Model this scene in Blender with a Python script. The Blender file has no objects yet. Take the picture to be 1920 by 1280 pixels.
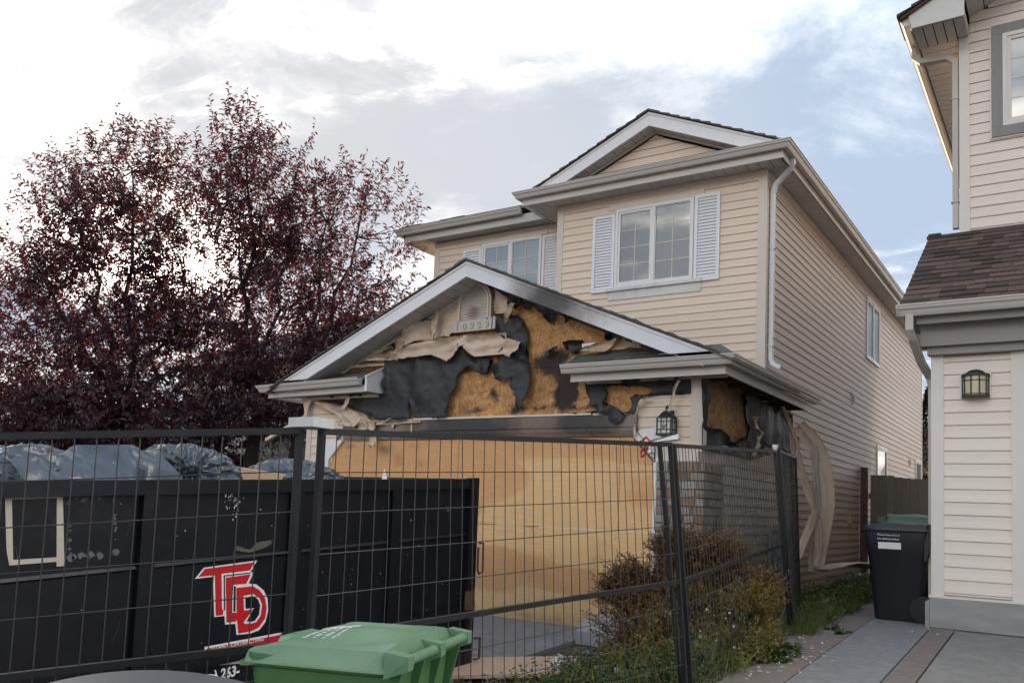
import bpy, bmesh, math, random
import numpy as np
from mathutils import Vector, Matrix, noise as mnoise
from mathutils.geometry import delaunay_2d_cdt, tessellate_polygon
random.seed(7); rng = np.random.default_rng(7)
SC = bpy.context.scene
COL = SC.collection

# ------------------------------------------------------------------ camera, sky, sun, exposure
cam_d = bpy.data.cameras.new('camera'); cam = bpy.data.objects.new('camera', cam_d); COL.objects.link(cam)
cam_d.lens = 30.335; cam_d.sensor_width = 36; cam_d.shift_y = 0.09387
cam_d.clip_start = .05; cam_d.clip_end = 6000
_m = Matrix([[0.837027, 0.012229, 0.547025], [0.545729, -0.090947, -0.833011], [0.039563, 0.995781, -0.082799]]).to_4x4(); _m.translation = Vector((0, 0, 1.4)); cam.matrix_world = _m
SC.camera = cam
SC.view_settings.view_transform = 'Standard'; SC.view_settings.look = 'None'
SC.view_settings.gamma = 1; SC.view_settings.exposure = 2.2
try: SC.view_settings.use_curve_mapping = False
except Exception: pass

SUN = Vector((-.775, .609, .171)).normalized()
SUN_EL = math.asin(SUN.z); SUN_ROT = math.atan2(SUN.x, SUN.y)
W = bpy.data.worlds.new('World'); SC.world = W; W.use_nodes = True
nt = W.node_tree; nt.nodes.clear(); N = nt.nodes; L = nt.links
def nd(t, **k):
    n = N.new(t)
    for a, b in k.items(): setattr(n, a, b)
    return n
def mth(op, a, b=None, c=None, clamp=False):
    n = nd('ShaderNodeMath', operation=op, use_clamp=clamp)
    for i, v in enumerate((a, b, c)):
        if v is None: continue
        if isinstance(v, (int, float)): n.inputs[i].default_value = v
        else: L.new(v, n.inputs[i])
    return n.outputs[0]
sky = nd('ShaderNodeTexSky'); sky.sky_type = 'NISHITA'; sky.sun_disc = False
sky.sun_elevation = SUN_EL; sky.sun_rotation = SUN_ROT; sky.air_density = 1; sky.dust_density = .6; sky.ozone_density = 1.5
geo = nd('ShaderNodeTexCoord'); dirv = geo.outputs['Generated']
def vm(op, a, b=None):
    n = nd('ShaderNodeVectorMath', operation=op)
    for i, v in enumerate((a, b)):
        if v is None: continue
        if isinstance(v, (tuple, Vector)): n.inputs[i].default_value = tuple(v)
        else: L.new(v, n.inputs[i])
    return n
sundot = vm('DOT_PRODUCT', dirv, tuple(SUN)).outputs['Value']
sep = nd('ShaderNodeSeparateXYZ'); L.new(dirv, sep.inputs[0])
# the cloud deck: direction projected on a high layer, so clouds flatten towards the horizon
hz = mth('MAXIMUM', mth('ADD', sep.outputs[2], .16), .03)
cx = mth('DIVIDE', sep.outputs[0], hz); cy = mth('DIVIDE', sep.outputs[1], hz)
comb = nd('ShaderNodeCombineXYZ'); L.new(cx, comb.inputs[0]); L.new(cy, comb.inputs[1]); comb.inputs[2].default_value = 3.7
def fbm(vec, scale, detail, rough, dist=0., off=(0, 0, 0), sc=(1, 1, 1), rot=0):
    mp = nd('ShaderNodeMapping'); L.new(vec, mp.inputs[0]); mp.inputs[1].default_value = off; mp.inputs[3].default_value = sc; mp.inputs[2].default_value = (0, 0, rot)
    n = nd('ShaderNodeTexNoise'); L.new(mp.outputs[0], n.inputs['Vector']); n.inputs['Scale'].default_value = scale
    n.inputs['Detail'].default_value = detail; n.inputs['Roughness'].default_value = rough; n.inputs['Distortion'].default_value = dist
    return n.outputs['Fac']
def ramp(v, a, b, c=0., d=1., smooth=True):
    n = nd('ShaderNodeMapRange', interpolation_type='SMOOTHSTEP' if smooth else 'LINEAR')
    L.new(v, n.inputs[0]); n.inputs[1].default_value = a; n.inputs[2].default_value = b; n.inputs[3].default_value = c; n.inputs[4].default_value = d
    return n.outputs[0]
near = ramp(sundot, .70, .98)                         # cloud bank thickens towards the low sun
big = fbm(comb.outputs[0], .52, 9, .56, .2, (18.1, 23.9, 0))
small = fbm(comb.outputs[0], 1.7, 9, .60, .5, (7.1, 1.4, 0), (1, 1.5, 1), .5)
dens = mth('ADD', mth('ADD', mth('MULTIPLY', big, .56), mth('MULTIPLY', small, .44)), mth('MULTIPLY', near, .02))
white = mth('POWER', ramp(dens, .482, .675), 2.6)
wisp = mth('MULTIPLY', ramp(fbm(comb.outputs[0], 1.25, 9, .62, .35, (3.3, 9.1, 2), (1, 1.25, 1), .9), .43, .63), .055)
white = mth('MAXIMUM', white, wisp)                          # bright broken cumulus
veil = ramp(fbm(comb.outputs[0], .5, 5, .5, 0, (4.2, 8.8, 0)), .30, .62)
veil = mth('MULTIPLY', mth('ADD', mth('MULTIPLY', veil, .7), .45), ramp(sundot, .74, .985, .03, .85), clamp=True)
skyc = nd('ShaderNodeMix', data_type='RGBA'); skyc.inputs[0].default_value = 1.0
# blue of the clear air: the sky texture softened by high haze
mixa = nd('ShaderNodeMix', data_type='RGBA'); L.new(mth('MULTIPLY', veil, .95), mixa.inputs[0]); 
lift = nd('ShaderNodeMix', data_type='RGBA', blend_type='ADD'); lift.inputs[0].default_value = 1; L.new(vm('MINIMUM', vm('MULTIPLY', sky.outputs[0], (.42, .40, .38)).outputs[0], (.62, .64, .68)).outputs[0], lift.inputs[6]); lift.inputs[7].default_value = (.47, .73, 1.08, 1)
L.new(lift.outputs[2], mixa.inputs[6]); mixa.inputs[7].default_value = (1.62, 1.62, 1.66, 1)
mixb = nd('ShaderNodeMix', data_type='RGBA'); L.new(white, mixb.inputs[0]); L.new(mixa.outputs[2], mixb.inputs[6])
bright = ramp(sundot, -.2, .95, 28.0, 28.0)
cc = nd('ShaderNodeCombineColor'); L.new(bright, cc.inputs[0]); L.new(mth('MULTIPLY', bright, .905), cc.inputs[1]); L.new(mth('MULTIPLY', bright, .80), cc.inputs[2])
L.new(cc.outputs[0], mixb.inputs[7])
bg = nd('ShaderNodeBackground'); L.new(mixb.outputs[2], bg.inputs[0]); bg.inputs[1].default_value = .10
out = nd('ShaderNodeOutputWorld'); L.new(bg.outputs[0], out.inputs[0])
sun_d = bpy.data.lights.new('sun', 'SUN'); sun_d.energy = 3.2; sun_d.angle = math.radians(.5); sun_d.color = (1, .80, .56)
sun = bpy.data.objects.new('sun', sun_d); COL.objects.link(sun); sun.rotation_euler = (-SUN).to_track_quat('-Z', 'Y').to_euler()

# ------------------------------------------------------------------ helpers
WORLD = {}
class MB:
    def __init__(s): s.v = []; s.f = []; s.m = []
    def add(s, vs, fs, mi=0):
        b = len(s.v); s.v += [tuple(map(float, p)) for p in vs]
        for f in fs: s.f.append([b + i for i in f]); s.m.append(mi)
        return s
    def box(s, x0, x1, y0, y1, z0, z1, mi=0):
        return s.hexa([(x0, y0, z0), (x1, y0, z0), (x1, y1, z0), (x0, y1, z0), (x0, y0, z1), (x1, y0, z1), (x1, y1, z1), (x0, y1, z1)], mi)
    def hexa(s, c, mi=0):
        return s.add(c, [(0, 3, 2, 1), (4, 5, 6, 7), (0, 1, 5, 4), (1, 2, 6, 5), (2, 3, 7, 6), (3, 0, 4, 7)], mi)
    def prism(s, pts, fn, a, b, mi=0):
        """pts: 2-D outline, fn(p, q, h) -> 3-D, extruded from h=a to h=b"""
        n = len(pts)
        vs = [fn(p[0], p[1], a) for p in pts] + [fn(p[0], p[1], b) for p in pts]
        tris = tessellate_polygon([[Vector((p[0], p[1], 0)) for p in pts]])
        fs = [tuple(t) for t in tris] + [tuple(n + i for i in reversed(t)) for t in tris]
        fs += [(i, n + i, n + (i + 1) % n, (i + 1) % n) for i in range(n)]
        return s.add(vs, fs, mi)
    def tube(s, path, r, n=8, cap=True, sq=False, mi=0):
        path = [Vector(p) for p in path]; rr = r if isinstance(r, (list, tuple)) else [r] * len(path)
        vs = []; up = None
        for i, p in enumerate(path):
            d = (path[min(i + 1, len(path) - 1)] - path[max(i - 1, 0)]).normalized()
            if up is None:
                up = Vector((0, 0, 1)) if abs(d.z) < .9 else Vector((0, 1, 0))
            x = d.cross(up)
            if x.length < 1e-4: x = d.cross(Vector((1, 0, 0)))
            x.normalize(); y = x.cross(d).normalized(); up = y
            for k in range(n):
                a = 2 * math.pi * (k + (.5 if n == 4 else 0)) / n
                vs.append(p + x * math.cos(a) * rr[i] + y * math.sin(a) * rr[i])
        fs = []
        for i in range(len(path) - 1):
            for k in range(n):
                a = i * n + k; b = i * n + (k + 1) % n
                fs.append((a, b, b + n, a + n))
        if cap: fs += [tuple(reversed(range(n))), tuple(range(len(vs) - n, len(vs)))]
        return s.add(vs, fs, mi)
    def rect_tube(s, path, w, h, side, mi=0):
        """rectangular duct swept on a path; side = width direction"""
        path = [Vector(p) for p in path]; side = Vector(side).normalized(); vs = []
        for i, p in enumerate(path):
            a = (path[i] - path[i - 1]).normalized() if i else None
            b = (path[i + 1] - path[i]).normalized() if i < len(path) - 1 else None
            d = ((a or b) + (b or a)).normalized(); sc = 1
            if a and b: sc = 1 / max(.5, d.dot(a))
            n = side.cross(d).normalized()
            for q, e in ((-1, -1), (1, -1), (1, 1), (-1, 1)): vs.append(p + side * q * w / 2 + n * e * h / 2 * sc)
        fs = []
        for i in range(len(path) - 1):
            for k in range(4):
                a = i * 4 + k; b = i * 4 + (k + 1) % 4; fs.append((a, b, b + 4, a + 4))
        fs += [(3, 2, 1, 0), tuple(range(len(vs) - 4, len(vs)))]
        return s.add(vs, fs, mi)
    def sweep(s, prof, path, mi=0, closed_prof=True):
        """prof: (out, up) points; path: 3-D points lying roughly level, out = right-hand side of travel; mitred"""
        path = [Vector(p) for p in path]; vs = []; n = len(prof)
        for i, p in enumerate(path):
            a = (path[i] - path[i - 1]) if i else None; b = (path[i + 1] - path[i]) if i < len(path) - 1 else None
            def rt(d): return Vector((d.y, -d.x, 0)).normalized()
            if a and b:
                o = (rt(a) + rt(b)).normalized(); sc = 1 / max(.3, o.dot(rt(a)))
            else: o = rt(a or b); sc = 1
            for u, w in prof: vs.append(p + o * u * sc + Vector((0, 0, w)))
        fs = []
        for i in range(len(path) - 1):
            for k in range(n if closed_prof else n - 1):
                a = i * n + k; b = i * n + (k + 1) % n; fs.append((a, a + n, b + n, b))
        if closed_prof:
            fs += [tuple(range(n)), tuple(reversed(range(len(vs) - n, len(vs))))]
        return s.add(vs, fs, mi)
def link(o, parent, label=None):
    COL.objects.link(o)
    if parent is not None: o.parent = parent
    if label: o['label'] = label
    return o
def wpos(parent):
    return WORLD.get(parent.name, Vector((0, 0, 0))) if parent is not None else Vector((0, 0, 0))
def emit(name, mb, mat, parent=None, smooth=False, label=None, loc=None, auto=None):
    """one mesh object from a builder in world coordinates; loc moves its origin there"""
    me = bpy.data.meshes.new(name); pw = wpos(parent); o_w = Vector(loc) if loc is not None else pw
    v = np.array(mb.v, float).reshape(-1, 3) - np.array(o_w)
    me.from_pydata(v.tolist(), [], mb.f)
    mats = mat if isinstance(mat, (list, tuple)) else [mat]
    for m in mats: me.materials.append(m)
    if len(mats) > 1: me.polygons.foreach_set('material_index', mb.m)
    bm = bmesh.new(); bm.from_mesh(me); bmesh.ops.recalc_face_normals(bm, faces=bm.faces); bm.to_mesh(me); bm.free()
    if smooth:
        me.polygons.foreach_set('use_smooth', [True] * len(me.polygons))
        if auto is not None:
            try: me.set_sharp_from_angle(angle=math.radians(auto))
            except Exception: pass
    me.update()
    o = bpy.data.objects.new(name, me); link(o, parent, label); o.location = o_w - pw; WORLD[o.name] = o_w
    return o
def thing(name, label, cat, loc, group=None):
    o = bpy.data.objects.new(name, None); COL.objects.link(o); o.location = loc; o['label'] = label; o['category'] = cat
    if group: o['group'] = group
    o.empty_display_size = .2; WORLD[o.name] = Vector(loc); return o
def tag(o, label, cat, group=None):
    o['label'] = label; o['category'] = cat
    if group: o['group'] = group
    return o
def clone(src, parent, loc_world, scale=None, rot=None, name=None):
    c = bpy.data.objects.new(name or src.name.split('.')[0], src.data); COL.objects.link(c); c.parent = parent
    c.location = Vector(loc_world) - wpos(parent)
    if scale: c.scale = scale
    if rot: c.rotation_euler = rot
    WORLD[c.name] = Vector(loc_world); return c
def sstep(a, b, x):
    t = min(1, max(0, (x - a) / (b - a))); return t * t * (3 - 2 * t)
def fb(x, y, z=0., o=4):
    v = 0; a = .5
    for i in range(o): v += a * mnoise.noise(Vector((x, y, z))); x *= 2.03; y *= 2.03; z += 3.1; a *= .5
    return v

# ------------------------------------------------------------------ materials
MAT = {}
def mat(name, col, rough=.6, var=.08, scale=6., bump=.0, bscale=60., metal=0., spec=.5, objvar=0., stretch=(1, 1, 1), dirt=0., dirtcol=(.1, .08, .06), trans=0., sheen=0., coat=0.):
    m = bpy.data.materials.new(name); m.use_nodes = True; t = m.node_tree; n = t.nodes; l = t.links
    b = n['Principled BSDF']; b.inputs['Roughness'].default_value = rough; b.inputs['Metallic'].default_value = metal
    b.inputs['Specular IOR Level'].default_value = spec
    if coat: b.inputs['Coat Weight'].default_value = coat
    tc = n.new('ShaderNodeTexCoord'); mp = n.new('ShaderNodeMapping'); l.new(tc.outputs['Object'], mp.inputs[0]); mp.inputs[3].default_value = stretch
    no = n.new('ShaderNodeTexNoise'); l.new(mp.outputs[0], no.inputs['Vector']); no.inputs['Scale'].default_value = scale; no.inputs['Detail'].default_value = 6; no.inputs['Roughness'].default_value = .6
    hsv = n.new('ShaderNodeHueSaturation'); hsv.inputs['Color'].default_value = (*col, 1)
    mr = n.new('ShaderNodeMapRange'); l.new(no.outputs[0], mr.inputs[0]); mr.inputs[1].default_value = .25; mr.inputs[2].default_value = .75; mr.inputs[3].default_value = 1 - var; mr.inputs[4].default_value = 1 + var
    last = mr.outputs[0]
    if objvar:
        oi = n.new('ShaderNodeObjectInfo'); m2 = n.new('ShaderNodeMapRange'); l.new(oi.outputs['Random'], m2.inputs[0]); m2.inputs[3].default_value = 1 - objvar; m2.inputs[4].default_value = 1 + objvar
        mm = n.new('ShaderNodeMath'); mm.operation = 'MULTIPLY'; l.new(last, mm.inputs[0]); l.new(m2.outputs[0], mm.inputs[1]); last = mm.outputs[0]
    l.new(last, hsv.inputs['Value']); cur = hsv.outputs[0]
    if dirt:
        n2 = n.new('ShaderNodeTexNoise'); l.new(mp.outputs[0], n2.inputs['Vector']); n2.inputs['Scale'].default_value = scale * .37; n2.inputs['Detail'].default_value = 9; n2.inputs['Roughness'].default_value = .72
        r2 = n.new('ShaderNodeMapRange'); l.new(n2.outputs[0], r2.inputs[0]); r2.inputs[1].default_value = .48; r2.inputs[2].default_value = .72; r2.inputs[4].default_value = dirt
        mx = n.new('ShaderNodeMix'); mx.data_type = 'RGBA'; l.new(r2.outputs[0], mx.inputs[0]); l.new(cur, mx.inputs[6]); mx.inputs[7].default_value = (*dirtcol, 1); cur = mx.outputs[2]
    l.new(cur, b.inputs['Base Color'])
    if bump:
        nb = n.new('ShaderNodeTexNoise'); l.new(mp.outputs[0], nb.inputs['Vector']); nb.inputs['Scale'].default_value = bscale; nb.inputs['Detail'].default_value = 5
        bp = n.new('ShaderNodeBump'); bp.inputs['Strength'].default_value = 1; bp.inputs['Distance'].default_value = bump; l.new(nb.outputs[0], bp.inputs['Height']); l.new(bp.outputs[0], b.inputs['Normal'])
    MAT[name] = m; m['cur'] = 0
    return m
def add_char(m, ccol=(.012, .011, .010), breakup=.55, scale=9.):
    """burn marks: the 'char' point attribute, broken up by noise, darkens the base colour"""
    t = m.node_tree; n = t.nodes; l = t.links; b = n['Principled BSDF']; src = b.inputs['Base Color'].links[0].from_socket
    at = n.new('ShaderNodeAttribute'); at.attribute_name = 'char'; no = n.new('ShaderNodeTexNoise'); tc = n.new('ShaderNodeTexCoord')
    l.new(tc.outputs['Object'], no.inputs['Vector']); no.inputs['Scale'].default_value = scale; no.inputs['Detail'].default_value = 9; no.inputs['Roughness'].default_value = .72; no.inputs['Distortion'].default_value = .6
    a = n.new('ShaderNodeMath'); a.operation = 'MULTIPLY_ADD'; l.new(no.outputs[0], a.inputs[0]); a.inputs[1].default_value = breakup * 2; a.inputs[2].default_value = -breakup
    s = n.new('ShaderNodeMath'); s.operation = 'ADD'; l.new(at.outputs['Fac'], s.inputs[0]); l.new(a.outputs[0], s.inputs[1])
    r = n.new('ShaderNodeMapRange'); r.interpolation_type = 'SMOOTHSTEP'; l.new(s.outputs[0], r.inputs[0]); r.inputs[1].default_value = .28; r.inputs[2].default_value = .78; r.inputs[4].default_value = .96
    r1 = n.new('ShaderNodeMapRange'); r1.interpolation_type = 'SMOOTHSTEP'; l.new(s.outputs[0], r1.inputs[0]); r1.inputs[1].default_value = .05; r1.inputs[2].default_value = .45; r1.inputs[4].default_value = .55
    m1 = n.new('ShaderNodeMix'); m1.data_type = 'RGBA'; l.new(r1.outputs[0], m1.inputs[0]); l.new(src, m1.inputs[6]); m1.inputs[7].default_value = (.16, .075, .03, 1)
    mx = n.new('ShaderNodeMix'); mx.data_type = 'RGBA'; l.new(r.outputs[0], mx.inputs[0]); l.new(m1.outputs[2], mx.inputs[6]); mx.inputs[7].default_value = (*ccol, 1)
    l.new(mx.outputs[2], b.inputs['Base Color'])
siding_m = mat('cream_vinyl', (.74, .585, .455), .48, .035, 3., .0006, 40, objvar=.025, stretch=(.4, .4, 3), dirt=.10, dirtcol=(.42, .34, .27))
siding_side = mat('shaded_vinyl', (.53, .43, .36), .5, .04, 2.5, .0006, 40, objvar=.04, stretch=(.4, .25, 3), dirt=.16, dirtcol=(.33, .26, .21))  # same cream vinyl, with the side wall's shade put into a darker colour
siding_n = mat('ivory_vinyl', (.77, .665, .57), .45, .03, 3., .0006, 40, objvar=.02, stretch=(.4, .4, 3), dirt=.07, dirtcol=(.5, .42, .35))
siding_far = mat('tan_vinyl', (.50, .40, .30), .6, .05, 2, objvar=.04)
melt_m = mat('melted_vinyl', (.64, .50, .375), .42, .10, 5, .006, 14, stretch=(1, 1, 2.2), dirt=.35, dirtcol=(.34, .22, .13)); MELT = [melt_m]
trim_m = mat('beige_trim', (.64, .545, .465), .45, .04, 4, .0004, 50, dirt=.08, dirtcol=(.4, .32, .25))
white_m = mat('white_trim', (.77, .745, .745), .42, .03, 5, .0004, 50, dirt=.10, dirtcol=(.5, .48, .46))
gutter_m = mat('gutter_metal', (.55, .50, .455), .38, .05, 5, .0004, 30, spec=.5, dirt=.12, dirtcol=(.3, .26, .22), stretch=(.5, .5, 2))
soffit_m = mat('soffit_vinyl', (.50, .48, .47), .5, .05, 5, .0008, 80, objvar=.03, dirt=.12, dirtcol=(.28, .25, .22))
soot_m = mat('sooted_fascia', (.70, .69, .71), .45, .04, 5, .0004, 50, dirt=.12, dirtcol=(.42, .39, .37)); add_char(soot_m, (.05, .045, .045), .25, 5)
header_m = mat('scorched_header', (.20, .165, .14), .42, .15, 6, .0015, 30, dirt=.3, dirtcol=(.3, .27, .24)); add_char(header_m, (.012, .011, .011), .35, 7)
tar_m = mat('tar_paper', (.021, .021, .023), .5, .25, 7, .016, 7, spec=.45, dirt=.25, dirtcol=(.06, .06, .062))
shingle_m = mat('grey_shingle', (.105, .098, .09), .9, .25, 30, .003, 150, objvar=.3, dirt=.2, dirtcol=(.06, .055, .05))
nshingle_m = mat('brown_shingle', (.085, .052, .040), .9, .28, 28, .003, 160, objvar=.55)
window_white = mat('window_frame_white', (.72, .70, .67), .38, .02, 6)
muntin_m = mat('muntin_cream', (.66, .60, .47), .4, .02)
shutter_m = mat('shutter_white', (.75, .735, .75), .42, .03, 5, dirt=.05, dirtcol=(.5, .5, .5))
grey_casing = mat('weathered_grey_wood', (.26, .245, .235), .7, .14, 5, .0015, 60, stretch=(4, 4, .7))
taupe_m = mat('taupe_beam', (.30, .265, .235), .6, .06, 4, .0006, 60, stretch=(.4, 1, 3), dirt=.12, dirtcol=(.2, .17, .15))
conc_m = mat('concrete', (.30, .295, .285), .85, .12, 5, .002, 60, dirt=.35, dirtcol=(.16, .15, .14))
stamp_m = mat('stamped_concrete', (.195, .19, .185), .8, .30, 11, .014, 7, dirt=.6, dirtcol=(.15, .15, .155), stretch=(1, 2.2, 1))
red_conc_m = mat('reddish_concrete', (.185, .145, .125), .85, .28, 12, .006, 40, dirt=.35, dirtcol=(.13, .11, .10))
drive_m = mat('grey_driveway', (.185, .185, .195), .8, .26, 7, .004, 50, dirt=.5, dirtcol=(.33, .33, .34), stretch=(1, 2, 1))
ndrive_m = mat('neighbour_driveway_concrete', (.215, .20, .18), .88, .24, 9, .004, 60, dirt=.55, dirtcol=(.17, .155, .14))
found_m = mat('parged_foundation', (.31, .295, .285), .85, .20, 5, .002, 50, stretch=(.5, 1, 2.5), dirt=.3, dirtcol=(.2, .19, .19))
soil_m = mat('soil', (.085, .062, .045), .95, .3, 9, .02, 14)
black_m = mat('black_powder_coat', (.011, .0115, .0125), .42, .15, 9, .0005, 80, spec=.35, dirt=.2, dirtcol=(.06, .055, .05))
bin_steel = mat('black_dumpster_paint', (.0075, .0085, .0125), .33, .35, 3, .010, 2.6, dirt=.30, dirtcol=(.024, .022, .022), spec=.32)
rust_m = mat('rusty_steel', (.09, .045, .028), .8, .3, 20, .002, 80, dirt=.5, dirtcol=(.03, .02, .016))
wire_m = mat('fence_wire', (.035, .032, .030), .45, .2, 20, dirt=.35, dirtcol=(.10, .07, .05))
galv_m = mat('galvanised_steel', (.5, .5, .5), .35, .1, 20, metal=.8)
bag_m = mat('garbage_bag_film', (.038, .050, .068), .30, .2, 4, .02, 7, spec=.8, stretch=(1, 1, 1))
card_m = mat('cardboard', (.40, .27, .17), .8, .08, 6)
green_m = mat('green_cart_plastic', (.060, .155, .050), .42, .05, 5, .0006, 120, dirt=.15, dirtcol=(.20, .28, .19))
greenlid_m = mat('green_lid_plastic', (.125, .235, .125), .40, .08, 5, .0012, 60, dirt=.35, dirtcol=(.25, .34, .26))
dgrey_m = mat('charcoal_cart_plastic', (.075, .075, .082), .5, .06, 6, .0006, 120, dirt=.2, dirtcol=(.13, .12, .12))
blackbin_m = mat('black_cart_plastic', (.009, .009, .013), .45, .1, 6, .0006, 120, dirt=.15, dirtcol=(.03, .03, .035))
red_m = mat('red_vinyl_decal', (.50, .012, .018), .35, .05, 6, dirt=.1, dirtcol=(.3, .02, .02))
decal_white = mat('white_decal', (.72, .72, .72), .4, .03)
gold_m = mat('brass_digit', (.50, .40, .20), .4, .1, metal=.3)
tape_m = mat('masking_tape', (.50, .45, .36), .7, .1, 8, dirt=.4, dirtcol=(.33, .29, .23))
faded_m = mat('tape_residue', (.10, .105, .11), .7, .4, 14)
iron_m = mat('lantern_iron', (.022, .021, .022), .5, .2, 20, dirt=.2, dirtcol=(.08, .07, .06))
frost_m = mat('frosted_glass', (.62, .66, .60), .35, .05, 8)
amber_m = mat('amber_glass', (.58, .50, .30), .3, .08, 8)
cedar_m = mat('grey_fence_board', (.19, .17, .135), .85, .25, 5, .003, 30, objvar=.14, stretch=(6, 6, .8))
post_m = mat('brown_fence_post', (.12, .065, .045), .8, .15, 8, .001, 40)
bark_m = mat('dark_bark', (.045, .036, .032), .9, .25, 12, .01, 30, stretch=(3, 3, .7))
pipe_m = mat('grey_gas_pipe', (.16, .165, .17), .5, .1)
rustvent_m = mat('rust_stained_vent', (.80, .74, .68), .5, .06, 6); 
raw_wood = mat('raw_soffit_wood', (.075, .038, .022), .8, .25, 6, .002, 40, stretch=(.5, 3, 3))
lattice_m = mat('white_lattice', (.62, .60, .57), .6, .05)
brickr_m = mat('far_brick', (.22, .10, .07), .85, .2, 9)
roof_far = mat('far_roof_shingle', (.115, .11, .105), .9, .25, 9, .01, 30)
litter_m = mat('litter_scrap', (.6, .6, .6), .6, .1)
def osb(name, c1, c2, c3, str_=(1, 1, 1)):
    m = bpy.data.materials.new(name); m.use_nodes = True; t = m.node_tree; n = t.nodes; l = t.links; b = n['Principled BSDF']; b.inputs['Roughness'].default_value = .75
    tc = n.new('ShaderNodeTexCoord'); prev = None; hs = []
    for k, (ang, sc) in enumerate(((.3, (9, 9, 42)), (-.9, (10, 10, 38)), (1.5, (12, 12, 46)))):
        mp = n.new('ShaderNodeMapping'); l.new(tc.outputs['Object'], mp.inputs[0]); mp.inputs[2].default_value = (0, ang, 0)
        mp2 = n.new('ShaderNodeMapping'); l.new(mp.outputs[0], mp2.inputs[0]); mp2.inputs[3].default_value = sc
        vo = n.new('ShaderNodeTexVoronoi'); l.new(mp2.outputs[0], vo.inputs['Vector']); vo.inputs['Scale'].default_value = 1.
        hs.append(vo.outputs['Color'])
    sx = [n.new('ShaderNodeSeparateColor') for _ in hs]
    for a, h in zip(sx, hs): l.new(h, a.inputs[0])
    a1 = n.new('ShaderNodeMath'); a1.operation = 'ADD'; l.new(sx[0].outputs[0], a1.inputs[0]); l.new(sx[1].outputs[1], a1.inputs[1])
    a2 = n.new('ShaderNodeMath'); a2.operation = 'ADD'; l.new(a1.outputs[0], a2.inputs[0]); l.new(sx[2].outputs[2], a2.inputs[1])
    cr = n.new('ShaderNodeValToRGB'); mr = n.new('ShaderNodeMath'); mr.operation = 'DIVIDE'; l.new(a2.outputs[0], mr.inputs[0]); mr.inputs[1].default_value = 3; l.new(mr.outputs[0], cr.inputs[0])
    e = cr.color_ramp.elements; e[0].position = .15; e[0].color = (*c1, 1); e[1].position = .85; e[1].color = (*c3, 1); q = e.new(.5); q.color = (*c2, 1)
    no = n.new('ShaderNodeTexNoise'); l.new(tc.outputs['Object'], no.inputs['Vector']); no.inputs['Scale'].default_value = 2.2; no.inputs['Detail'].default_value = 6
    r = n.new('ShaderNodeMapRange'); l.new(no.outputs[0], r.inputs[0]); r.inputs[1].default_value = .3; r.inputs[2].default_value = .7; r.inputs[3].default_value = .75; r.inputs[4].default_value = 1.2
    h = n.new('ShaderNodeHueSaturation'); l.new(cr.outputs[0], h.inputs['Color']); l.new(r.outputs[0], h.inputs['Value']); l.new(h.outputs[0], b.inputs['Base Color'])
    bp = n.new('ShaderNodeBump'); bp.inputs['Distance'].default_value = .0015; l.new(mr.outputs[0], bp.inputs['Height']); l.new(bp.outputs[0], b.inputs['Normal'])
    return m
add_char(melt_m, (.05, .032, .022), .25, 16.)
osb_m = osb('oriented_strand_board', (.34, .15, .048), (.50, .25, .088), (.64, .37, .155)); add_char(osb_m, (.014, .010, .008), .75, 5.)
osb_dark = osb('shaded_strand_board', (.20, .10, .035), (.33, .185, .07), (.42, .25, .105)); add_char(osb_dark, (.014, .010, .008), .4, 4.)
def plywood():
    m = bpy.data.materials.new('plywood_hoarding'); m.use_nodes = True; t = m.node_tree; n = t.nodes; l = t.links; b = n['Principled BSDF']; b.inputs['Roughness'].default_value = .62
    tc = n.new('ShaderNodeTexCoord')
    def noise(sc, s, d, dist=0.):
        mp = n.new('ShaderNodeMapping'); l.new(tc.outputs['Object'], mp.inputs[0]); mp.inputs[3].default_value = sc
        o = n.new('ShaderNodeTexNoise'); l.new(mp.outputs[0], o.inputs['Vector']); o.inputs['Scale'].default_value = s; o.inputs['Detail'].default_value = d; o.inputs['Distortion'].default_value = dist
        return o.outputs[0]
    veneer = noise((.35, 1, 1.5), 1.35, 2.5, .35)       # broad sapwood / heartwood bands of the face veneer
    grain = noise((1.2, 6, 26), 3., 6, 1.2); fine = noise((3, 10, 80), 4., 4)
    va = n.new('ShaderNodeAttribute'); va.attribute_name = 'heart'; vs_ = n.new('ShaderNodeMath'); vs_.operation = 'MULTIPLY_ADD'; l.new(veneer, vs_.inputs[0]); vs_.inputs[1].default_value = .9; l.new(va.outputs['Fac'], vs_.inputs[2])
    cr = n.new('ShaderNodeValToRGB'); l.new(vs_.outputs[0], cr.inputs[0]); e = cr.color_ramp.elements
    e[0].position = .40; e[0].color = (.76, .47, .215, 1); e[1].position = .75; e[1].color = (.64, .335, .14, 1); q = e.new(.50); q.color = (.73, .435, .19, 1); q = e.new(.525); q.color = (.68, .37, .155, 1)
    mr = n.new('ShaderNodeMapRange'); l.new(grain, mr.inputs[0]); mr.inputs[1].default_value = .3; mr.inputs[2].default_value = .7; mr.inputs[3].default_value = .86; mr.inputs[4].default_value = 1.10
    m2 = n.new('ShaderNodeMapRange'); l.new(fine, m2.inputs[0]); m2.inputs[1].default_value = .3; m2.inputs[2].default_value = .7; m2.inputs[3].default_value = .93; m2.inputs[4].default_value = 1.06
    mm = n.new('ShaderNodeMath'); mm.operation = 'MULTIPLY'; l.new(mr.outputs[0], mm.inputs[0]); l.new(m2.outputs[0], mm.inputs[1])
    h = n.new('ShaderNodeHueSaturation'); l.new(cr.outputs[0], h.inputs['Color']); l.new(mm.outputs[0], h.inputs['Value']); l.new(h.outputs[0], b.inputs['Base Color'])
    return m
ply_m = plywood(); add_char(ply_m, (.05, .03, .018), .35, 5.)
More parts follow.
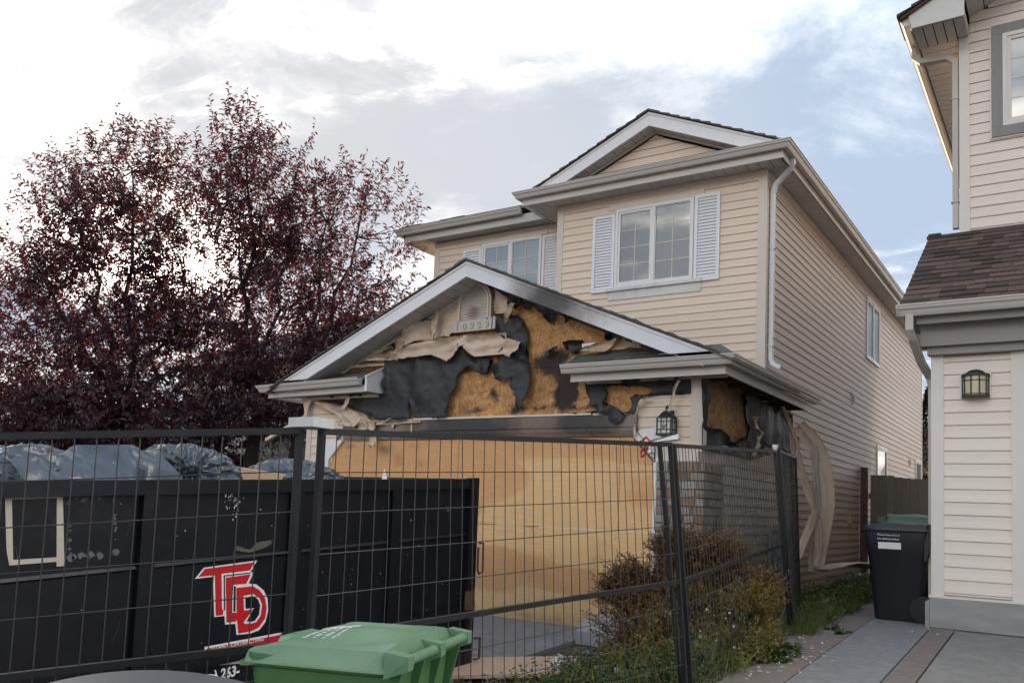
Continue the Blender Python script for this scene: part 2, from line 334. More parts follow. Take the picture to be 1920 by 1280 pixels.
def glassmat(name, base, gl, rough=.03, tint=(1, 1, 1), mx_=1.):
    m = bpy.data.materials.new(name); m.use_nodes = True; t = m.node_tree; n = t.nodes; l = t.links; b = n['Principled BSDF']
    b.inputs['Base Color'].default_value = (*base, 1); b.inputs['Roughness'].default_value = .35
    g = n.new('ShaderNodeBsdfGlossy'); g.inputs['Roughness'].default_value = rough; g.inputs['Color'].default_value = (*tint, 1)
    mx = n.new('ShaderNodeMixShader'); lw = n.new('ShaderNodeLayerWeight'); lw.inputs[0].default_value = .35
    r = n.new('ShaderNodeMapRange'); l.new(lw.outputs['Fresnel'], r.inputs[0]); r.inputs[3].default_value = gl; r.inputs[4].default_value = mx_
    no = n.new('ShaderNodeTexNoise'); no.inputs['Scale'].default_value = 1.2; bp = n.new('ShaderNodeBump'); bp.inputs['Distance'].default_value = .0012; l.new(no.outputs[0], bp.inputs['Height']); l.new(bp.outputs[0], g.inputs['Normal'])
    l.new(r.outputs[0], mx.inputs[0]); l.new(b.outputs[0], mx.inputs[1]); l.new(g.outputs[0], mx.inputs[2]); l.new(mx.outputs[0], n['Material Output'].inputs[0]); return m
glass_m = glassmat('window_glass', (.05, .055, .064), .09, mx_=.6)
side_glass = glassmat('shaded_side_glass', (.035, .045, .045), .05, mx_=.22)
blind_glass = glassmat('window_glass_with_blind', (.20, .22, .24), .10, mx_=.6)
def leafmat(name, cols, trans, rough=.5, tcol=None):
    m = bpy.data.materials.new(name); m.use_nodes = True; t = m.node_tree; n = t.nodes; l = t.links; n.remove(n['Principled BSDF'])
    at = n.new('ShaderNodeAttribute'); at.attribute_name = 'tone'; cr = n.new('ShaderNodeValToRGB'); l.new(at.outputs['Fac'], cr.inputs[0])
    e = cr.color_ramp.elements; e[0].position = 0; e[0].color = (*cols[0], 1); e[1].position = 1; e[1].color = (*cols[-1], 1)
    for i, c in enumerate(cols[1:-1]): q = e.new((i + 1) / (len(cols) - 1)); q.color = (*c, 1)
    d = n.new('ShaderNodeBsdfDiffuse'); l.new(cr.outputs[0], d.inputs[0]); tr = n.new('ShaderNodeBsdfTranslucent')
    if tcol: tr.inputs[0].default_value = (*tcol, 1)
    else: l.new(cr.outputs[0], tr.inputs[0])
    mx = n.new('ShaderNodeMixShader'); mx.inputs[0].default_value = trans; l.new(d.outputs[0], mx.inputs[1]); l.new(tr.outputs[0], mx.inputs[2])
    g = n.new('ShaderNodeBsdfGlossy'); g.inputs['Roughness'].default_value = rough; m2 = n.new('ShaderNodeMixShader'); m2.inputs[0].default_value = .05; l.new(mx.outputs[0], m2.inputs[1]); l.new(g.outputs[0], m2.inputs[2])
    l.new(m2.outputs[0], n['Material Output'].inputs[0]); return m
purple_leaf = leafmat('purple_leaf', [(.034, .020, .034), (.052, .024, .042), (.070, .026, .040), (.105, .028, .030)], .30, tcol=(.17, .032, .036))
weed_leaf = leafmat('weed_leaf', [(.028, .05, .010), (.06, .105, .020), (.12, .15, .03), (.22, .18, .045)], .25)
juniper_leaf = leafmat('drying_juniper', [(.08, .036, .016), (.19, .085, .024), (.24, .16, .028), (.19, .22, .04)], .25)
conifer_leaf = leafmat('conifer_needle', [(.010, .018, .008), (.02, .035, .014)], .1)

# ------------------------------------------------------------------ ground
def zg(x, y):
    zl = .05 * (y - 9.46) if y < 9.46 else 0.
    zr = .44 + (.06 * (y - 9.1) if y < 9.1 else .022 * min(y - 9.1, 12))
    if y < -2: zl = .05 * (-2 - 9.46); zr = .44 + .06 * (-2 - 9.1)
    s = sstep(-4.45, -1.85, x)
    z = zl * (1 - s) + zr * s
    return z
def ground_patch(mb, x0, x1, y0, y1, nx, ny, lift, thick=0., clipf=None, tilt=(0, 0)):
    vs = []; 
    for j in range(ny + 1):
        for i in range(nx + 1):
            x = x0 + (x1 - x0) * i / nx; y = y0 + (y1 - y0) * j / ny
            vs.append((x, y, zg(x, y) + lift))
    fs = [(j * (nx + 1) + i, j * (nx + 1) + i + 1, (j + 1) * (nx + 1) + i + 1, (j + 1) * (nx + 1) + i) for j in range(ny) for i in range(nx)]
    mb.add(vs, fs)
    if thick:
        n = len(vs); ring = [i for i in range(nx + 1)] + [j * (nx + 1) + nx for j in range(1, ny + 1)] + [ny * (nx + 1) + i for i in range(nx - 1, -1, -1)] + [j * (nx + 1) for j in range(ny - 1, 0, -1)]
        rv = [vs[i] for i in ring]; m = len(rv)
        mb.add(rv + [(p[0], p[1], p[2] - thick) for p in rv], [(i, (i + 1) % m, m + (i + 1) % m, m + i) for i in range(m)])
    return mb
mb = MB()
xs = [-3000, -400, -60, -25] + [-14 + .5 * i for i in range(41)] + [25, 60, 400, 3000]
ys = [-3000, -400, -60, -20] + [-6 + .5 * i for i in range(65)] + [40, 80, 400, 3000]
gv = []
for y in ys:
    for x in xs:
        inner = -14 <= x <= 6.1 and -6 <= y <= 26.1
        gv.append((x, y, zg(max(-14, min(6, x)), max(-6, min(26, y))) - .03 + (.03 * fb(x * 1.3, y * 1.3) if inner and x > -4.4 and x < -2 else 0)))
nx = len(xs)
mb.add(gv, [(j * nx + i, j * nx + i + 1, (j + 1) * nx + i + 1, (j + 1) * nx + i) for j in range(len(ys) - 1) for i in range(nx - 1)])
g = emit('ground', mb, soil_m, smooth=True); g['kind'] = 'structure'
def slab(name, x0, x1, y0, y1, m, lift=.012, root=None, gap=.008, th=.08, bevel=.0):
    b = MB(); ground_patch(b, x0 + gap, x1 - gap, y0 + gap, y1 - gap, max(1, int((x1 - x0) / .25)), max(1, int((y1 - y0) / .25)), lift, th)
    return emit(name, b, m, root, smooth=True, auto=40)
drv = bpy.data.objects.new('driveway', None); COL.objects.link(drv); drv['kind'] = 'structure'; WORLD[drv.name] = Vector((0, 0, 0))
for y0, y1 in ((-3, .6), (.6, 2.9), (2.9, 5.2), (5.2, 7.35), (7.35, 9.44)):
    for x0, x1 in ((-9.7, -7.2), (-7.2, -4.72)): slab('concrete_slab', x0, x1, y0, y1, drive_m, root=drv, lift=.014 + random.uniform(-.003, .003), gap=.006)
pth = bpy.data.objects.new('side_path', None); COL.objects.link(pth); pth['kind'] = 'structure'; WORLD[pth.name] = Vector((0, 0, 0))
for y0, y1 in ((-2.5, .3), (.3, 3.), (3., 6.1), (6.1, 9.3), (9.3, 12.6), (12.6, 17.9)):
    slab('stamped_slab', -1.72, -1.16, y0, y1, stamp_m, lift=.016, root=pth)
for y0, y1 in ((-2.5, 2.2), (2.2, 7.4), (7.4, 9.02)): slab('border_slab', -1.155, -.955, y0, y1, red_conc_m, lift=.02 + random.uniform(0, .006), root=pth, gap=.004)
for y0, y1 in ((-2.5, 1.5), (1.5, 5.), (5., 8.4), (8.4, 12.6), (12.6, 17.9)): slab('border_slab', -2.30, -1.725, y0, y1, red_conc_m, lift=.010, root=pth, gap=.004)
nd_ = bpy.data.objects.new('neighbour_driveway', None); COL.objects.link(nd_); nd_['kind'] = 'structure'; WORLD[nd_.name] = Vector((0, 0, 0))
for y0, y1 in ((-2.5, 1.2), (1.2, 5.0), (5.0, 8.95)): slab('concrete_slab', -.95, 4.6, y0, y1, ndrive_m, lift=.024, root=nd_)
rd = MB().box(-40, 40, -14, -2.55, -.9, -.62); r_ = emit('road', rd, mat('asphalt', (.055, .055, .057), .9, .2, 8, .004, 60)); r_['kind'] = 'structure'

# ------------------------------------------------------------------ building pieces
EXP = .121
def siding(parent, frame, z0, z1, span, m, zref=0., name='siding_board', out=.019, exp=EXP, wob=None):
    """lapped vinyl boards, one object each. frame(u, h, z) -> world; span(z) -> list of (u0, u1)"""
    k = math.floor((z0 - zref) / exp)
    rsd = random.Random(int(z0 * 100) + int(z1 * 10))
    while zref + k * exp < z1 - .004:
        a = max(z0, zref + k * exp); b = min(z1, zref + (k + 1) * exp); k += 1
        if b - a < .012: continue
        sa = span(a + .004); sb = span(b)
        if len(sa) == 1 and sa[0][1] - sa[0][0] > 5 and len(sb) == 1:
            cuts = [sa[0][0]]; 
            while cuts[-1] < sa[0][1] - 3.66: cuts.append(cuts[-1] + (rsd.uniform(1.2, 3.66) if len(cuts) == 1 else 3.66))
            if sa[0][1] - cuts[-1] > .3: cuts.append(sa[0][1])
            else: cuts[-1] = sa[0][1]
            sa = [(cuts[i], cuts[i + 1] - .0015) for i in range(len(cuts) - 1)]; sb = list(sa)
        for q in range(min(len(sa), len(sb))):
            (u0, u1), (v0, v1) = sa[q], sb[q]
            if u1 - u0 < .03: continue
            if v1 - v0 < .0: v0 = v1 = (v0 + v1) / 2
            f = (b - a) / exp; zt = b + .004
            prof = [(.003, a + .019, .1), (out - .003, a + .007, 0), (out, a + .004, 0), (out, a + .014, .05), (out - .0035, a + .055 * f, .45), (out - .0065, a + .063 * f, .5), (out * .62, b - .006, .97), (.001, zt + .003, 1)]
            n = 9 if (wob or u1 - u0 > 3) else 2
            vs = []
            for i in range(n):
                t = i / (n - 1)
                for (h, z, s) in prof:
                    ua = u0 + (v0 - u0) * s; ub = u1 + (v1 - u1) * s; u = ua + (ub - ua) * t
                    wv = .0009 * math.sin(u * 2.1 + k * 1.7) + (.0006 * math.sin(u * 7. + k)) if n > 2 else 0
                    vs.append(frame(u, h, z + wv))
            P = len(prof); fs = [(i * P + j, (i + 1) * P + j, (i + 1) * P + j + 1, i * P + j + 1) for i in range(n - 1) for j in range(P - 1)]
            mb = MB().add(vs, fs); mid = vs[(n // 2) * P]
            me = bpy.data.meshes.new(name); o0 = Vector(frame((u0 + u1) / 2, 0, a))
            me.from_pydata([tuple(Vector(p) - o0) for p in vs], [], fs); me.materials.append(m)
            o = bpy.data.objects.new(name, me); link(o, parent); o.location = o0 - wpos(parent); WORLD[o.name] = o0
def FY(Y):                                  # a wall facing the street
    return lambda u, h, z: (u, Y - h, z)
def FXp(X):                                 # a wall facing +X
    return lambda u, h, z: (X + h, u, z)
GUT = [(0, 0), (-.004, -.105), (.06, -.105), (.075, -.085), (.085, -.055), (.108, -.035), (.112, -.012), (.120, -.008), (.120, 0), (.108, 0), (.108, -.008), (.012, -.008), (.012, 0)]
GUT_SOLID = [(0, 0), (0, -.10), (.066, -.105), (.080, -.080), (.088, -.055), (.108, -.038), (.112, -.014), (.122, -.012), (.122, 0), (.110, .001), (.108, -.012), (.01, -.012)]
def gutter(parent, path, label=None, m=None, caps=True):
    return emit('gutter', MB().sweep(GUT_SOLID, path), m or gutter_m, parent, label=label)
def fascia(parent, path, h=.13, t=.022, off=0., m=None, name='fascia_board'):
    return emit(name, MB().sweep([(off, 0), (off, -h), (off + t, -h), (off + t, -h + .02), (off + t - .004, -h + .024), (off + t - .004, 0)], path), m or gutter_m, parent)
def soffit_panels(parent, fn, n, m=None, gap=.006, drop=.006, name='soffit_panel', u0=0., u1=1.):
    """fn(t, s) -> world, t along the eave 0..1, s across 0 (wall) .. 1 (fascia)"""
    for i in range(n):
        a = i / n; b = (i + 1) / n; g = gap / max(.01, (Vector(fn(1, 0)) - Vector(fn(0, 0))).length)
        c = [fn(a + g, 0), fn(b - g, 0), fn(b - g, 1), fn(a + g, 1)]
        mm = (a + b) / 2; up = Vector((0, 0, .012))
        vs = [Vector(p) for p in c] + [Vector(p) + up for p in c]
        o0 = (Vector(c[0]) + Vector(c[2])) / 2
        me = bpy.data.meshes.new(name); me.from_pydata([tuple(v - o0) for v in vs], [], [(0, 1, 2, 3), (7, 6, 5, 4), (0, 4, 5, 1), (1, 5, 6, 2), (2, 6, 7, 3), (3, 7, 4, 0)]); me.materials.append(m or soffit_m)
        o = bpy.data.objects.new(name, me); link(o, parent); o.location = o0 - wpos(parent); WORLD[o.name] = o0
def shingles(parent, fn, U, S, m, tab=.2, exp=.14, th=.007, name='shingle', seed=1, limit=300):
    """fn(u, s, h): u metres along the eave, s metres up the slope"""
    rr = random.Random(seed); rows = max(1, int(S / exp)); 
    protos = {}
    nrow = 0
    for r in range(rows):
        s0 = r * S / rows; s1 = s0 + S / rows * 1.25
        s1 = min(s1, S + .01); u = -rr.random() * tab
        while u < U:
            w = tab * rr.uniform(.7, 1.45); a = max(0, u); b = min(U, u + w); u += w
            if b - a < .02: continue
            hh = th * rr.choice((1, 1, 1.7)); ds = rr.choice((0, 0, .012))
            c = [fn(a + .0015, s0 - ds, hh + .004), fn(b - .0015, s0 - ds, hh + .004), fn(b - .0015, s1, .001), fn(a + .0015, s1, .001), fn(a + .0015, s0 - ds, .0), fn(b - .0015, s0 - ds, .0), fn(b - .0015, s1, -.001), fn(a + .0015, s1, -.001)]
            c = [Vector(p) for p in c]; o0 = c[0].copy()
            me = bpy.data.meshes.new(name); me.from_pydata([tuple(v - o0) for v in c], [], [(0, 1, 2, 3), (4, 5, 1, 0), (5, 6, 2, 1), (7, 4, 0, 3)]); me.materials.append(m)
            o = bpy.data.objects.new(name, me); link(o, parent); o.location = o0 - wpos(parent); WORLD[o.name] = o0
def slabpoly(mb, pts, down=.03):
    """a thin slab under a planar 3-D polygon"""
    n = len(pts); vs = [Vector(p) for p in pts] + [Vector(p) - Vector((0, 0, down)) for p in pts]
    mb.add(vs, [tuple(range(n)), tuple(reversed(range(n, 2 * n)))] + [(i, n + i, n + (i + 1) % n, (i + 1) % n) for i in range(n)])
    return mb
def inpoly(x, y, P):
    c = False; j = len(P) - 1
    for i in range(len(P)):
        if (P[i][1] > y) != (P[j][1] > y) and x < (P[j][0] - P[i][0]) * (y - P[i][1]) / (P[j][1] - P[i][1]) + P[i][0]: c = not c
        j = i
    return c
def roughen(P, step=.035, amp=.012, seed=0):
    out = []
    for i in range(len(P)):
        a = P[i]; b = P[(i + 1) % len(P)]; d = math.hypot(b[0] - a[0], b[1] - a[1]); k = max(1, int(d / step))
        for q in range(k):
            t = q / k; x = a[0] + (b[0] - a[0]) * t; y = a[1] + (b[1] - a[1]) * t
            if q: x += amp * fb(x * 14, y * 14, seed, 3) * 2; y += amp * fb(x * 14 + 9, y * 14, seed + 5, 3) * 2
            out.append((x, y))
    return out
def sheet(name, P, frame, m, parent, base=.015, amp=.012, freq=4., thick=.003, res=.05, holes=(), shape=None, seed=0, rough=.012, char=None, label=None, ridges=0.):
    """a torn sheet: CDT of the outline with inner points, pushed off the wall by noise, with real thickness"""
    E = roughen(P, amp=rough, seed=seed); pts = [Vector(p) for p in E]; edges = [(i, (i + 1) % len(E)) for i in range(len(E))]
    for H in holes:
        HE = roughen(H, amp=rough, seed=seed + 3); b = len(pts); pts += [Vector(p) for p in HE]; edges += [(b + i, b + (i + 1) % len(HE)) for i in range(len(HE))]
    x0 = min(p[0] for p in E); x1 = max(p[0] for p in E); y0 = min(p[1] for p in E); y1 = max(p[1] for p in E)
    nb = len(pts); bnd = [tuple(p) for p in pts]
    x = x0
    ii = 0
    while x < x1:
        y = y0 + (ii % 2) * res / 2
        while y < y1:
            if inpoly(x, y, E) and not any(inpoly(x, y, H) for H in holes): pts.append(Vector((x + random.uniform(-.1, .1) * res, y + random.uniform(-.1, .1) * res)))
            y += res
        x += res; ii += 1
    V, _, F, _, _, _ = delaunay_2d_cdt(pts, edges, [], 1, 1e-5)
    if holes: F = [f for f in F if not any(inpoly(sum(V[i].x for i in f) / 3, sum(V[i].y for i in f) / 3, H) for H in holes)]
    hs = []
    EB = np.array(E + [p for H in holes for p in H]); VV = np.array([(v.x, v.y) for v in V]); dist = np.array([np.sqrt(((EB - q) ** 2).sum(1).min()) for q in VV])
    flexy = m in (tar_m, melt_m)
    for vi, v in enumerate(V):
        h = base + amp * (fb(v.x * freq, v.y * freq * .8, seed * 3.3) * 1.6 + .25 * abs(fb(v.x * freq * 3, v.y * freq * 3, seed)))
        if ridges:
            ph = (v.y + .05 * fb(v.x * 1.7, v.y * 1.2, seed + 4) * 2) / EXP; ph -= math.floor(ph); h += ridges * (1 - ph)
        if flexy:
            h += amp * ((.18 if m is tar_m else .5) * (.35 - abs(fb(v.x * 5.3 + seed, v.y * 7.7, seed * 1.7, 3)) * 2.4) + (.16 if m is tar_m else .35) * (.3 - abs(fb(v.x * 15 + seed, v.y * 19, seed * 2.1, 2)) * 2))
            h += max(0, .05 - dist[vi]) * (.5 + 1.6 * max(0, fb(v.x * 6, v.y * 6, seed + 2.2, 2)) * 3)
        if shape: h += shape(v.x, v.y)
        hs.append(max(.002, h))
    n = len(V); front = [frame(v.x, hs[i] + thick, v.y) for i, v in enumerate(V)]; back = [frame(v.x, hs[i], v.y) for i, v in enumerate(V)]
    fs = [tuple(f) for f in F] + [tuple(n + i for i in reversed(f)) for f in F]
    cnt = {}
    for f in F:
        for k in range(len(f)): cnt[(f[k], f[(k + 1) % len(f)])] = 1
    for (a, b) in list(cnt):
        if (b, a) not in cnt: fs.append((a, n + a, n + b, b))
    mb = MB().add(front + back, fs)
    o = emit(name, mb, m, parent, smooth=True, label=label, auto=50)
    if m is melt_m and char is None:
        at = o.data.attributes.new('char', 'FLOAT', 'POINT'); at.data.foreach_set('value', [.45 * max(0, 1 - d / .022) + .35 * max(0, fb(v.x * 3, v.y * 3, seed, 2)) - .04 for v, d in zip(V, dist)] * 2)
    if char is not None:
        at = o.data.attributes.new('char', 'FLOAT', 'POINT'); at.data.foreach_set('value', [char(v.x, v.y) for v in V] * 2)
    return o
def charfn(blobs, base=0.):
    def f(x, z):
        v = base
        for (a, b, rx, rz, s) in blobs: v += s * math.exp(-(((x - a) / rx) ** 2 + ((z - b) / rz) ** 2))
        return v
    return f

# ------------------------------------------------------------------ the burned house
H1 = thing('burned_house', 'cream-sided two-storey house with its garage front burned, peeled and boarded up', 'house', (-6.8, 14, 0))
YG = 9.46; YB = 11.727; YL = 12.4; XR = -3.6; XL = -10.0
def root_part(name, parent=H1, label=None):
    o = bpy.data.objects.new(name, None); COL.objects.link(o); o.parent = parent; WORLD[o.name] = wpos(parent).copy()
    if label: o['label'] = label
    o.empty_display_size = .1; return o
# bodies behind the cladding
core = MB().box(XL, XR - .002, YL, 26.2, .2, 6.32).box(-6.95, XR - .002, YB, YL, .2, 6.32).box(XL, XR - .004, YG + .03, YB + .01, -.1, 3.16)
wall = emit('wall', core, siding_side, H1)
# upper bay front
bay = root_part('bay_wall')
siding(bay, FY(YB), 3.40, 6.30, lambda z: [(-6.86, -3.70)], siding_m, 3.855)
emit('corner_board', MB().box(-6.95, -6.86, YB - .024, YB + .02, 3.3, 6.3).box(-6.974, -6.95, YB - .024, YL, 3.3, 6.3), trim_m, bay)
emit('corner_board', MB().box(-3.70, -3.60, YB - .024, YB + .02, 3.0, 6.3).box(-3.60, -3.576, YB - .024, YB + .075, 3.0, 6.3), trim_m, bay)
emit('frieze_board', MB().box(-6.86, -3.70, YB - .022, YB, 6.245, 6.305), trim_m, bay)
# side wall of the house
side = root_part('side_wall')
def sidespan(z):
    if z > 3.18: return [(YB + .075, 26.12)]
    if z > 2.2:
        e = 13.05 + .35 * sstep(3.2, 2.2, z) + .05 * math.sin(z * 31)
        return [(e, 26.12)]
    if z > 2.03: return [(YG + .06, 26.12)]
    return [(10.10, 26.12)]
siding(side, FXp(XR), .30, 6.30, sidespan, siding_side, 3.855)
emit('corner_board', MB().box(XR, XR + .024, 26.12, 26.2, .3, 6.3).box(XR - .09, XR + .024, 26.2, 26.22, .3, 6.3), trim_m, side)
emit('frieze_board', MB().box(XR, XR + .030, YB + .07, 26.12, 6.20, 6.30).box(XR, XR + .018, YB + .07, 26.12, 6.10, 6.20), trim_m, side)
emit('soffit_trim', MB().box(XR + .001, XR + .018, YG + .02, 10.12, 2.03, 2.2), trim_m, side)
# left wing front
lw = root_part('left_wing_wall')
siding(lw, FY(YL), 3.4, 6.30, lambda z: [(-9.91, -6.98)], siding_m, 3.855)
emit('corner_board', MB().box(XL, -9.91, YL - .024, YL + .02, 3.3, 6.3).box(XL - .024, XL, YL - .024, YL + .09, 3.3, 6.3), trim_m, lw)
emit('frieze_board', MB().box(-9.91, -6.98, YL - .02, YL, 6.24, 6.305), trim_m, lw)

def window(parent, frame, u0, u1, z0, z1, cols, rows, sashes, casing=.0, m_f=window_white, m_c=None, glass=None, muntin=muntin_m, proud=.05, name='window', vbar=True, blind=False):
    """frame with sashes, each with its pane and glazing bars; frame(u, h, z)"""
    w = root_part(name, parent)
    def bx(mb, a, b, c, d, h0, h1):
        c8 = [frame(a, h1, c), frame(b, h1, c), frame(b, h0, c), frame(a, h0, c), frame(a, h1, d), frame(b, h1, d), frame(b, h0, d), frame(a, h0, d)]
        return mb.hexa(c8)
    f = MB(); t = .045
    bx(f, u0, u1, z1 - t, z1, .0, proud); bx(f, u0, u1, z0, z0 + t, 0, proud); bx(f, u0, u0 + t, z0 + t, z1 - t, 0, proud); bx(f, u1 - t, u1, z0 + t, z1 - t, 0, proud)
    us = [u0 + t]
    for i in range(1, sashes):
        uu = u0 + (u1 - u0) * i / sashes; bx(f, uu - .022, uu + .022, z0 + t, z1 - t, 0, proud); us.append(uu)
    us.append(u1 - t); emit('window_frame', f, m_f, w)
    for i in range(sashes):
        a = us[i] + (.022 if i else 0); b = us[i + 1] - (.022 if i < sashes - 1 else 0); c = z0 + t; d = z1 - t
        s = MB(); q = .038 if (i == 0 or not vbar) else .014
        if abs(b - a) > .25:
            bx(s, a, b, d - q, d, .018, proud - .012); bx(s, a, b, c, c + q, .018, proud - .012); bx(s, a, a + q, c + q, d - q, .018, proud - .012); bx(s, b - q, b, c + q, d - q, .018, proud - .012)
            emit('sash', s, m_f, w)
        else: q = .01
        p = MB(); bx(p, a + q, b - q, c + q, d - q, .016, .024); emit('pane', p, glass or glass_m, w)
        if cols or rows:
            g = MB(); r = .0055
            for k in range(1, cols): uu = a + q + (b - a - 2 * q) * k / cols; bx(g, uu - r, uu + r, c + q, d - q, .0242, .029)
            for k in range(1, rows): zz = c + q + (d - c - 2 * q) * k / rows; bx(g, a + q, b - q, zz - r, zz + r, .0244, .0285)
            emit('glazing_bar', g, muntin, w)
    return w
def shutter(parent, frame, u0, u1, z0, z1, n):
    s = root_part('shutter', parent)
    def bx(mb, a, b, c, d, h0, h1): return mb.hexa([frame(a, h1, c), frame(b, h1, c), frame(b, h0, c), frame(a, h0, c), frame(a, h1, d), frame(b, h1, d), frame(b, h0, d), frame(a, h0, d)])
    f = MB(); t = .05; bx(f, u0, u1, z1 - t, z1, .014, .045); bx(f, u0, u1, z0, z0 + t, .014, .045); bx(f, u0, u0 + t, z0 + t, z1 - t, .014, .045); bx(f, u1 - t, u1, z0 + t, z1 - t, .014, .045)
    bx(f, u0 + t, u1 - t, z0 + t, z1 - t, .014, .018); emit('shutter_frame', f, shutter_m, s)
    for i in range(n):
        a = z0 + t + (z1 - z0 - 2 * t) * i / n; b = z0 + t + (z1 - z0 - 2 * t) * (i + 1) / n
        c = [frame(u0 + t, .038, a + .004), frame(u1 - t, .038, a + .004), frame(u1 - t, .018, a + .006), frame(u0 + t, .018, a + .006), frame(u0 + t, .034, a + .010), frame(u1 - t, .034, a + .010), frame(u1 - t, .020, b + .002), frame(u0 + t, .020, b + .002)]
        o0 = Vector(c[0]); me = bpy.data.meshes.new('louvre'); me.from_pydata([tuple(Vector(p) - o0) for p in c], [], [(0, 1, 5, 4), (4, 5, 6, 7), (0, 3, 2, 1), (0, 4, 7, 3), (1, 2, 6, 5)]); me.materials.append(shutter_m)
        o = bpy.data.objects.new('louvre', me); link(o, s); o.location = o0 - wpos(s); WORLD[o.name] = o0
    return s
# bay window: sashes, shutters, header and stained sill
F_ = FY(YB)
window(H1, F_, -5.915, -4.645, 4.845, 6.075, 2, 4, 2)
shutter(H1, F_, -6.31, -5.925, 4.80, 6.02, 24); shutter(H1, F_, -4.635, -4.25, 4.80, 6.09, 25)
emit('window_header', MB().box(-6.04, -4.50, YB - .03, YB, 6.085, 6.165), trim_m, H1)
emit('window_sill', MB().box(-6.05, -4.50, YB - .065, YB, 4.795, 4.843).box(-6.02, -4.52, YB - .028, YB, 4.66, 4.795), mat('stained_sill', (.64, .62, .58), .5, .06, 12, dirt=.55, dirtcol=(.30, .29, .26)), H1, label='dirt-stained white sill and apron under the bay window')
F2 = FY(YL)
window(H1, F2, -8.93, -7.66, 4.85, 6.13, 2, 4, 2, glass=blind_glass)
shutter(H1, F2, -9.34, -8.94, 4.80, 6.08, 24); shutter(H1, F2, -7.65, -7.27, 4.80, 6.12, 24)
emit('window_header', MB().box(-9.02, -7.56, YL - .03, YL, 6.14, 6.215), trim_m, H1)
# side windows and wall vents
window(H1, FXp(XR), 18.52, 19.90, 4.78, 6.06, 0, 0, 2, vbar=False, glass=side_glass)
window(H1, FXp(XR), 19.66, 20.82, 2.10, 3.09, 0, 0, 1, glass=side_glass)
window(H1, FXp(XR), 24.95, 26.0, 2.2, 3.15, 0, 0, 1, glass=side_glass)
for (y, z) in ((17.33, 3.80), (24.05, 3.02), (17.05, 1.47)):
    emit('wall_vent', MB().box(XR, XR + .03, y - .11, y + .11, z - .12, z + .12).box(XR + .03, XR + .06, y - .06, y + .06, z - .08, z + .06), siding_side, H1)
# eaves of the upper roof
ev = root_part('eaves')
ZE = 6.50; o = .33
pathU = [(-10.59, 26.5, ZE + .04), (-10.59, 12.07, ZE + .04), (-7.9, 12.07, ZE + .04)]
gutter(ev, pathU)
gutter(ev, [(-7.47, 12.6, ZE), (-7.47, YB - .35, ZE), (-3.26, YB - .35, ZE), (-3.26, 26.55, ZE)])
fascia(ev, [(-7.44, 12.6, 6.42), (-7.44, YB - .32, 6.42), (-3.29, YB - .32, 6.42), (-3.29, 26.5, 6.42)], h=.13)
fascia(ev, [(-10.54, 26.4, 6.46), (-10.54, 12.12, 6.46), (-7.4, 12.12, 6.46)], h=.15)
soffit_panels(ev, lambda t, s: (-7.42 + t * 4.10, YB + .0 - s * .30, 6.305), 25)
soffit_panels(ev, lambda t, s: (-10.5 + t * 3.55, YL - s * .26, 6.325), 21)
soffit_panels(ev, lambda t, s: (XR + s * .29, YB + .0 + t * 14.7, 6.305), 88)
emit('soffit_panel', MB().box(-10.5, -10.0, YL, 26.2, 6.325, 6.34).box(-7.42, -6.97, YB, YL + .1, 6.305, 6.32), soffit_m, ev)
# bay gable above the eave gutter
YF = YB - .327; gab = root_part('bay_gable')
APX = -5.256; APZ = 7.372; sl = .435
def gable_z(x, apx, apz, s): return apz - abs(x - apx) * s
siding(gab, FY(YB - .08), 6.52, 7.12, lambda z: [(APX - (7.10 - z) / sl, APX + (7.10 - z) / sl)] if z < 7.08 else [(APX - .001, APX + .001)], siding_m, 3.855 + .04)
def rake(parent, apx, apz, xl, xr, Y, h, s, m, th=.035, ridge=True, mr=None, names='rake_board', clip=-9.):
    for k, (xe, mm) in enumerate(((xl, m), (xr, mr or m))):
        d = -1 if xe < apx else 1; L_ = abs(xe - apx); n = max(2, int(L_ / .06)); vs = []; fs = []
        for i in range(n + 1):
            x = apx + d * L_ * i / n; zt = apz - L_ * i / n * s
            for (yy, zz) in tuple((a_, max(b_, clip)) for a_, b_ in ((Y, zt - h), (Y - th, zt - h), (Y - th, zt - .045), (Y - th - .012, zt - .045), (Y - th - .012, zt - .012), (Y, zt - .012))): vs.append((x, yy, zz))
        fs = [(i * 6 + j, (i + 1) * 6 + j, (i + 1) * 6 + (j + 1) % 6, i * 6 + (j + 1) % 6) for i in range(n) for j in range(6)]; fs += [(0, 1, 2, 3, 4, 5), tuple(n * 6 + j for j in (5, 4, 3, 2, 1, 0))]
        ob = emit(names, MB().add(vs, fs), mm, parent)
        if mm is soot_m:
            at = ob.data.attributes.new('char', 'FLOAT', 'POINT'); cf = charfn([(-5.45, 4.0, .42, .25, .95), (-4.9, 3.75, .5, .2, .35), (-5.9, 4.22, .25, .2, .3)])
            at.data.foreach_set('value', [cf(v[0], v[2]) for v in vs])
rake(gab, APX, APZ, -7.20, -3.31, YF, .215, sl, white_m, clip=6.502)
for d, L_ in ((-1, 1.72), (1, 1.72)):
    soffit_panels(gab, lambda t, s, d=d, L_=L_: (APX + d * L_ * t, (YB - .08) - s * (YB - .08 - YF), APZ - .2 - L_ * t * sl), 11)
    emit('soffit_trim', MB().prism([(APX, APZ - .205), (APX + d * L_, APZ - .205 - L_ * sl), (APX + d * L_, APZ - .235 - L_ * sl), (APX, APZ - .235)], lambda p, q, h: (p, h, q), YB - .12, YB - .08), trim_m, gab)
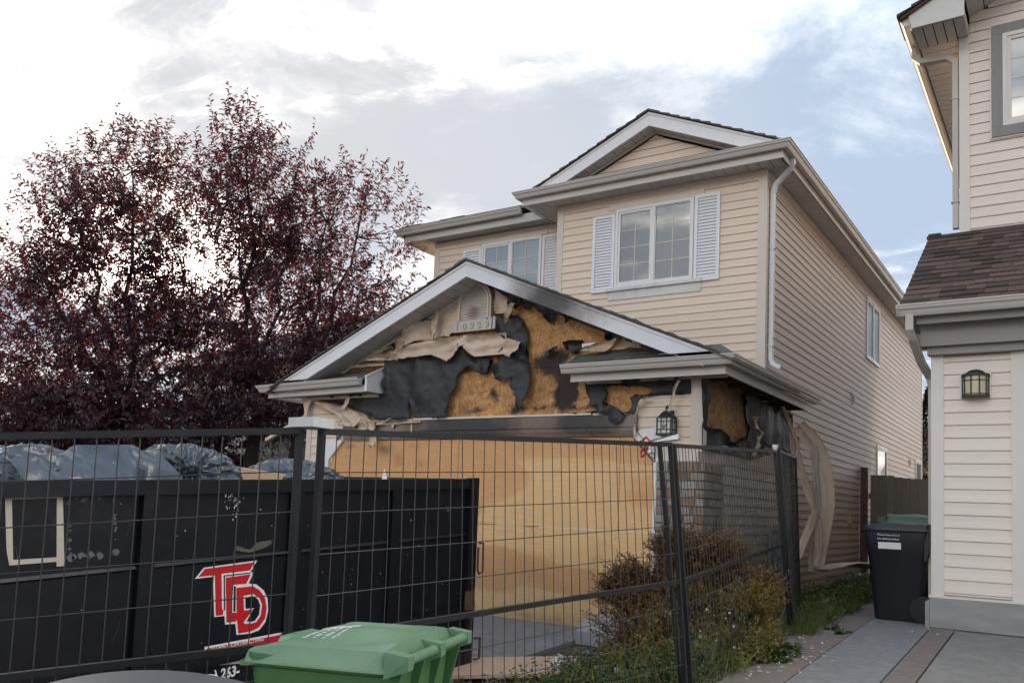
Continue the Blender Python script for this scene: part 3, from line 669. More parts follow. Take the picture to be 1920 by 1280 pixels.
# upper roof planes with stepped shingle courses
roof = root_part('roof')
def roof_planes(mb, quads, down=.03):
    for q in quads: slabpoly(mb, q, down)
    return mb
rb = MB()
roof_planes(rb, [[(-7.2, YF - .03, APZ - 1.99 * sl), (APX, YF - .03, APZ), (APX, 15.6, APZ), (-7.2, 15.6, APZ - 1.99 * sl)],
                 [(APX, YF - .03, APZ), (-3.2, YF - .03, APZ - 2.01 * sl), (-3.2, 15.6, APZ - 2.01 * sl), (APX, 15.6, APZ)],
                 [(-10.6, 12.02, 6.56), (-7.3, 12.02, 6.56), (-7.3, 15.68, 8.1), (-7.0, 15.68, 8.1)],
                 [(-10.6, 12.02, 6.56), (-7.0, 15.68, 8.1), (-7.0, 23, 8.1), (-10.6, 26.6, 6.56)],
                 [(-3.2, 11.4, 6.53), (-3.2, 26.6, 6.53), (-6.9, 23, 8.1), (-6.9, 15.2, 8.1)],
                 [(-3.2, 26.6, 6.53), (-10.6, 26.6, 6.56), (-7.0, 23, 8.1)]])
emit('roof_deck', rb, shingle_m, roof)
def shingle_edge(parent, apx, apz, xe, s, Y0, Y1, step=.15, m=None, th=.016):
    """overlapping courses on a gable slope, each a full-width strip whose butt shows as a step at the rake"""
    d = -1 if xe < apx else 1; L_ = abs(xe - apx); n = int(L_ / step)
    for i in range(n):
        a = i * L_ / n; b = (i + 1) * L_ / n + .03; j = random.uniform(-.004, .01)
        f = lambda t, up: apz - t * s + up
        pts = [(apx + d * a, f(a, .0)), (apx + d * b, f(b, .0)), (apx + d * b, f(b, th + .012 + j)), (apx + d * a, f(a, .006))]
        if i == 0: pts[3] = (apx, apz + .028); pts[0] = (apx, apz)
        emit('shingle_course', MB().prism(pts, lambda p, q, h: (p, h, q), Y0 - random.uniform(.0, .015), Y1), m or shingle_m, parent)
shingle_edge(roof, APX, APZ + .002, -7.2, sl, YF - .075, YF + .8); shingle_edge(roof, APX, APZ + .002, -3.22, sl, YF - .075, YF + .8)
shingles(roof, lambda u, s, h: (-10.55 + u, 12.03 + s * .92, 6.57 + s * .38 + h), 3.1, .30, shingle_m, tab=.24, exp=.15, th=.018, seed=5)
# downspout at the bay corner
emit('downspout', MB().rect_tube([(-3.24, YB + .03, 6.44), (-3.24, YB + .03, 6.33), (-3.30, YB + .06, 6.26), (-3.50, YB + .12, 6.10), (-3.535, YB + .13, 6.0), (-3.535, YB + .13, 5.2), (-3.535, YB + .13, 3.62), (-3.50, YB + .10, 3.55), (-3.36, YB + .0, 3.47)], .075, .055, (0, 1, 0)).box(-3.577, -3.49, YB + .085, YB + .175, 5.18, 5.195).box(-3.577, -3.49, YB + .085, YB + .175, 3.8, 3.815), mat('downspout_white', (.68, .68, .70), .4, .04, 6, dirt=.1, dirtcol=(.4, .38, .36)), H1)

# ------------------------------------------------------------------ garage front
gar = root_part('garage_front')
GX = -6.745; GZ = 4.668; gs = .424; YR = 9.01
# strand board sheets behind everything
CH = charfn([([(-5.789,3.776)][0][0], 3.95, .10, .10, .5), ([(-5.476,2.989)][0][0], 2.93, .17, .26, 1.1), ([(-5.732,3.344)][0][0], 3.27, .22, .10, .75), ([(-5.606,3.450)][0][0], 3.4, .18, .07, .7),
    ([(-5.054,3.747)][0][0], 3.98, .55, .10, .8), ([(-5.780,4.024)][0][0], 4.25, .18, .12, .8), ([(-6.836,2.759)][0][0], 2.72, .18, .05, .55), ([(-6.437,2.982)][0][0], 2.90, .16, .07, .35), ([(-6.562,3.056)][0][0], 2.98, .06, .06, .5),
    ([(-5.838,2.728)][0][0], 2.72, .22, .03, .5), ([(-6.146,2.704)][0][0], 2.70, .08, .07, .7), ([(-5.292,2.933)][0][0], 2.9, .08, .16, .55), ([(-5.313,3.479)][0][0], 3.45, .14, .08, .6), ([(-5.193,2.676)][0][0], 2.70, .2, .03, .5), (-3.9, 2.9, .5, .5, .2)], .0)
_CH = CH
def CH(x, z):
    wx = x + .22 * fb(x * 2.6, z * 2.6, 4.) + .05 * fb(x * 11, z * 11, 1.); wz = z + .16 * fb(x * 2.9 + 7, z * 2.9, 9.) + .04 * fb(x * 11, z * 11, 6.)
    st = .28 * max(0, .5 - abs(fb(x * 3.1 + 3, z * 6 - x * 2.2, 12., 3)) * 14) 
    return 1.25 * _CH(wx, wz) * (1 + .9 * fb(x * 7, z * 7, 3.)) + st * sstep(.0, .25, _CH(wx, wz) + .12)
def gz(x): return GZ - abs(x - GX) * gs - .06
seamx = [XL, -8.27, [(-5.525,3.754)][0][0], XR]; seamz = [2.58, [(-5.505,3.249)][0][1], 4.64]
for i in range(3):
    for j in range(2):
        a = seamx[i] + .002; b = seamx[i + 1] - .002; c = seamz[j] + .002; d = seamz[j + 1] - .002
        P = [(a, c), (b, c)]
        top = [(x, min(d, gz(x))) for x in ([b, a] if not (a < GX < b) else [b, GX, a])]
        if max(t[1] for t in top) <= c + .02: continue
        xc = GX + (GZ - .06 - d) / gs; xc2 = GX - (GZ - .06 - d) / gs
        for xx in (xc, xc2):
            if a < xx < b: top.append((xx, d))
        low = [t for t in top if t[1] < c]
        if low:
            for t in low: top.remove(t)
            xz = GX + (GZ - .06 - c) / gs; xz2 = GX - (GZ - .06 - c) / gs
            if b > xz: P[1] = (min(b, xz), c)
            if a < xz2: P[0] = (max(a, xz2), c)
        top.sort(key=lambda t: -t[0]); P += [t for t in top if t[1] > c + .001]
        sheet('osb_sheet', P, FY(YG + .016), osb_m, gar, base=.002, amp=.0, thick=.012, res=.03, rough=0., char=CH)
# torn black building paper
ZA = '820,520,4.267'
tar = root_part('building_paper')
sheet('torn_paper', [(-9.874,2.995),(-8.418,3.019),(-8.451,3.494),(-8.229,3.501),(-7.897,3.506),(-7.542,3.514),(-7.379,3.428),(-7.223,3.406),(-7.107,3.536),(-7.067,3.632),(-6.988,3.577),(-6.861,3.445),(-6.654,3.457),(-6.519,3.375),(-6.571,3.257),(-6.641,3.193),(-6.791,3.245),(-6.898,3.305),(-7.060,3.235),(-7.108,3.163),(-7.080,3.039),(-7.211,2.933),(-7.190,2.820),(-7.261,2.724),(-7.211,2.660),(-7.286,2.620),(-7.874,2.620),(-7.906,2.819),(-7.948,2.867),(-7.957,2.795),(-7.932,2.718),(-7.952,2.621),(-8.272,2.619),(-8.546,2.625),(-8.798,2.729),(-9.017,2.789),(-9.167,2.847),(-9.813,2.960)], FY(YG), tar_m, tar, base=.030, amp=.034, freq=3.4, seed=1, rough=.012, res=.035,
      shape=lambda x, z: .05 * math.exp(-((x - [(-7.798,3.224)][0][0]) / .10) ** 2) * sstep(2.75, 3.05, z) + .03 * math.exp(-((x - [(-7.099,3.386)][0][0]) / .2) ** 2))
sheet('torn_paper', [(-6.514,4.004),(-6.353,4.006),(-6.271,3.965),(-6.142,3.961),(-6.070,3.879),(-5.995,3.739),(-5.975,3.588),(-5.983,3.456),(-5.982,3.348),(-5.937,3.287),(-5.897,3.121),(-5.903,2.957),(-5.937,2.860),(-6.001,2.796),(-6.006,2.698),(-6.054,2.686),(-6.107,2.783),(-6.121,2.867),(-6.172,2.910),(-6.144,2.934),(-6.214,2.978),(-6.246,3.021),(-6.229,3.154),(-6.290,3.104),(-6.358,3.073),(-6.468,3.141),(-6.495,3.286),(-6.464,3.395),(-6.448,3.487),(-6.336,3.648),(-6.461,3.743)], FY(YG), tar_m, tar, base=.034, amp=.036, freq=4., seed=2, rough=.014, res=.032,
      shape=lambda x, z: .045 * sstep(3.2, 2.8, z))
sheet('torn_paper', [(-5.123,3.002),(-4.862,3.018),(-4.112,2.997),(-3.733,3.011),(-3.729,2.820),(-4.319,2.813),(-4.375,2.762),(-4.411,2.605),(-4.543,2.601),(-4.574,2.533),(-4.590,2.503),(-4.707,2.482),(-4.752,2.553),(-4.762,2.602),(-5.341,2.618),(-5.342,2.638),(-5.180,2.629),(-5.075,2.645),(-4.944,2.654),(-4.954,2.690),(-5.069,2.720),(-5.048,2.787),(-5.101,2.875)], FY(YG), tar_m, tar, base=.018, amp=.02, freq=3.2, seed=3, rough=.012, res=.035,
      holes=[[(-4.833,2.942),(-4.757,2.966),(-4.587,2.943),(-4.388,2.937),(-4.217,2.900),(-4.255,2.833),(-4.435,2.841),(-4.508,2.805),(-4.473,2.728),(-4.487,2.652),(-4.560,2.616),(-4.680,2.689),(-4.835,2.756),(-4.804,2.832)]],
      shape=lambda x, z: .07 * sstep(2.78, 2.55, z) * math.exp(-((x - [(-4.660,2.596)][0][0]) / .16) ** 2))
for k, P in enumerate(([(-5.967,4.104),(-5.670,4.041),(-5.598,3.895),(-5.631,3.797),(-5.698,3.835),(-5.759,3.926),(-5.877,4.012)], [(-5.446,3.917),(-5.387,3.918),(-5.361,3.809),(-5.418,3.779)],
        [(-5.003,3.728),(-4.845,3.695),(-4.633,3.581),(-4.702,3.524),(-4.818,3.514),(-4.861,3.646)], [(-5.419,3.528),(-5.344,3.555),(-5.155,3.548),(-5.146,3.434),(-5.302,3.412),(-5.397,3.438)],
        [(-7.953,4.006),(-7.554,4.160),(-7.596,4.021),(-7.920,4.008)], [(-8.836,3.623),(-8.314,3.878),(-8.034,3.979),(-8.235,3.715),(-8.449,3.603)], [(-6.330,4.215),(-6.120,4.177),(-6.103,4.091),(-6.182,4.023),(-6.245,4.114),(-6.321,4.108)],
        [(-5.726,3.428),(-5.525,3.515),(-5.519,3.479),(-5.631,3.392),(-5.700,3.361)], [(-6.136,4.162),(-5.977,4.104),(-5.983,4.013),(-6.051,4.016),(-6.074,4.097)],
        [(-6.644,3.456),(-6.560,3.425),(-6.555,3.314),(-6.621,3.204),(-6.692,3.194),(-6.745,3.227),(-6.725,3.435)], [(-6.148,3.577),(-6.021,3.584),(-5.957,3.447),(-5.961,3.315),(-6.107,3.341),(-6.141,3.426)])):
    sheet('torn_paper', P, FY(YG), tar_m, tar, base=.03 if k not in (4, 5) else .016, amp=.045 if k not in (4, 5, 9) else .01, freq=7., seed=20 + k, res=.03, rough=.008)
# warped and hanging vinyl
mel = root_part('warped_siding')
sheet('warped_board', [(-7.518,4.176),(-7.107,4.340),(-7.084,3.930),(-7.154,3.806),(-7.259,3.759),(-7.431,3.765),(-7.556,3.736),(-7.612,3.868)], FY(YG), melt_m, mel, base=.035, amp=.014, freq=2.5, seed=31, res=.035, rough=.006, ridges=.016)
sheet('warped_board', [(-8.298,3.525),(-8.209,3.707),(-8.024,3.953),(-7.798,4.017),(-7.588,4.014),(-7.556,3.736),(-7.877,3.709),(-8.104,3.648)], FY(YG), melt_m, mel, base=.08, amp=.04, freq=3, seed=32, res=.035, rough=.006, shape=lambda x, z: .04 * math.sin(x * 9 + z * 6))
sheet('hanging_strip', [(-7.546,3.971),(-7.391,4.164),(-7.421,3.990),(-7.474,3.722),(-7.525,3.721)], FY(YG), melt_m, mel, base=.11, amp=.02, freq=6, seed=33, res=.03, rough=.003)
sheet('warped_board', [(-9.140,3.486),(-8.539,3.532),(-8.136,3.624),(-7.683,3.720),(-7.150,3.743),(-6.788,3.728),(-6.295,3.733),(-6.263,3.651),(-6.031,3.574),(-6.114,3.462),(-6.194,3.384),(-6.338,3.441),(-6.539,3.442),(-6.772,3.428),(-6.889,3.502),(-6.960,3.605),(-7.050,3.587),(-7.120,3.480),(-7.238,3.393),(-7.349,3.440),(-7.542,3.507),(-7.863,3.490),(-8.398,3.484)], FY(YG), melt_m, mel, base=.09, amp=.045, freq=2.4, seed=34, res=.032, rough=.006,
      shape=lambda x, z: .035 * math.sin((z + .12 * math.sin(x * 2.2)) * 42) * .5 + .03 * math.sin(x * 7))
sheet('warped_board', [(-9.430,3.408),(-8.774,3.631),(-8.362,3.709),(-8.292,3.677),(-8.333,3.536),(-8.556,3.524),(-9.123,3.497)], FY(YG), melt_m, mel, base=.02, amp=.012, freq=3, seed=35, res=.035, rough=.004, ridges=.014)
sheet('warped_board', [(-6.555,4.367),(-6.302,4.200),(-6.310,4.002),(-6.522,4.002)], FY(YG), melt_m, mel, base=.015, amp=.008, freq=3, seed=36, res=.035, rough=.004, ridges=.014)
sheet('warped_board', [(-9.158,3.474),(-8.465,3.460),(-8.445,3.417),(-9.430,3.408)], FY(YG), melt_m, mel, base=.03, amp=.01, freq=3, seed=37, res=.04, rough=.002)
sheet('hanging_strip', [(-6.299,4.047),(-6.233,4.125),(-6.153,4.100),(-6.195,3.953),(-6.251,3.883),(-6.328,3.839),(-6.283,3.928)], FY(YG), melt_m, mel, base=.08, amp=.05, freq=8, seed=38, res=.025, rough=.004)
sheet('warped_board', [(-9.808,2.949),(-9.548,2.889),(-9.180,2.795),(-8.959,2.788),(-8.738,2.717),(-8.625,2.627),(-8.517,2.592),(-8.501,2.513),(-8.528,2.450),(-8.612,2.451),(-8.658,2.500),(-8.858,2.600),(-8.885,2.520),(-9.250,2.552),(-9.235,2.641),(-9.400,2.744),(-9.659,2.835)], FY(YG), melt_m, mel, base=.09, amp=.05, freq=4.5, seed=39, res=.03, rough=.008, shape=lambda x, z: .03 * math.sin(x * 16 + z * 22))
sheet('warped_board', [(-8.933,2.671),(-8.702,2.601),(-8.652,2.504),(-8.756,2.457),(-8.887,2.476)], FY(YG), melt_m, mel, base=.05, amp=.06, freq=11, seed=40, res=.022, rough=.008)
sheet('hanging_strip', [(-9.091,2.972),(-8.980,2.960),(-9.019,2.888),(-9.141,2.762),(-9.182,2.715),(-9.157,2.828)], FY(YG), melt_m, mel, base=.13, amp=.03, freq=6, seed=41, res=.03, rough=.003)
sheet('hanging_strip', [(-8.579,2.369),(-8.497,2.399),(-8.467,2.273),(-8.483,2.202),(-8.538,2.242),(-8.567,2.203),(-8.593,2.274)], FY(YG), melt_m, mel, base=.10, amp=.04, freq=12, seed=42, res=.02, rough=.005)
sheet('warped_board', [(-8.554,2.605),(-8.468,2.588),(-8.245,2.653),(-8.234,2.637),(-8.405,2.570),(-7.710,2.597),(-7.708,2.563),(-8.177,2.550),(-8.193,2.495),(-8.234,2.496),(-8.258,2.544),(-8.507,2.541)], FY(YG), melt_m, mel, base=.05, amp=.02, freq=5, seed=43, res=.03, rough=.004)
sheet('warped_board', [(-5.180,3.398),(-5.084,3.439),(-4.876,3.486),(-4.740,3.500),(-4.603,3.564),(-4.671,3.479),(-4.838,3.370),(-4.994,3.374)], FY(YG), melt_m, mel, base=.07, amp=.05, freq=5, seed=44, res=.03, rough=.006, shape=lambda x, z: .03 * math.sin(x * 10 + z * 30))
sheet('warped_board', [(-4.783,3.397),(-4.684,3.476),(-4.602,3.544),(-4.433,3.485),(-4.194,3.401)], FY(YG), melt_m, mel, base=.015, amp=.006, freq=3, seed=45, res=.035, rough=.003, ridges=.014)
sheet('hanging_strip', [(-3.825,2.967),(-3.798,2.949),(-3.881,2.796),(-3.930,2.632),(-3.953,2.517),(-3.976,2.394),(-4.002,2.394),(-3.990,2.585),(-3.948,2.683),(-3.900,2.847)], FY(YG), melt_m, mel, base=.12, amp=.03, freq=7, seed=46, res=.025, rough=.004, label='scorched strip of siding dangling beside the right lantern')
sheet('hanging_strip', [(-4.346,2.777),(-4.173,2.791),(-4.299,2.749),(-4.361,2.658),(-4.403,2.522),(-4.388,2.335),(-4.415,2.318),(-4.436,2.386),(-4.396,2.590),(-4.380,2.692)], FY(YG), melt_m, mel, base=.05, amp=.02, freq=7, seed=47, res=.03, rough=.004)
emit('insulation_scrap', MB().prism([(-5.159,3.497),(-4.944,3.505),(-5.030,3.467),(-5.153,3.449)], lambda p, q, h: (p, h, q), 9.36, 9.40), white_m, mel)
# intact courses left and right of the door
siding(gar, FY(YG), 2.0, 2.93, lambda z: [(-9.93, -9.24 if z > 2.62 else -9.44 + .9 * max(0, z - 2.30))], siding_m, 2.62)
emit('corner_board', MB().box(XL - .02, -9.92, YG - .028, YG + .02, .0, 2.98).box(XL - .022, XL, YG - .026, YG + .09, 0, 2.98), trim_m, gar)
siding(gar, FY(YG), 2.20, 2.80, lambda z: [(-4.42 + max(0, 2.45 - z) * .9, -3.73)], siding_m, 2.80 - EXP * 5)
emit('corner_board', MB().box(-3.735, -3.60, YG - .028, YG + .02, 2.2, 3.02).box(-3.60, -3.576, YG - .028, YG + .08, 2.2, 3.02), trim_m, gar)
emit('skirt_board', MB().box(-4.19, -3.585, YG - .045, YG + .02, 2.035, 2.215), trim_m, gar)
emit('siding_channel', MB().box(-4.36, -3.735, YG - .024, YG - .002, 2.79, 2.815), trim_m, gar)
# burnt header over the door with its flashing
hb = MB(); n = 120; hx0 = -9.22; hx1 = -4.40
pr_ = [(YG - .01, 2.60), (YG - .055, 2.595), (YG - .06, 2.45), (YG - .045, 2.445), (YG - .045, 2.40), (YG - .03, 2.335), (YG - .01, 2.335)]
vs = []
for i in range(n + 1):
    x = hx0 + (hx1 - hx0) * i / n; sag = .008 * fb(x * 1.3, 2, 1)
    for (y, z) in pr_: vs.append((x, y - .006 * fb(x * 3, z * 5), z + sag))
k = len(pr_); hb.add(vs, [(i * k + j, (i + 1) * k + j, (i + 1) * k + (j + 1) % k, i * k + (j + 1) % k) for i in range(n) for j in range(k)] + [tuple(range(k)), tuple(n * k + j for j in reversed(range(k)))])
ho = emit('door_header', hb, header_m, gar, label='soot-blackened header cap over the boarded garage door')
hc = charfn([(-7.3, 2.52, .75, .2, .75), (-6.4, 2.5, .6, .2, .55), (-5.2, 2.52, .45, .2, .85), (-4.75, 2.5, .2, .2, .3), (-5.75, 2.56, .2, .03, -.3)], .05)
at = ho.data.attributes.new('char', 'FLOAT', 'POINT'); at.data.foreach_set('value', [hc(v[0], v[2]) for v in vs])
emit('head_flashing', MB().box(-7.86, -5.02, YG - .062, YG - .002, 2.603, 2.63).box(-5.0, -4.46, YG - .05, YG - .002, 2.60, 2.622).box(-9.1, -7.9, YG - .04, YG - .002, 2.605, 2.622), trim_m, gar)
emit('dangling_paper_edge', MB().box(-7.885, -7.865, YG - .075, YG - .058, 2.40, 2.61), melt_m, gar)
# plywood over the door: two rows of sheets with cut top corners
hoard = root_part('plywood_hoarding')
def heart(x, z):
    w = .35 * fb(x * 1.1, z * 1.6, 3.) ; w2 = .12 * fb(x * 1.3 + 5, z * 2, 8.)
    top = (z - 2.0 - w2) * 3; left = (-6.35 + .35 * math.sin(z * 4.2) + w - x) * 1.2; ur = .28 - .5 * math.hypot((x + 4.25) / .75, (z - 1.62) / .42) + w2
    zc = .62 - .12 * (x + 5.8) + w2; low = (.20 - abs(z - zc)) * 4 * (1 if x < -4.9 else .6); bot = min((z - .0), (.30 - z)) * -1
    if z < .34 and x < -5.0: left = min(left, -.1)
    return max(-.35, min(.35, max(top, left, ur, low))) 
def heart_attr(o):
    me = o.data; at = me.attributes.new('heart', 'FLOAT', 'POINT'); w = WORLD[o.name]; at.data.foreach_set('value', [heart(v.co.x + w.x, v.co.z + w.z) for v in me.vertices])
ply_c = charfn([(-8.4, 2.2, .13, .12, .40), (-8.15, 2.05, .12, .12, .30), (-9.1, 2.25, .14, .05, .35), (-7.9, 2.24, .3, .04, .22), (-7.75, 1.95, .1, .2, .2)], .0)
lowc = charfn([(-4.85, .75, .35, .35, .18), (-5.6, .05, 1.2, .12, .25)], 0)
ZS = 1.20
for (a, b) in ((-9.50, -7.07), (-7.07, -4.63), (-4.63, -4.17)):
    top = 2.325; P = [(a, ZS), (b, ZS), (b, top), (a, top)]
    if a < -9.4: P = [(a, ZS), (b, ZS), (b, top), (-9.22, top), (-9.50, 2.04)]
    if b > -4.2: P = [(a, ZS), (b, ZS), (b, 2.06), (-4.44, top), (a, top)]
    P = [(p[0] + (.004 if p[0] == a else 0) - (.004 if p[0] == b else 0), p[1]) for p in P]
    heart_attr(sheet('plywood_sheet', P, lambda u, h, z: (u, YG + .01 - h, z), ply_m, hoard, base=.0, amp=0, thick=.014, res=.06, rough=0., char=ply_c))
for (a, b) in ((-9.50, -8.3), (-8.3, -5.86), (-5.86, -4.17)):
    heart_attr(sheet('plywood_sheet', [(a + .0025, .0), (b - .0025, .0), (b - .0025, ZS - .009), (a + .0025, ZS - .009)], lambda u, h, z: (u, YG + .012 - h, z), ply_m, hoard, base=.0, amp=0, thick=.014, res=.06, rough=0., char=lowc))
emit('wood_filler', MB().box(-6.4, -5.95, YG - .0035, YG + .01, 1.193, 1.206).box(-5.75, -4.22, YG - .0035, YG + .01, 1.188, 1.203).box(-5.86, -5.852, YG - .0035, YG + .01, .62, .95), decal_white, hoard)
sc = MB()
for i in range(46):
    x = random.uniform(-9.3, -4.25); z = random.choice((.12, .55, 1.1, 1.32, 1.8, 2.2)) + random.uniform(-.05, .05); sc.box(x - .005, x + .005, YG - .0055, YG - .0035, z - .005, z + .005)
s_ = emit('screw_heads', sc, rust_m, hoard)
# door surround: white jambs and cut-corner brackets
emit('door_jamb', MB().prism([(-9.62, 2.335), (-9.22, 2.335), (-9.50, 2.04), (-9.50, 0), (-9.56, 0), (-9.56, 2.02), (-9.98 + .36, 2.30)], lambda p, q, h: (p, h, q), YG - .05, YG - .006), white_m, gar)
emit('door_jamb', MB().prism([(-4.44, 2.335), (-4.40, 2.38), (-4.10, 2.05), (-4.13, 0.05), (-4.17, .05), (-4.17, 2.06)], lambda p, q, h: (p, h, q), YG - .05, YG - .006), white_m, gar)
emit('corner_infill', MB().prism([(-4.40, 2.40), (-4.17, 2.44), (-4.10, 2.38), (-4.05, 2.036), (-4.10, 2.036)], lambda p, q, h: (p, h, q), YG - .03, YG - .005), white_m, gar)
sb = MB()
for (cx, cz, r, a0, a1) in ((-4.33, 2.25, .035, 0, 5.5), (-4.26, 2.19, .03, 2, 7.2), (-4.20, 2.10, .045, -1, 4.2), (-4.28, 2.25, .06, 3.6, 6.3)):
    sb.tube([(cx + r * math.cos(a0 + (a1 - a0) * i / 14) * (1 - i / 28), YG - .058, cz + r * math.sin(a0 + (a1 - a0) * i / 14) * (1 - i / 28)) for i in range(15)], .005, 5)
sb.tube([(-4.43, YG - .058, 2.30), (-4.17, YG - .058, 2.03)], .006, 5).tube([(-4.155, YG - .058, 2.02), (-4.155, YG - .058, 2.18), (-4.18, YG - .058, 2.24)], .007, 5)
emit('scroll_bracket', sb, black_m, gar)
# gable rakes, soffit, shingle edges
rake(gar, GX, GZ, -10.3, -3.36, YR + .035, .215, gs, white_m, mr=soot_m, clip=3.222)
for d, L_ in ((-1, 3.30), (1, 3.30)):
    soffit_panels(gar, lambda t, s, d=d, L_=L_: (GX + d * L_ * t, YG - s * (YG - YR - .04), GZ - .205 - L_ * t * gs), 22)
    emit('soffit_trim', MB().prism([(GX, GZ - .21), (GX + d * L_, GZ - .21 - L_ * gs), (GX + d * L_, GZ - .245 - L_ * gs), (GX, GZ - .245)], lambda p, q, h: (p, h, q), YG - .05, YG - .012), trim_m if d < 0 else tar_m, gar)
groof = root_part('garage_roof')
emit('roof_deck', roof_planes(MB(), [[(-10.5, YR - .01, GZ - 3.755 * gs), (GX, YR - .01, GZ), (GX, YB, GZ), (-10.5, YB, GZ - 3.755 * gs)], [(GX, YR - .01, GZ), (-3.1, YR - .01, GZ - 3.645 * gs), (-3.1, YB, GZ - 3.645 * gs), (GX, YB, GZ)],
     [(-10.62, 9.14, 3.165), (-8.49, 9.14, 3.20), (-8.49, 9.46, 3.385), (-10.62, 9.46, 3.35)], [(-5.27, 9.14, 3.19), (-3.1, 9.14, 3.19), (-3.4, 9.46, 3.385), (-5.27, 9.46, 3.385)],
     [(-3.1, 9.13, 3.19), (-3.1, 12.82, 3.19), (-3.6, 12.82, 3.33), (-3.6, 9.5, 3.33)], [(-10.5, YB, GZ - 3.755 * gs), (GX, YB, GZ), (GX, YL, GZ), (-10.5, YL, GZ - 3.755 * gs)]], .02), shingle_m, groof)
shingle_edge(groof, GX, GZ + .002, -10.38, gs, YR - .03, YR + .7); shingle_edge(groof, GX, GZ + .002, -3.36, gs, YR - .03, YR + .7)
shingles(groof, lambda u, s, h: (-10.6 + u, 9.14 + s * .865, 3.17 + s * .5 + u * .012 + h + .003), 2.11, .37, shingle_m, tab=.22, exp=.12, seed=8)
shingles(groof, lambda u, s, h: (-5.26 + u, 9.14 + s * .865, 3.195 + s * .5 + h + .003), 1.76, .37, shingle_m, tab=.22, exp=.12, seed=9)
shingles(groof, lambda u, s, h: (-3.11 - s * .91, 11.74 + u, 3.195 + s * .25 + h + .003), 1.05, .5, shingle_m, tab=.22, exp=.14, seed=10)
lead = mat('exposed_flashing', (.22, .24, .26), .45, .1, 8)
emit('flashing', slabpoly(slabpoly(MB(), [(-3.98, 9.03, 3.232), (-3.72, 9.03, 3.232), (-3.66, 9.16, 3.262), (-3.88, 9.16, 3.262)], .006), [(-3.71, 9.03, 3.234), (-3.45, 9.03, 3.234), (-3.40, 9.16, 3.264), (-3.62, 9.16, 3.264)], .006), lead, groof)
# pent eaves: gutter, fascia, end box
pe = root_part('pent_eaves')
gutter(pe, [(-10.66, 11.8, 3.17), (-10.66, 9.13, 3.175), (-8.62, 9.13, 3.205)])
fascia(pe, [(-10.60, 11.8, 3.09), (-10.60, 9.17, 3.09), (-8.50, 9.17, 3.11)], h=.10)
emit('eave_end', MB().prism([(9.08, 3.005), (9.08, 3.20), (9.46, 3.395), (9.46, 3.01)], lambda p, q, h: (h, p, q), -8.52, -8.485).prism([(9.05, 3.20), (9.05, 3.225), (9.46, 3.42), (9.46, 3.395)], lambda p, q, h: (h, p, q), -8.50, -8.47), white_m, pe)
emit('eave_underside', MB().box(-10.55, -8.52, 9.19, 9.44, 3.02, 3.035), soffit_m, pe)
gutter(pe, [(-5.27, 9.13, 3.185), (-3.20, 9.13, 3.185), (-3.20, 12.84, 3.195)])
fascia(pe, [(-5.19, 9.18, 3.10), (-3.25, 9.18, 3.10), (-3.25, 12.70, 3.10)], h=.115)
emit('eave_underside', MB().box(-5.17, -3.62, 9.2, 9.42, 3.05, 3.06).box(-3.595, -3.27, 9.2, 12.68, 3.045, 3.06), raw_wood, pe, label='scorched bare timber under the right eave')
for y in (9.7, 10.3, 10.9, 11.5, 12.1, 12.6): emit('lookout', MB().box(-3.59, -3.27, y - .02, y + .02, 2.99, 3.045), raw_wood, pe)
emit('nailer', MB().box(-5.1, -3.3, 9.40, 9.44, 2.99, 3.045), trim_m, pe)
emit('eave_frame', MB().box(-9.95, -8.55, 9.38, 9.43, 2.96, 3.01), melt_m, pe)
emit('eave_scrap', MB().prism([(-10.139,3.063),(-9.857,2.967),(-9.931,2.860),(-9.952,2.692),(-10.042,2.627),(-10.007,2.778),(-10.044,2.932)], lambda p, q, h: (p, h, q), 9.35, 9.37).rect_tube([(-9.98, 9.5, 2.78), (-10.25, 9.48, 2.66), (-10.95, 9.46, 2.36)], .07, .05, (0, 1, 0)), melt_m, pe, label='broken downspout elbow and torn siding at the left corner')
# arched louvre vent with rust stain
vt = root_part('gable_vent')
VX = -6.865; VR = .285; VZ = 4.205
def arch(r, base, n=20): return [(VX - r, base)] + [(VX + r * math.cos(math.pi - math.pi * i / n), VZ + r * math.sin(math.pi - math.pi * i / n)) for i in range(n + 1)] + [(VX + r, base)]
o_ = arch(VR, 3.93); i_ = arch(VR - .06, 3.95)
rb_ = MB(); n = len(o_)
for (A, B, h0, h1) in ((o_, i_, .02, .085), (arch(VR - .03, 3.93), i_, .085, .10)):
    vs = [(p[0], YG - h1, p[1]) for p in A] + [(p[0], YG - h1, p[1]) for p in B] + [(p[0], YG - h0, p[1]) for p in A] + [(p[0], YG - h0, p[1]) for p in B]; n = len(A)
    rb_.add(vs, [(i, i + 1, n + i + 1, n + i) for i in range(n - 1)] + [(i, 2 * n + i, 2 * n + i + 1, i + 1) for i in range(n - 1)] + [(n + i, n + i + 1, 3 * n + i + 1, 3 * n + i) for i in range(n - 1)])
emit('vent_surround', rb_, trim_m, vt)
t = rustvent_m.node_tree; b_ = t.nodes['Principled BSDF']; s0 = b_.inputs['Base Color'].links[0].from_socket
at_ = t.nodes.new('ShaderNodeTexCoord'); sp_ = t.nodes.new('ShaderNodeMapping'); sp_.inputs[3].default_value = (.7, 1, 9); t.links.new(at_.outputs['Object'], sp_.inputs[0])
nz_ = t.nodes.new('ShaderNodeTexNoise'); t.links.new(sp_.outputs[0], nz_.inputs['Vector']); nz_.inputs['Scale'].default_value = 3.2; nz_.inputs['Detail'].default_value = 8
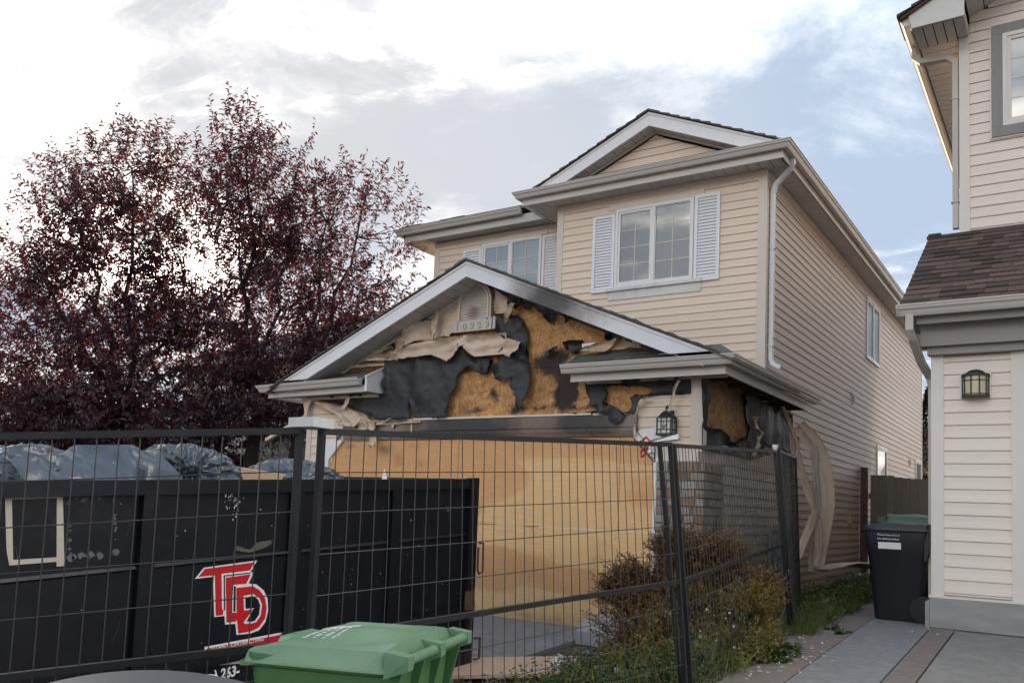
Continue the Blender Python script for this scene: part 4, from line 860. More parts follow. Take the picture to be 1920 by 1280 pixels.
ac_ = t.nodes.new('ShaderNodeAttribute'); ac_.attribute_name = 'char'; ma_ = t.nodes.new('ShaderNodeMath'); ma_.operation = 'MULTIPLY'; t.links.new(nz_.outputs[0], ma_.inputs[0]); t.links.new(ac_.outputs['Fac'], ma_.inputs[1])
mr_ = t.nodes.new('ShaderNodeMapRange'); t.links.new(ma_.outputs[0], mr_.inputs[0]); mr_.inputs[1].default_value = .28; mr_.inputs[2].default_value = .55; mx_ = t.nodes.new('ShaderNodeMix'); mx_.data_type = 'RGBA'
t.links.new(mr_.outputs[0], mx_.inputs[0]); t.links.new(s0, mx_.inputs[6]); mx_.inputs[7].default_value = (.36, .17, .10, 1); t.links.new(mx_.outputs[2], b_.inputs['Base Color'])
k = 0; z = 3.95
while z < VZ + VR - .08:
    w = VR - .06 if z < VZ else math.sqrt(max(.0004, (VR - .06) ** 2 - (z + .012 - VZ) ** 2))
    for ms in (0,):
        segs = 8; vs = []
        for i in range(segs + 1):
            x = VX - w + 2 * w * i / segs
            vs += [(x, YG - .076, z + .001), (x, YG - .072, z + .013), (x, YG - .035, z + .027), (x, YG - .035, z + .004)]
        ob = emit('louvre', MB().add(vs, [(i * 4 + j, (i + 1) * 4 + j, (i + 1) * 4 + (j + 1) % 4, i * 4 + (j + 1) % 4) for i in range(segs) for j in range(4)]), rustvent_m, vt)
        cf = charfn([(VX - .02, 4.04, .17, .16, 1.0)], 0); at = ob.data.attributes.new('char', 'FLOAT', 'POINT'); at.data.foreach_set('value', [cf(v[0], v[2]) for v in vs])
    z += .0225
emit('vent_backing', MB().prism(i_, lambda p, q, h: (p, h, q), YG - .034, YG - .02), tar_m, vt)
# number plaque
pq = emit('number_plaque', MB().hexa([(-7.21, YG - .10, 3.795), (-6.55, YG - .10, 3.80), (-6.55, YG - .055, 3.80), (-7.21, YG - .055, 3.795), (-7.21, YG - .10, 3.955), (-6.55, YG - .10, 3.96), (-6.55, YG - .055, 3.96), (-7.21, YG - .055, 3.955)]).box(-6.53, -6.49, YG - .10, YG - .05, 3.80, 3.97), mat('plaque_grey', (.52, .49, .46), .5, .05), gar)
def text(body, loc, rot, size, m, parent, name='lettering', ext=.002, shear=0., align='LEFT', bold=0., spacing=1., xs=1.):
    c = bpy.data.curves.new(name, 'FONT'); c.body = body; c.size = size; c.extrude = ext; c.shear = shear; c.align_x = align; c.offset = bold; c.space_character = spacing; c.materials.append(m); c.resolution_u = 3
    tmp = bpy.data.objects.new('tmp', c); me = bpy.data.meshes.new_from_object(tmp); bpy.data.objects.remove(tmp); bpy.data.curves.remove(c); me.name = name
    if not me.materials: me.materials.append(m)
    o = bpy.data.objects.new(name, me); link(o, parent); o.location = Vector(loc) - wpos(parent); o.rotation_euler = rot; o.scale = (xs, 1, 1); WORLD[o.name] = Vector(loc); return o
for i, ch in enumerate('10929'): text(ch, (-7.155 + i * .125, YG - .106, 3.825), (math.pi / 2, 0, 0), .135, gold_m, pq, 'digit', ext=.005, bold=.002)
# brick pilaster beside the door
pil = root_part('brick_pilaster')
emit('mortar', MB().box(-4.12, -3.612, YG - .07, YG - .01, .02, 2.03).box(-3.612, -3.555, YG - .062, 10.06, .25, 2.03), mat('mortar', (.26, .235, .21), .95, .12, 12), pil)
def brickmat(name, c): return mat(name, c, .85, .18, 14, .003, 60, objvar=.22, dirt=.25, dirtcol=(.3, .27, .24))
bm_ = [brickmat('grey_brick', (.29, .265, .235)), brickmat('taupe_brick', (.28, .21, .16)), brickmat('brown_brick', (.25, .15, .095)), brickmat('pale_brick', (.33, .29, .245))]
protos = []
for k, m in enumerate(bm_):
    for q in range(2):
        b = MB(); e = .006; s = [random.uniform(-.03, .03) for _ in range(8)]
        pts = [(-.5, -.5), (.5, -.5), (.5, .5), (-.5, .5)]
        vs = [(p[0], 0, p[1]) for p in pts] + [(p[0] * (.95 + s[i]), -1 - s[i] * 3, p[1] * (.90 + s[i])) for i, p in enumerate(pts)]
        me = bpy.data.meshes.new('brick'); me.from_pydata(vs, [], [(4, 5, 6, 7), (0, 1, 5, 4), (1, 2, 6, 5), (2, 3, 7, 6), (3, 0, 4, 7)]); me.materials.append(m); me.update(); protos.append(me)
def brick(cx, cz, w, h, side, yy=None):
    o = bpy.data.objects.new('brick', random.choices(protos, weights=[4, 4, 2.2, 2.2, 1.3, 1.3, 1, 1])[0]); link(o, pil); d = random.uniform(.016, .030)
    if side: o.rotation_euler = (0, 0, math.pi / 2); loc = Vector((-3.556, cx, cz))
    else: loc = Vector((cx, YG - .069, cz))
    o.scale = (w, d, h); o.location = loc - wpos(pil); WORLD[o.name] = loc
x = -4.12
while x < -3.53: w = .075; brick(x + w / 2, 1.965, w * .9, .115, False); x += w
y = YG - .085
while y < 10.02: w = .075; brick(y + w / 2, 1.965, w * .9, .115, True); y += w
z = 1.905; r = 0
while z > .12:
    h = .098; x = -4.12 + (0 if r % 2 else -.07)
    while x < -3.54:
        w = random.uniform(.13, .2); a = max(-4.12, x); b = min(-3.525, x + w); x += w
        if b - a > .03: brick((a + b) / 2, z - h / 2, (b - a) - .008, h - .010, False)
    y = YG - .09 + (0 if r % 2 else -.08)
    while y < 10.04 and z > .4:
        w = random.uniform(.14, .21); a = max(YG - .09, y); b = min(10.05, y + w); y += w
        if b - a > .03: brick((a + b) / 2, z - h / 2, (b - a) - .008, h - .010, True)
    z -= h; r += 1
# burned strip along the side wall under the eave
sd = root_part('burned_side_strip')
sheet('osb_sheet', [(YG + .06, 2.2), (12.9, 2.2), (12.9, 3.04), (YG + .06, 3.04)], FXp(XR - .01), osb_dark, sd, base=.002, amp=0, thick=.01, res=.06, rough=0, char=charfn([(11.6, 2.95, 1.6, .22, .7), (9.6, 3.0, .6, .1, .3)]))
sheet('torn_paper', [(9.319,2.971),(9.466,2.993),(9.487,2.439),(9.747,2.438),(9.985,2.448),(10.171,2.424),(10.281,2.348),(10.411,2.323),(10.584,2.374),(10.807,2.447),(11.018,2.443),(11.037,2.537),(10.933,2.709),(10.825,2.969),(11.060,3.000),(11.825,2.970),(12.154,2.994),(12.740,2.979),(13.057,2.839),(13.329,2.510),(13.399,2.409),(11.642,2.404),(11.675,2.264),(11.152,2.179),(9.348,2.172)], FXp(XR), tar_m, sd, base=.02, amp=.03, freq=2.2, seed=61, rough=.006, res=.06)
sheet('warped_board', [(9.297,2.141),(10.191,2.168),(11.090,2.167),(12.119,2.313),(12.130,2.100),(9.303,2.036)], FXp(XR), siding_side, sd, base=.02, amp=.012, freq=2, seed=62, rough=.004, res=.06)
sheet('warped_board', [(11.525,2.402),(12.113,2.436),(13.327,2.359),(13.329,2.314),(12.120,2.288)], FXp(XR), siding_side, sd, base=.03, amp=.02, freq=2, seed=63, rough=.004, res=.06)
sheet('hanging_strip', [(10.850,2.705),(10.992,2.728),(11.273,2.527),(11.181,2.396),(10.996,2.198),(10.815,2.036),(10.899,2.221),(11.081,2.418),(11.135,2.507)], FXp(XR), melt_m, sd, base=.10, amp=.04, freq=3, seed=64, rough=.004, res=.06)
def strap(name, pts, w, th=.004, side=(0, 1, 0), twist=0., m=None):
    """a long vinyl board bent through space: pts centre line, width along side, slightly ribbed"""
    P = [Vector(p) for p in pts]; Q = []
    for i in range(len(P) - 1):
        for k in range(6):
            t = k / 6; p0 = P[max(0, i - 1)]; p1 = P[i]; p2 = P[i + 1]; p3 = P[min(len(P) - 1, i + 2)]
            Q.append(.5 * ((2 * p1) + (p2 - p0) * t + (2 * p0 - 5 * p1 + 4 * p2 - p3) * t * t + (3 * p1 - p0 - 3 * p2 + p3) * t ** 3))
    Q.append(P[-1]); vs = []; n = len(Q); cs = [(-.5, 0), (-.47, .008), (-.03, .011), (.0, .003), (.03, .011), (.47, .010), (.5, -.008)]; k = len(cs)
    for i, p in enumerate(Q):
        d = (Q[min(i + 1, n - 1)] - Q[max(0, i - 1)]).normalized(); s = Vector(side); s = (Matrix.Rotation(twist * i / n, 3, d) @ s); s = (s - d * s.dot(d)).normalized(); nn = s.cross(d)
        ww = w * (1 if 2 < i < n - 3 else .75)
        cr = [.018 * fb(p.x * 5 + a * 3, p.z * 5, i * .15 + a, 3) * 2 for a, b in cs]
        for (a, b), q_ in zip(cs, cr): vs.append(p + s * (a * ww + q_ * .3) + nn * (b + q_))
        for (a, b), q_ in zip(cs, cr): vs.append(p + s * (a * ww + q_ * .3) + nn * (b + q_ - th))
    fs = []
    for i in range(n - 1):
        for j in range(k - 1): a = i * 2 * k + j; fs.append((a, a + 1, a + 2 * k + 1, a + 2 * k)); b = a + k; fs.append((b, b + 2 * k, b + 2 * k + 1, b + 1))
    return emit(name, MB().add(vs, fs), m or siding_side, sd, smooth=True, auto=60)
def px_(P, ys): return [(p[0], y, p[1]) for p, y in zip(P, ys)]
strap('fallen_board', px_([(-3.367,2.789),(-3.180,2.487),(-3.079,2.120),(-3.045,1.694),(-3.086,1.345),(-3.150,0.996),(-3.207,0.670)], (12.7, 12.9, 13.0, 13.0, 13.0, 13.0, 13.0)), .24, side=(.85, .5, 0), twist=.12, m=siding_m)
strap('fallen_board', px_([(-3.502,2.686),(-3.397,2.244),(-3.270,1.855),(-3.161,1.518),(-3.120,1.152),(-3.176,0.767)], (12.8, 12.8, 12.85, 12.85, 12.9, 12.9)), .12, side=(.85, .5, 0), twist=-.3, m=siding_m)
strap('fallen_board', px_([(-3.177,2.501),(-3.158,2.146),(-3.117,1.763),(-3.143,1.456),(-3.238,1.185),(-3.317,0.913)], (12.9, 12.8, 12.8, 12.8, 12.7, 12.6)), .09, side=(.85, .5, 0), twist=.5)
strap('fallen_board', px_([(-3.130,1.571),(-3.209,1.301),(-3.288,1.029),(-3.331,0.836)], (12.7, 12.7, 12.6, 12.5)), .11, side=(.85, .5, 0), twist=.1, m=siding_m)
strap('fallen_board', [(-3.45, 12.15, 3.0), (-3.40, 12.4, 2.75), (-3.33, 12.5, 2.45), (-3.40, 12.45, 2.2)], .06, side=(.4, 1, 0), m=melt_m)
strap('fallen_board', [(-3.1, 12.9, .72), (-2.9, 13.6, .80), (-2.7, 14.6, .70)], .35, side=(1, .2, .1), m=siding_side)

# ------------------------------------------------------------------ lanterns
def carriage_lantern(name, label, x, y, z, parentless=True):
    t = thing(name, label, 'lantern', (x, y, z), 'wall lanterns')
    emit('back_plate', MB().box(x - .05, x + .05, y - .012, y, z - .02, z + .16), iron_m, t)
    cy = y - .10; w = .085; d = .085
    b = MB()
    for sx in (-1, 1):
        for sy in (-1, 1): b.box(x + sx * w - .007, x + sx * w + .007, cy + sy * d - .007, cy + sy * d + .007, z - .12, z + .06)
    for q in (-.035, .035):
        b.box(x + q - .004, x + q + .004, cy - d - .006, cy - d + .002, z - .12, z + .06); b.box(x + w - .002, x + w + .006, cy + q - .004, cy + q + .004, z - .12, z + .06); b.box(x - w - .006, x - w + .002, cy + q - .004, cy + q + .004, z - .12, z + .06)
    for zz in (z + .02, z - .075):
        b.box(x - w, x + w, cy - d - .005, cy - d + .002, zz - .004, zz + .004); b.box(x + w - .002, x + w + .005, cy - d, cy + d, zz - .004, zz + .004)
    b.box(x - w - .012, x + w + .012, cy - d - .012, cy + d + .012, z - .145, z - .12)
    emit('cage', b, iron_m, t)
    emit('glass', MB().box(x - w + .006, x + w - .006, cy - d + .006, cy + d - .006, z - .12, z + .06), frost_m, t)
    r = MB(); rings = [(.115, .06), (.115, .07), (.095, .085), (.075, .115), (.045, .140), (.018, .152), (.016, .17), (.024, .18), (.016, .195), (.004, .215)]; n = 12; vs = []
    for (rad, h) in rings:
        for k in range(n): a = 2 * math.pi * (k + .5) / n; vs.append((x + rad * math.cos(a), cy + rad * math.sin(a), z + h))
    r.add(vs, [(i * n + k, i * n + (k + 1) % n, (i + 1) * n + (k + 1) % n, (i + 1) * n + k) for i in range(len(rings) - 1) for k in range(n)] + [tuple(reversed(range(n))), tuple(range(len(vs) - n, len(vs)))])
    emit('hood', r, iron_m, t, smooth=True, auto=35)
    emit('arm', MB().tube([(x, y, z + .10), (x, y - .05, z + .155), (x, cy, z + .15)], .009, 6), iron_m, t)
    return t
carriage_lantern('carriage_lantern', 'black carriage lantern on the siding right of the boarded garage door', -3.99, YG - .012, 2.47)

# ------------------------------------------------------------------ neighbour house on the right
H2 = thing('neighbour_house', 'ivory-sided two-storey house with brown shingles cut off by the right edge', 'house', (1.5, 13, .44))
YN = 9.1; NX = -1.15; YU = 10.70; UX = -1.06; ZR = 3.45
emit('wall', MB().box(NX, -.40, YN + .01, YU + 3, .40, 3.1).box(-.40, 4.6, 9.75, YU + 3, .40, 3.1).box(UX, 5.0, YU + .01, 20.4, 2.9, 7.0).box(NX, 5.0, YU + 3, 20.4, .4, 3.4), siding_n, H2)
nw = root_part('pier_wall', H2)
siding(nw, FY(YN), .765, 3.02, lambda z: [(-1.055, -.492)], siding_n, .765 + .02)
emit('corner_board', MB().box(NX - .012, -1.052, YN - .026, YN + .01, .755, 3.03).box(NX - .012, NX, YN + .01, YN + .09, .755, 3.03), mat('ivory_trim', (.70, .635, .575), .45, .03, 5), nw)
ivt = MAT['ivory_trim']
emit('corner_board', MB().box(-.495, -.40, YN - .026, YN + .01, .755, 3.03).box(-.40, -.385, YN - .026, YN + .6, .755, 3.03), ivt, nw)
emit('base_trim', MB().box(NX - .03, -.38, YN - .05, YN + .01, .735, .757), ivt, nw)
siding(root_part('side_wall', H2), lambda u, h, z: (NX - h, u, z), .6, 3.0, lambda z: [(YN + .09, 20.3)], siding_n, .785)
fb_ = MB(); x0, x1 = NX - .02, -.37
fb_.hexa([(x0, YN - .06, zg(x0, YN) + .02), (x1, YN - .06, zg(x1, YN) + .015), (x1, YN + .05, zg(x1, YN) + .0), (x0, YN + .05, zg(x0, YN) + .0), (x0, YN - .06, .733), (x1, YN - .06, .733), (x1, YN + .05, .733), (x0, YN + .05, .733)])
emit('foundation', fb_, found_m, H2)
emit('foundation_board', MB().hexa([(x0 - .04, YN - .052, .44), (x0 - .003, YN - .056, .44), (x0 - .003, YN + .1, .44), (x0 - .04, YN + .1, .44), (x0 - .04, YN - .052, .69), (x0 - .003, YN - .056, .72), (x0 - .003, YN + .1, .72), (x0 - .04, YN + .1, .69)]), conc_m, H2)
emit('beam', MB().box(-1.235, 4.6, YN - .16, YN + .02, 3.107, 3.345), taupe_m, H2)
emit('beam', MB().box(-1.185, -.385, YN - .10, YN + .02, 3.032, 3.105), taupe_m, H2, label='lower and thinner board of the two taupe beams')
gd = root_part('garage_door', H2)
for i in range(4): emit('door_panel', MB().box(-.38, 4.4, 9.68, 9.72, .47 + i * .64, .47 + (i + 1) * .64 - .012), taupe_m, gd)
emit('door_jamb', MB().box(-.383, -.33, 9.2, 9.7, .5, 3.03), grey_casing, H2)
ne = root_part('lower_eave', H2)
gutter(ne, [(-1.395, 8.78, 3.468), (4.7, 8.78, 3.468)])
emit('gutter_end', MB().prism([(8.78, 3.468), (8.78, 3.365), (8.70, 3.365), (8.66, 3.43), (8.655, 3.468)], lambda p, q, h: (h, p, q), -1.41, -1.395), gutter_m, ne)
fascia(ne, [(-1.25, 8.82, 3.46), (4.7, 8.82, 3.46)], h=.165, m=taupe_m)
emit('eave_closure', MB().box(-1.36, -1.25, 8.80, YN + .4, 3.34, 3.455), taupe_m, ne)
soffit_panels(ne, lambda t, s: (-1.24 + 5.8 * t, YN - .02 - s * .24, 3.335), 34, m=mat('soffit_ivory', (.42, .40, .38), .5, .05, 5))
nr = root_part('lower_roof', H2)
SL = (4.72 - 3.46) / (YU - 8.70)
emit('roof_deck', slabpoly(MB(), [(-1.375, 8.71, 3.462), (4.7, 8.71, 3.462), (4.7, YU + .1, 3.462 + SL * (YU + .1 - 8.71)), (-1.375, YU + .02, 3.462 + SL * (YU + .02 - 8.71))], .04), nshingle_m, nr)
_c = math.cos(math.atan(SL)); _s = math.sin(math.atan(SL))
shingles(nr, lambda u, s, h: (-1.385 + u, 8.70 + s * _c - h * _s, 3.458 + s * _s + h * _c), 2.3, (YU - 8.70) / _c, nshingle_m, tab=.17, exp=.142, th=.008, seed=12)
shr = MB()
rr = random.Random(3)
for r in range(16):
    s0 = r * (YU - 8.70) / _c / 16.5; u = 2.3
    while u < 6.0:
        w = rr.uniform(.12, .24); h = .01
        f = lambda u, s, h: (-1.385 + u, 8.70 + s * _c - h * _s, 3.458 + s * _s + h * _c)
        shr.add([f(u, s0, h), f(u + w - .003, s0, h), f(u + w - .003, s0 + .17, .001), f(u, s0 + .17, .001)], [(0, 1, 2, 3)]); u += w
so = emit('shingle_field', shr, nshingle_m, nr); so['kind'] = 'stuff'
emit('step_flashing', MB().box(UX - .35, 4.6, YU - .03, YU + .005, 4.68, 4.715).box(UX - .33, UX - .2, YU - .06, YU, 4.70, 4.73), black_m, nr)
uw = root_part('upper_wall', H2)
def usp(z):
    r = -.98
    if z < 7.19: return [(-.965, 4.9)]
    return [(-.965 + (z - 7.19) / .5, 4.9 - (z - 7.19) / .5)]
siding(uw, FY(YU), 4.72, 7.75, usp, siding_n, 4.74)
emit('wall_core', MB().prism([(UX, 4.6), (5.0, 4.6), (5.0, 7.2), (2.0, 8.68), (UX, 7.12)], lambda p, q, h: (p, h, q), YU + .005, YU + .1), siding_n, uw)
emit('corner_board', MB().box(UX - .012, -.965, YU - .026, YU + .02, 4.70, 7.02).box(UX - .012, UX, YU + .02, YU + .09, 4.70, 7.0), ivt, uw)
siding(root_part('upper_side_wall', H2), lambda u, h, z: (UX - h, u, z), 3.6, 7.0, lambda z: [(YU + .09, 20.3)], siding_n, 4.74)
FU = FY(YU)
window(H2, FU, -.635, .75, 5.86, 6.93, 0, 4, 1, glass=blind_glass, m_f=ivt)
cz = [(-.745, -.635, 5.86, 6.93), (.75, .86, 5.86, 6.93), (-.745, .86, 6.932, 7.04), (-.745, .86, 5.745, 5.858)]
for (a, b, c, d) in cz: emit('window_casing', MB().box(a, b, YU - .05, YU - .005, c, d), grey_casing, H2)
emit('window_channel', MB().box(-.765, -.747, YU - .035, YU, 5.73, 7.05).box(-.747, .87, YU - .035, YU, 5.725, 5.743), ivt, H2)
ue = root_part('upper_eave', H2)
YG2 = YU - .50
emit('eave_fascia', MB().prism([(-1.54, 7.165), (-1.50, 7.005), (-.972, 7.01), (-.972, 7.45)], lambda p, q, h: (p, h, q), YG2, YG2 + .03), mat('return_fascia', (.62, .59, .555), .45, .03, 5), ue)
soffit_panels(ue, lambda t, s: (-1.50 + t * .52, YU - s * .46, 7.0), 5)
emit('return_end', MB().box(-.985, -.972, YG2 + .03, YU, 7.0, 7.10), MAT['return_fascia'], ue)
soffit_panels(ue, lambda t, s: (UX - s * .42, YU + t * 9.7, 7.0), 64)
fascia(ue, [(-1.50, 20.4, 7.12), (-1.50, YG2 + .03, 7.12)], h=.13)
gutter(ue, [(-1.523, 20.5, 7.16), (-1.523, YG2 + .02, 7.16)])
rk = []
emit('rake_board', MB().prism([(-.972, 7.21), (2.0, 8.70), (2.0, 8.93), (-.972, 7.45)], lambda p, q, h: (p, h, q), YG2, YG2 + .03), MAT['return_fascia'], ue)
soffit_panels(ue, lambda t, s: (-.972 + t * 2.9, YU - s * .46, 7.22 + t * 1.45), 18)
emit('roof_deck', slabpoly(slabpoly(MB(), [(-1.62, YG2 - .04, 7.15), (2.0, YG2 - .04, 8.96), (2.0, 20.6, 8.96), (-1.62, 20.6, 7.15)], .03), [(5.7, YG2 - .04, 7.15), (2.0, YG2 - .04, 8.96), (2.0, 20.6, 8.96), (5.7, 20.6, 7.15)], .03), nshingle_m, ue)
shingle_edge(ue, 2.0, 8.965, -1.62, .5, YG2 - .06, YG2 + .5, m=nshingle_m)
dsm = mat('beige_downspout', (.47, .42, .375), .4, .05, 6, dirt=.1, dirtcol=(.3, .26, .22))
emit('downspout', MB().rect_tube([(-1.55, YU + .06, 7.05), (-1.55, YU + .06, 6.93), (-1.48, YU + .05, 6.86), (-1.20, YU + .03, 6.83), (-1.115, YU + .03, 6.76), (-1.115, YU + .03, 6.1), (-1.115, YU + .03, 4.78)], .075, .06, (0, 1, 0)).box(-1.16, -1.05, YU - .015, YU + .075, 6.30, 6.31).box(-1.16, -1.05, YU - .015, YU + .075, 5.08, 5.09), dsm, H2)
emit('downspout', MB().rect_tube([(-1.30, 8.73, 3.38), (-1.30, 8.73, 3.24), (-1.285, 8.80, 3.16), (-1.25, 9.10, 2.98), (-1.20, 9.32, 2.86), (-1.185, 9.35, 2.75), (-1.185, 9.35, .6)], .068, .055, (1, 0, 0)), dsm, H2)
# half-round wall lamp of the neighbour
t = thing('half_round_wall_lamp', 'bronze half-round lamp with amber glass on the neighbour ivory pier', 'lantern', (-.78, YN, 2.74), 'wall lanterns')
emit('mounting_block', MB().box(-.915, -.655, YN - .030, YN, 2.615, 2.865), ivt, t)
lx = -.782; LY = YN - .03
def half(r, z0, z1, n=14, inner=0.):
    vs = []; 
    for k in range(n + 1):
        a = math.pi + math.pi * k / n; vs += [(lx + r * math.cos(a), LY + r * math.sin(a) * 1.0, z0), (lx + r * math.cos(a), LY + r * math.sin(a) * 1.0, z1)]
    fs = [(2 * i, 2 * i + 2, 2 * i + 3, 2 * i + 1) for i in range(n)] + [tuple(2 * i for i in range(n + 1)), tuple(2 * i + 1 for i in range(n, -1, -1))]
    return vs, fs
emit('glass', MB().add(*half(.105, 2.63, 2.81)), amber_m, t, smooth=True, auto=40)
cg = MB()
for (z0, z1, r) in ((2.613, 2.63, .118), (2.765, 2.773, .112), (2.81, 2.832, .120), (2.638, 2.646, .112)): cg.add(*half(r, z0, z1))
for a in (180, 218, 255, 292, 330, 360): a = math.radians(a); cg.tube([(lx + .111 * math.cos(a), LY + .111 * math.sin(a), 2.62), (lx + .111 * math.cos(a), LY + .111 * math.sin(a), 2.82)], .006, 5)
emit('cage', cg, iron_m, t)
dm = MB(); vs = []
for j in range(6):
    ph = math.pi / 2 * j / 5
    for k in range(13): a = math.pi + math.pi * k / 12; vs.append((lx + .085 * math.cos(ph) * math.cos(a), LY + .085 * math.cos(ph) * math.sin(a), 2.832 + .048 * math.sin(ph)))
dm.add(vs, [(j * 13 + k, j * 13 + k + 1, (j + 1) * 13 + k + 1, (j + 1) * 13 + k) for j in range(5) for k in range(12)])
emit('dome_cap', dm, iron_m, t, smooth=True)

# ------------------------------------------------------------------ wooden fence between the houses
wf = thing('wooden_fence', 'weathered wooden fence between the two houses behind the black cart', 'fence', (-2.4, 18.1, .6))
emit('fence_post', MB().box(-3.56, -3.44, 17.95, 18.09, .45, 2.50), post_m, wf)
x = -3.40
i = 0
while x < -1.2:
    w = random.uniform(.135, .15); zt = 2.36 - .012 * i + random.uniform(-.015, .015); emit('fence_board', MB().box(x, x + w, 18.1 + random.uniform(-.006, .006), 18.125, .5, zt), cedar_m, wf); x += w + random.uniform(.002, .004); i += 1
emit('rail', MB().box(-3.44, -1.2, 18.13, 18.17, 1.9, 1.99), cedar_m, wf)
emit('rail', MB().box(-3.44, -1.2, 18.13, 18.17, .9, .99), cedar_m, wf)

# ------------------------------------------------------------------ temporary fence panels
FENCE = 'temporary black mesh fence panels'
def fence_panel(label, a, b, ta, tb, ba, bb, nw, ma=None, mb_=None, lean=(0, 0, 0, 0), wires=True, hz=(.172, .343, .514, .685, .857 + .17, 1.2, 1.37, 1.545, 1.71), dense=False):
    """a, b: plan of the two ends; ta..bb tops and bottoms; lean: plan offset of each foot"""
    A = Vector((a[0], a[1], 0)); B = Vector((b[0], b[1], 0)); t = thing('mesh_fence', label, 'fence', (a[0], a[1], ba), FENCE)
    d = (B - A).normalized(); nrm = Vector((d.y, -d.x, 0))
    def P(s, q, h=0):                       # s along 0..1, q 0 top .. 1 bottom, h off plane
        top = A.lerp(B, s); zt = ta + (tb - ta) * s; zb = ba + (bb - ba) * s
        off = Vector((lean[0], lean[1], 0)).lerp(Vector((lean[2], lean[3], 0)), s) * q
        return Vector((top.x, top.y, zt + (zb - zt) * q)) + off + nrm * h
    L_ = (B - A).length; r = .0135
    def sq(p, q, rr=r): return MB().tube([p, q], rr * 1.414, 4)
    emit('top_rail', sq(P(0, 0), P(1, 0)), black_m, t); emit('bottom_rail', sq(P(0, 1), P(1, 1)), black_m, t); emit('middle_rail', sq(P(.0, .481), P(1, .481)), black_m, t)
    emit('end_post', sq(P(0, -.004), P(0, 1.03), .013), black_m, t); emit('end_post', sq(P(1, -.004), P(1, 1.03), .013), black_m, t)
    w = MB(); H_ = ta - ba
    for k in range(1, nw):
        s = k / nw; w.tube([P(s, 0, .004 * math.sin(k)), P(s, .3, .006 * math.sin(k * 1.3)), P(s, .7, .004 * math.sin(k * 2.1)), P(s, 1)], .0026, 5, cap=False)
    o = emit('vertical_wires', w, wire_m, t); o['kind'] = 'stuff'
    for k, h in enumerate(hz): emit('cross_wire', MB().tube([P(0, h / H_, .006), P(.33, h / H_, .012), P(.66, h / H_, .0), P(1, h / H_, .006)], .0026, 5, cap=False), wire_m, t)
    return t, P
pA0 = (-3.293 - .573 * 1.75, 1.643 - .82 * 1.75); pA1 = (-2.695, 2.50); pB0 = (-2.655, 2.585); pB1 = (-2.215, 5.255); pC0 = (-2.222, 5.335); pC1 = (-2.384, 8.17)
tA, PA = fence_panel('black mesh fence panel running off the left edge before the dumpster', pA0, pA1, 1.44, 1.69, -.42, -.12, 37)
tB, PB = fence_panel('widest black mesh fence panel crossing in front of the plywood garage door', pB0, pB1, 1.695, 1.862, -.10, .03, 36, lean=(0, 0, .134, .088))
tC, PC = fence_panel('black mesh fence panel before the brick pilaster and drying bush', pC0, pC1, 1.862, 2.045, .03, .235, 38, lean=(.144, .10, .14, .10))
tD, PD = fence_panel('dark mesh fence panel seen almost edge-on, returning to the house wall', (-2.39, 8.30), (-3.22, 12.0), 2.06, 2.26, .24, .42, 50, lean=(.14, .10, .05, .1))
# privacy mesh on the panel seen edge-on
pm = bpy.data.materials.new('privacy_mesh'); pm.use_nodes = True; _t = pm.node_tree; _b = _t.nodes['Principled BSDF']; _b.inputs['Base Color'].default_value = (.012, .012, .013, 1); _b.inputs['Roughness'].default_value = .8
_tr = _t.nodes.new('ShaderNodeBsdfTransparent'); _mx = _t.nodes.new('ShaderNodeMixShader'); _mx.inputs[0].default_value = .38; _t.links.new(_tr.outputs[0], _mx.inputs[1]); _t.links.new(_b.outputs[0], _mx.inputs[2]); _t.links.new(_mx.outputs[0], _t.nodes['Material Output'].inputs[0])
q = MB()
for i in range(8):
    s0, s1 = i / 8, (i + 1) / 8
    q.add([PD(s0, .01, .012), PD(s1, .01, .012), PD(s1, .98, .012 + .01 * math.sin(i)), PD(s0, .98, .012 + .01 * math.sin(i - 1))], [(0, 1, 2, 3)])
emit('privacy_screen', q, pm, tD)
cp = (emit('joint_cap', MB().box(-2.745, -2.60, 2.48, 2.60, 1.705, 1.745), mat('cap_white', (.55, .55, .54), .5, .08, 20, dirt=.3, dirtcol=(.3, .3, .28)), tB, label='chipped white block over the fence joint'))
fp = thing('fence_brace', 'slim black post leaning on the joint of the two middle fence panels', 'post', (-2.2, 5.5, 0))
emit('post', MB().tube([(-2.335, 5.36, 1.86), (-2.16, 5.47, .02)], .013 * 1.414, 4), black_m, fp)
cl = thing('fence_coupler', 'white paper-like clamp with red tape on the middle fence joint', 'fence clamp', (-2.25, 5.3, 1.87))
emit('clamp', MB().hexa([(-2.36, 5.24, 1.875), (-2.17, 5.28, 1.90), (-2.17, 5.33, 1.90), (-2.36, 5.29, 1.875), (-2.34, 5.24, 1.895), (-2.17, 5.28, 1.935), (-2.17, 5.33, 1.935), (-2.34, 5.29, 1.895)]), galv_m, cl)
emit('red_tape', MB().tube([(-2.40, 5.23, 1.895), (-2.37, 5.22, 1.91), (-2.345, 5.22, 1.885), (-2.36, 5.21, 1.84), (-2.37, 5.22, 1.80), (-2.40, 5.22, 1.78), (-2.41, 5.23, 1.81), (-2.385, 5.22, 1.84)], .008, 6), red_m, cl)
pc_ = (emit('post_cap', MB().tube([(-2.39, 8.19, 2.045), (-2.39, 8.19, 2.075)], .020, 12).tube([(-2.39, 8.19, 2.075), (-2.39, 8.19, 2.11)], .030, 14), galv_m, tC, smooth=True, auto=30))
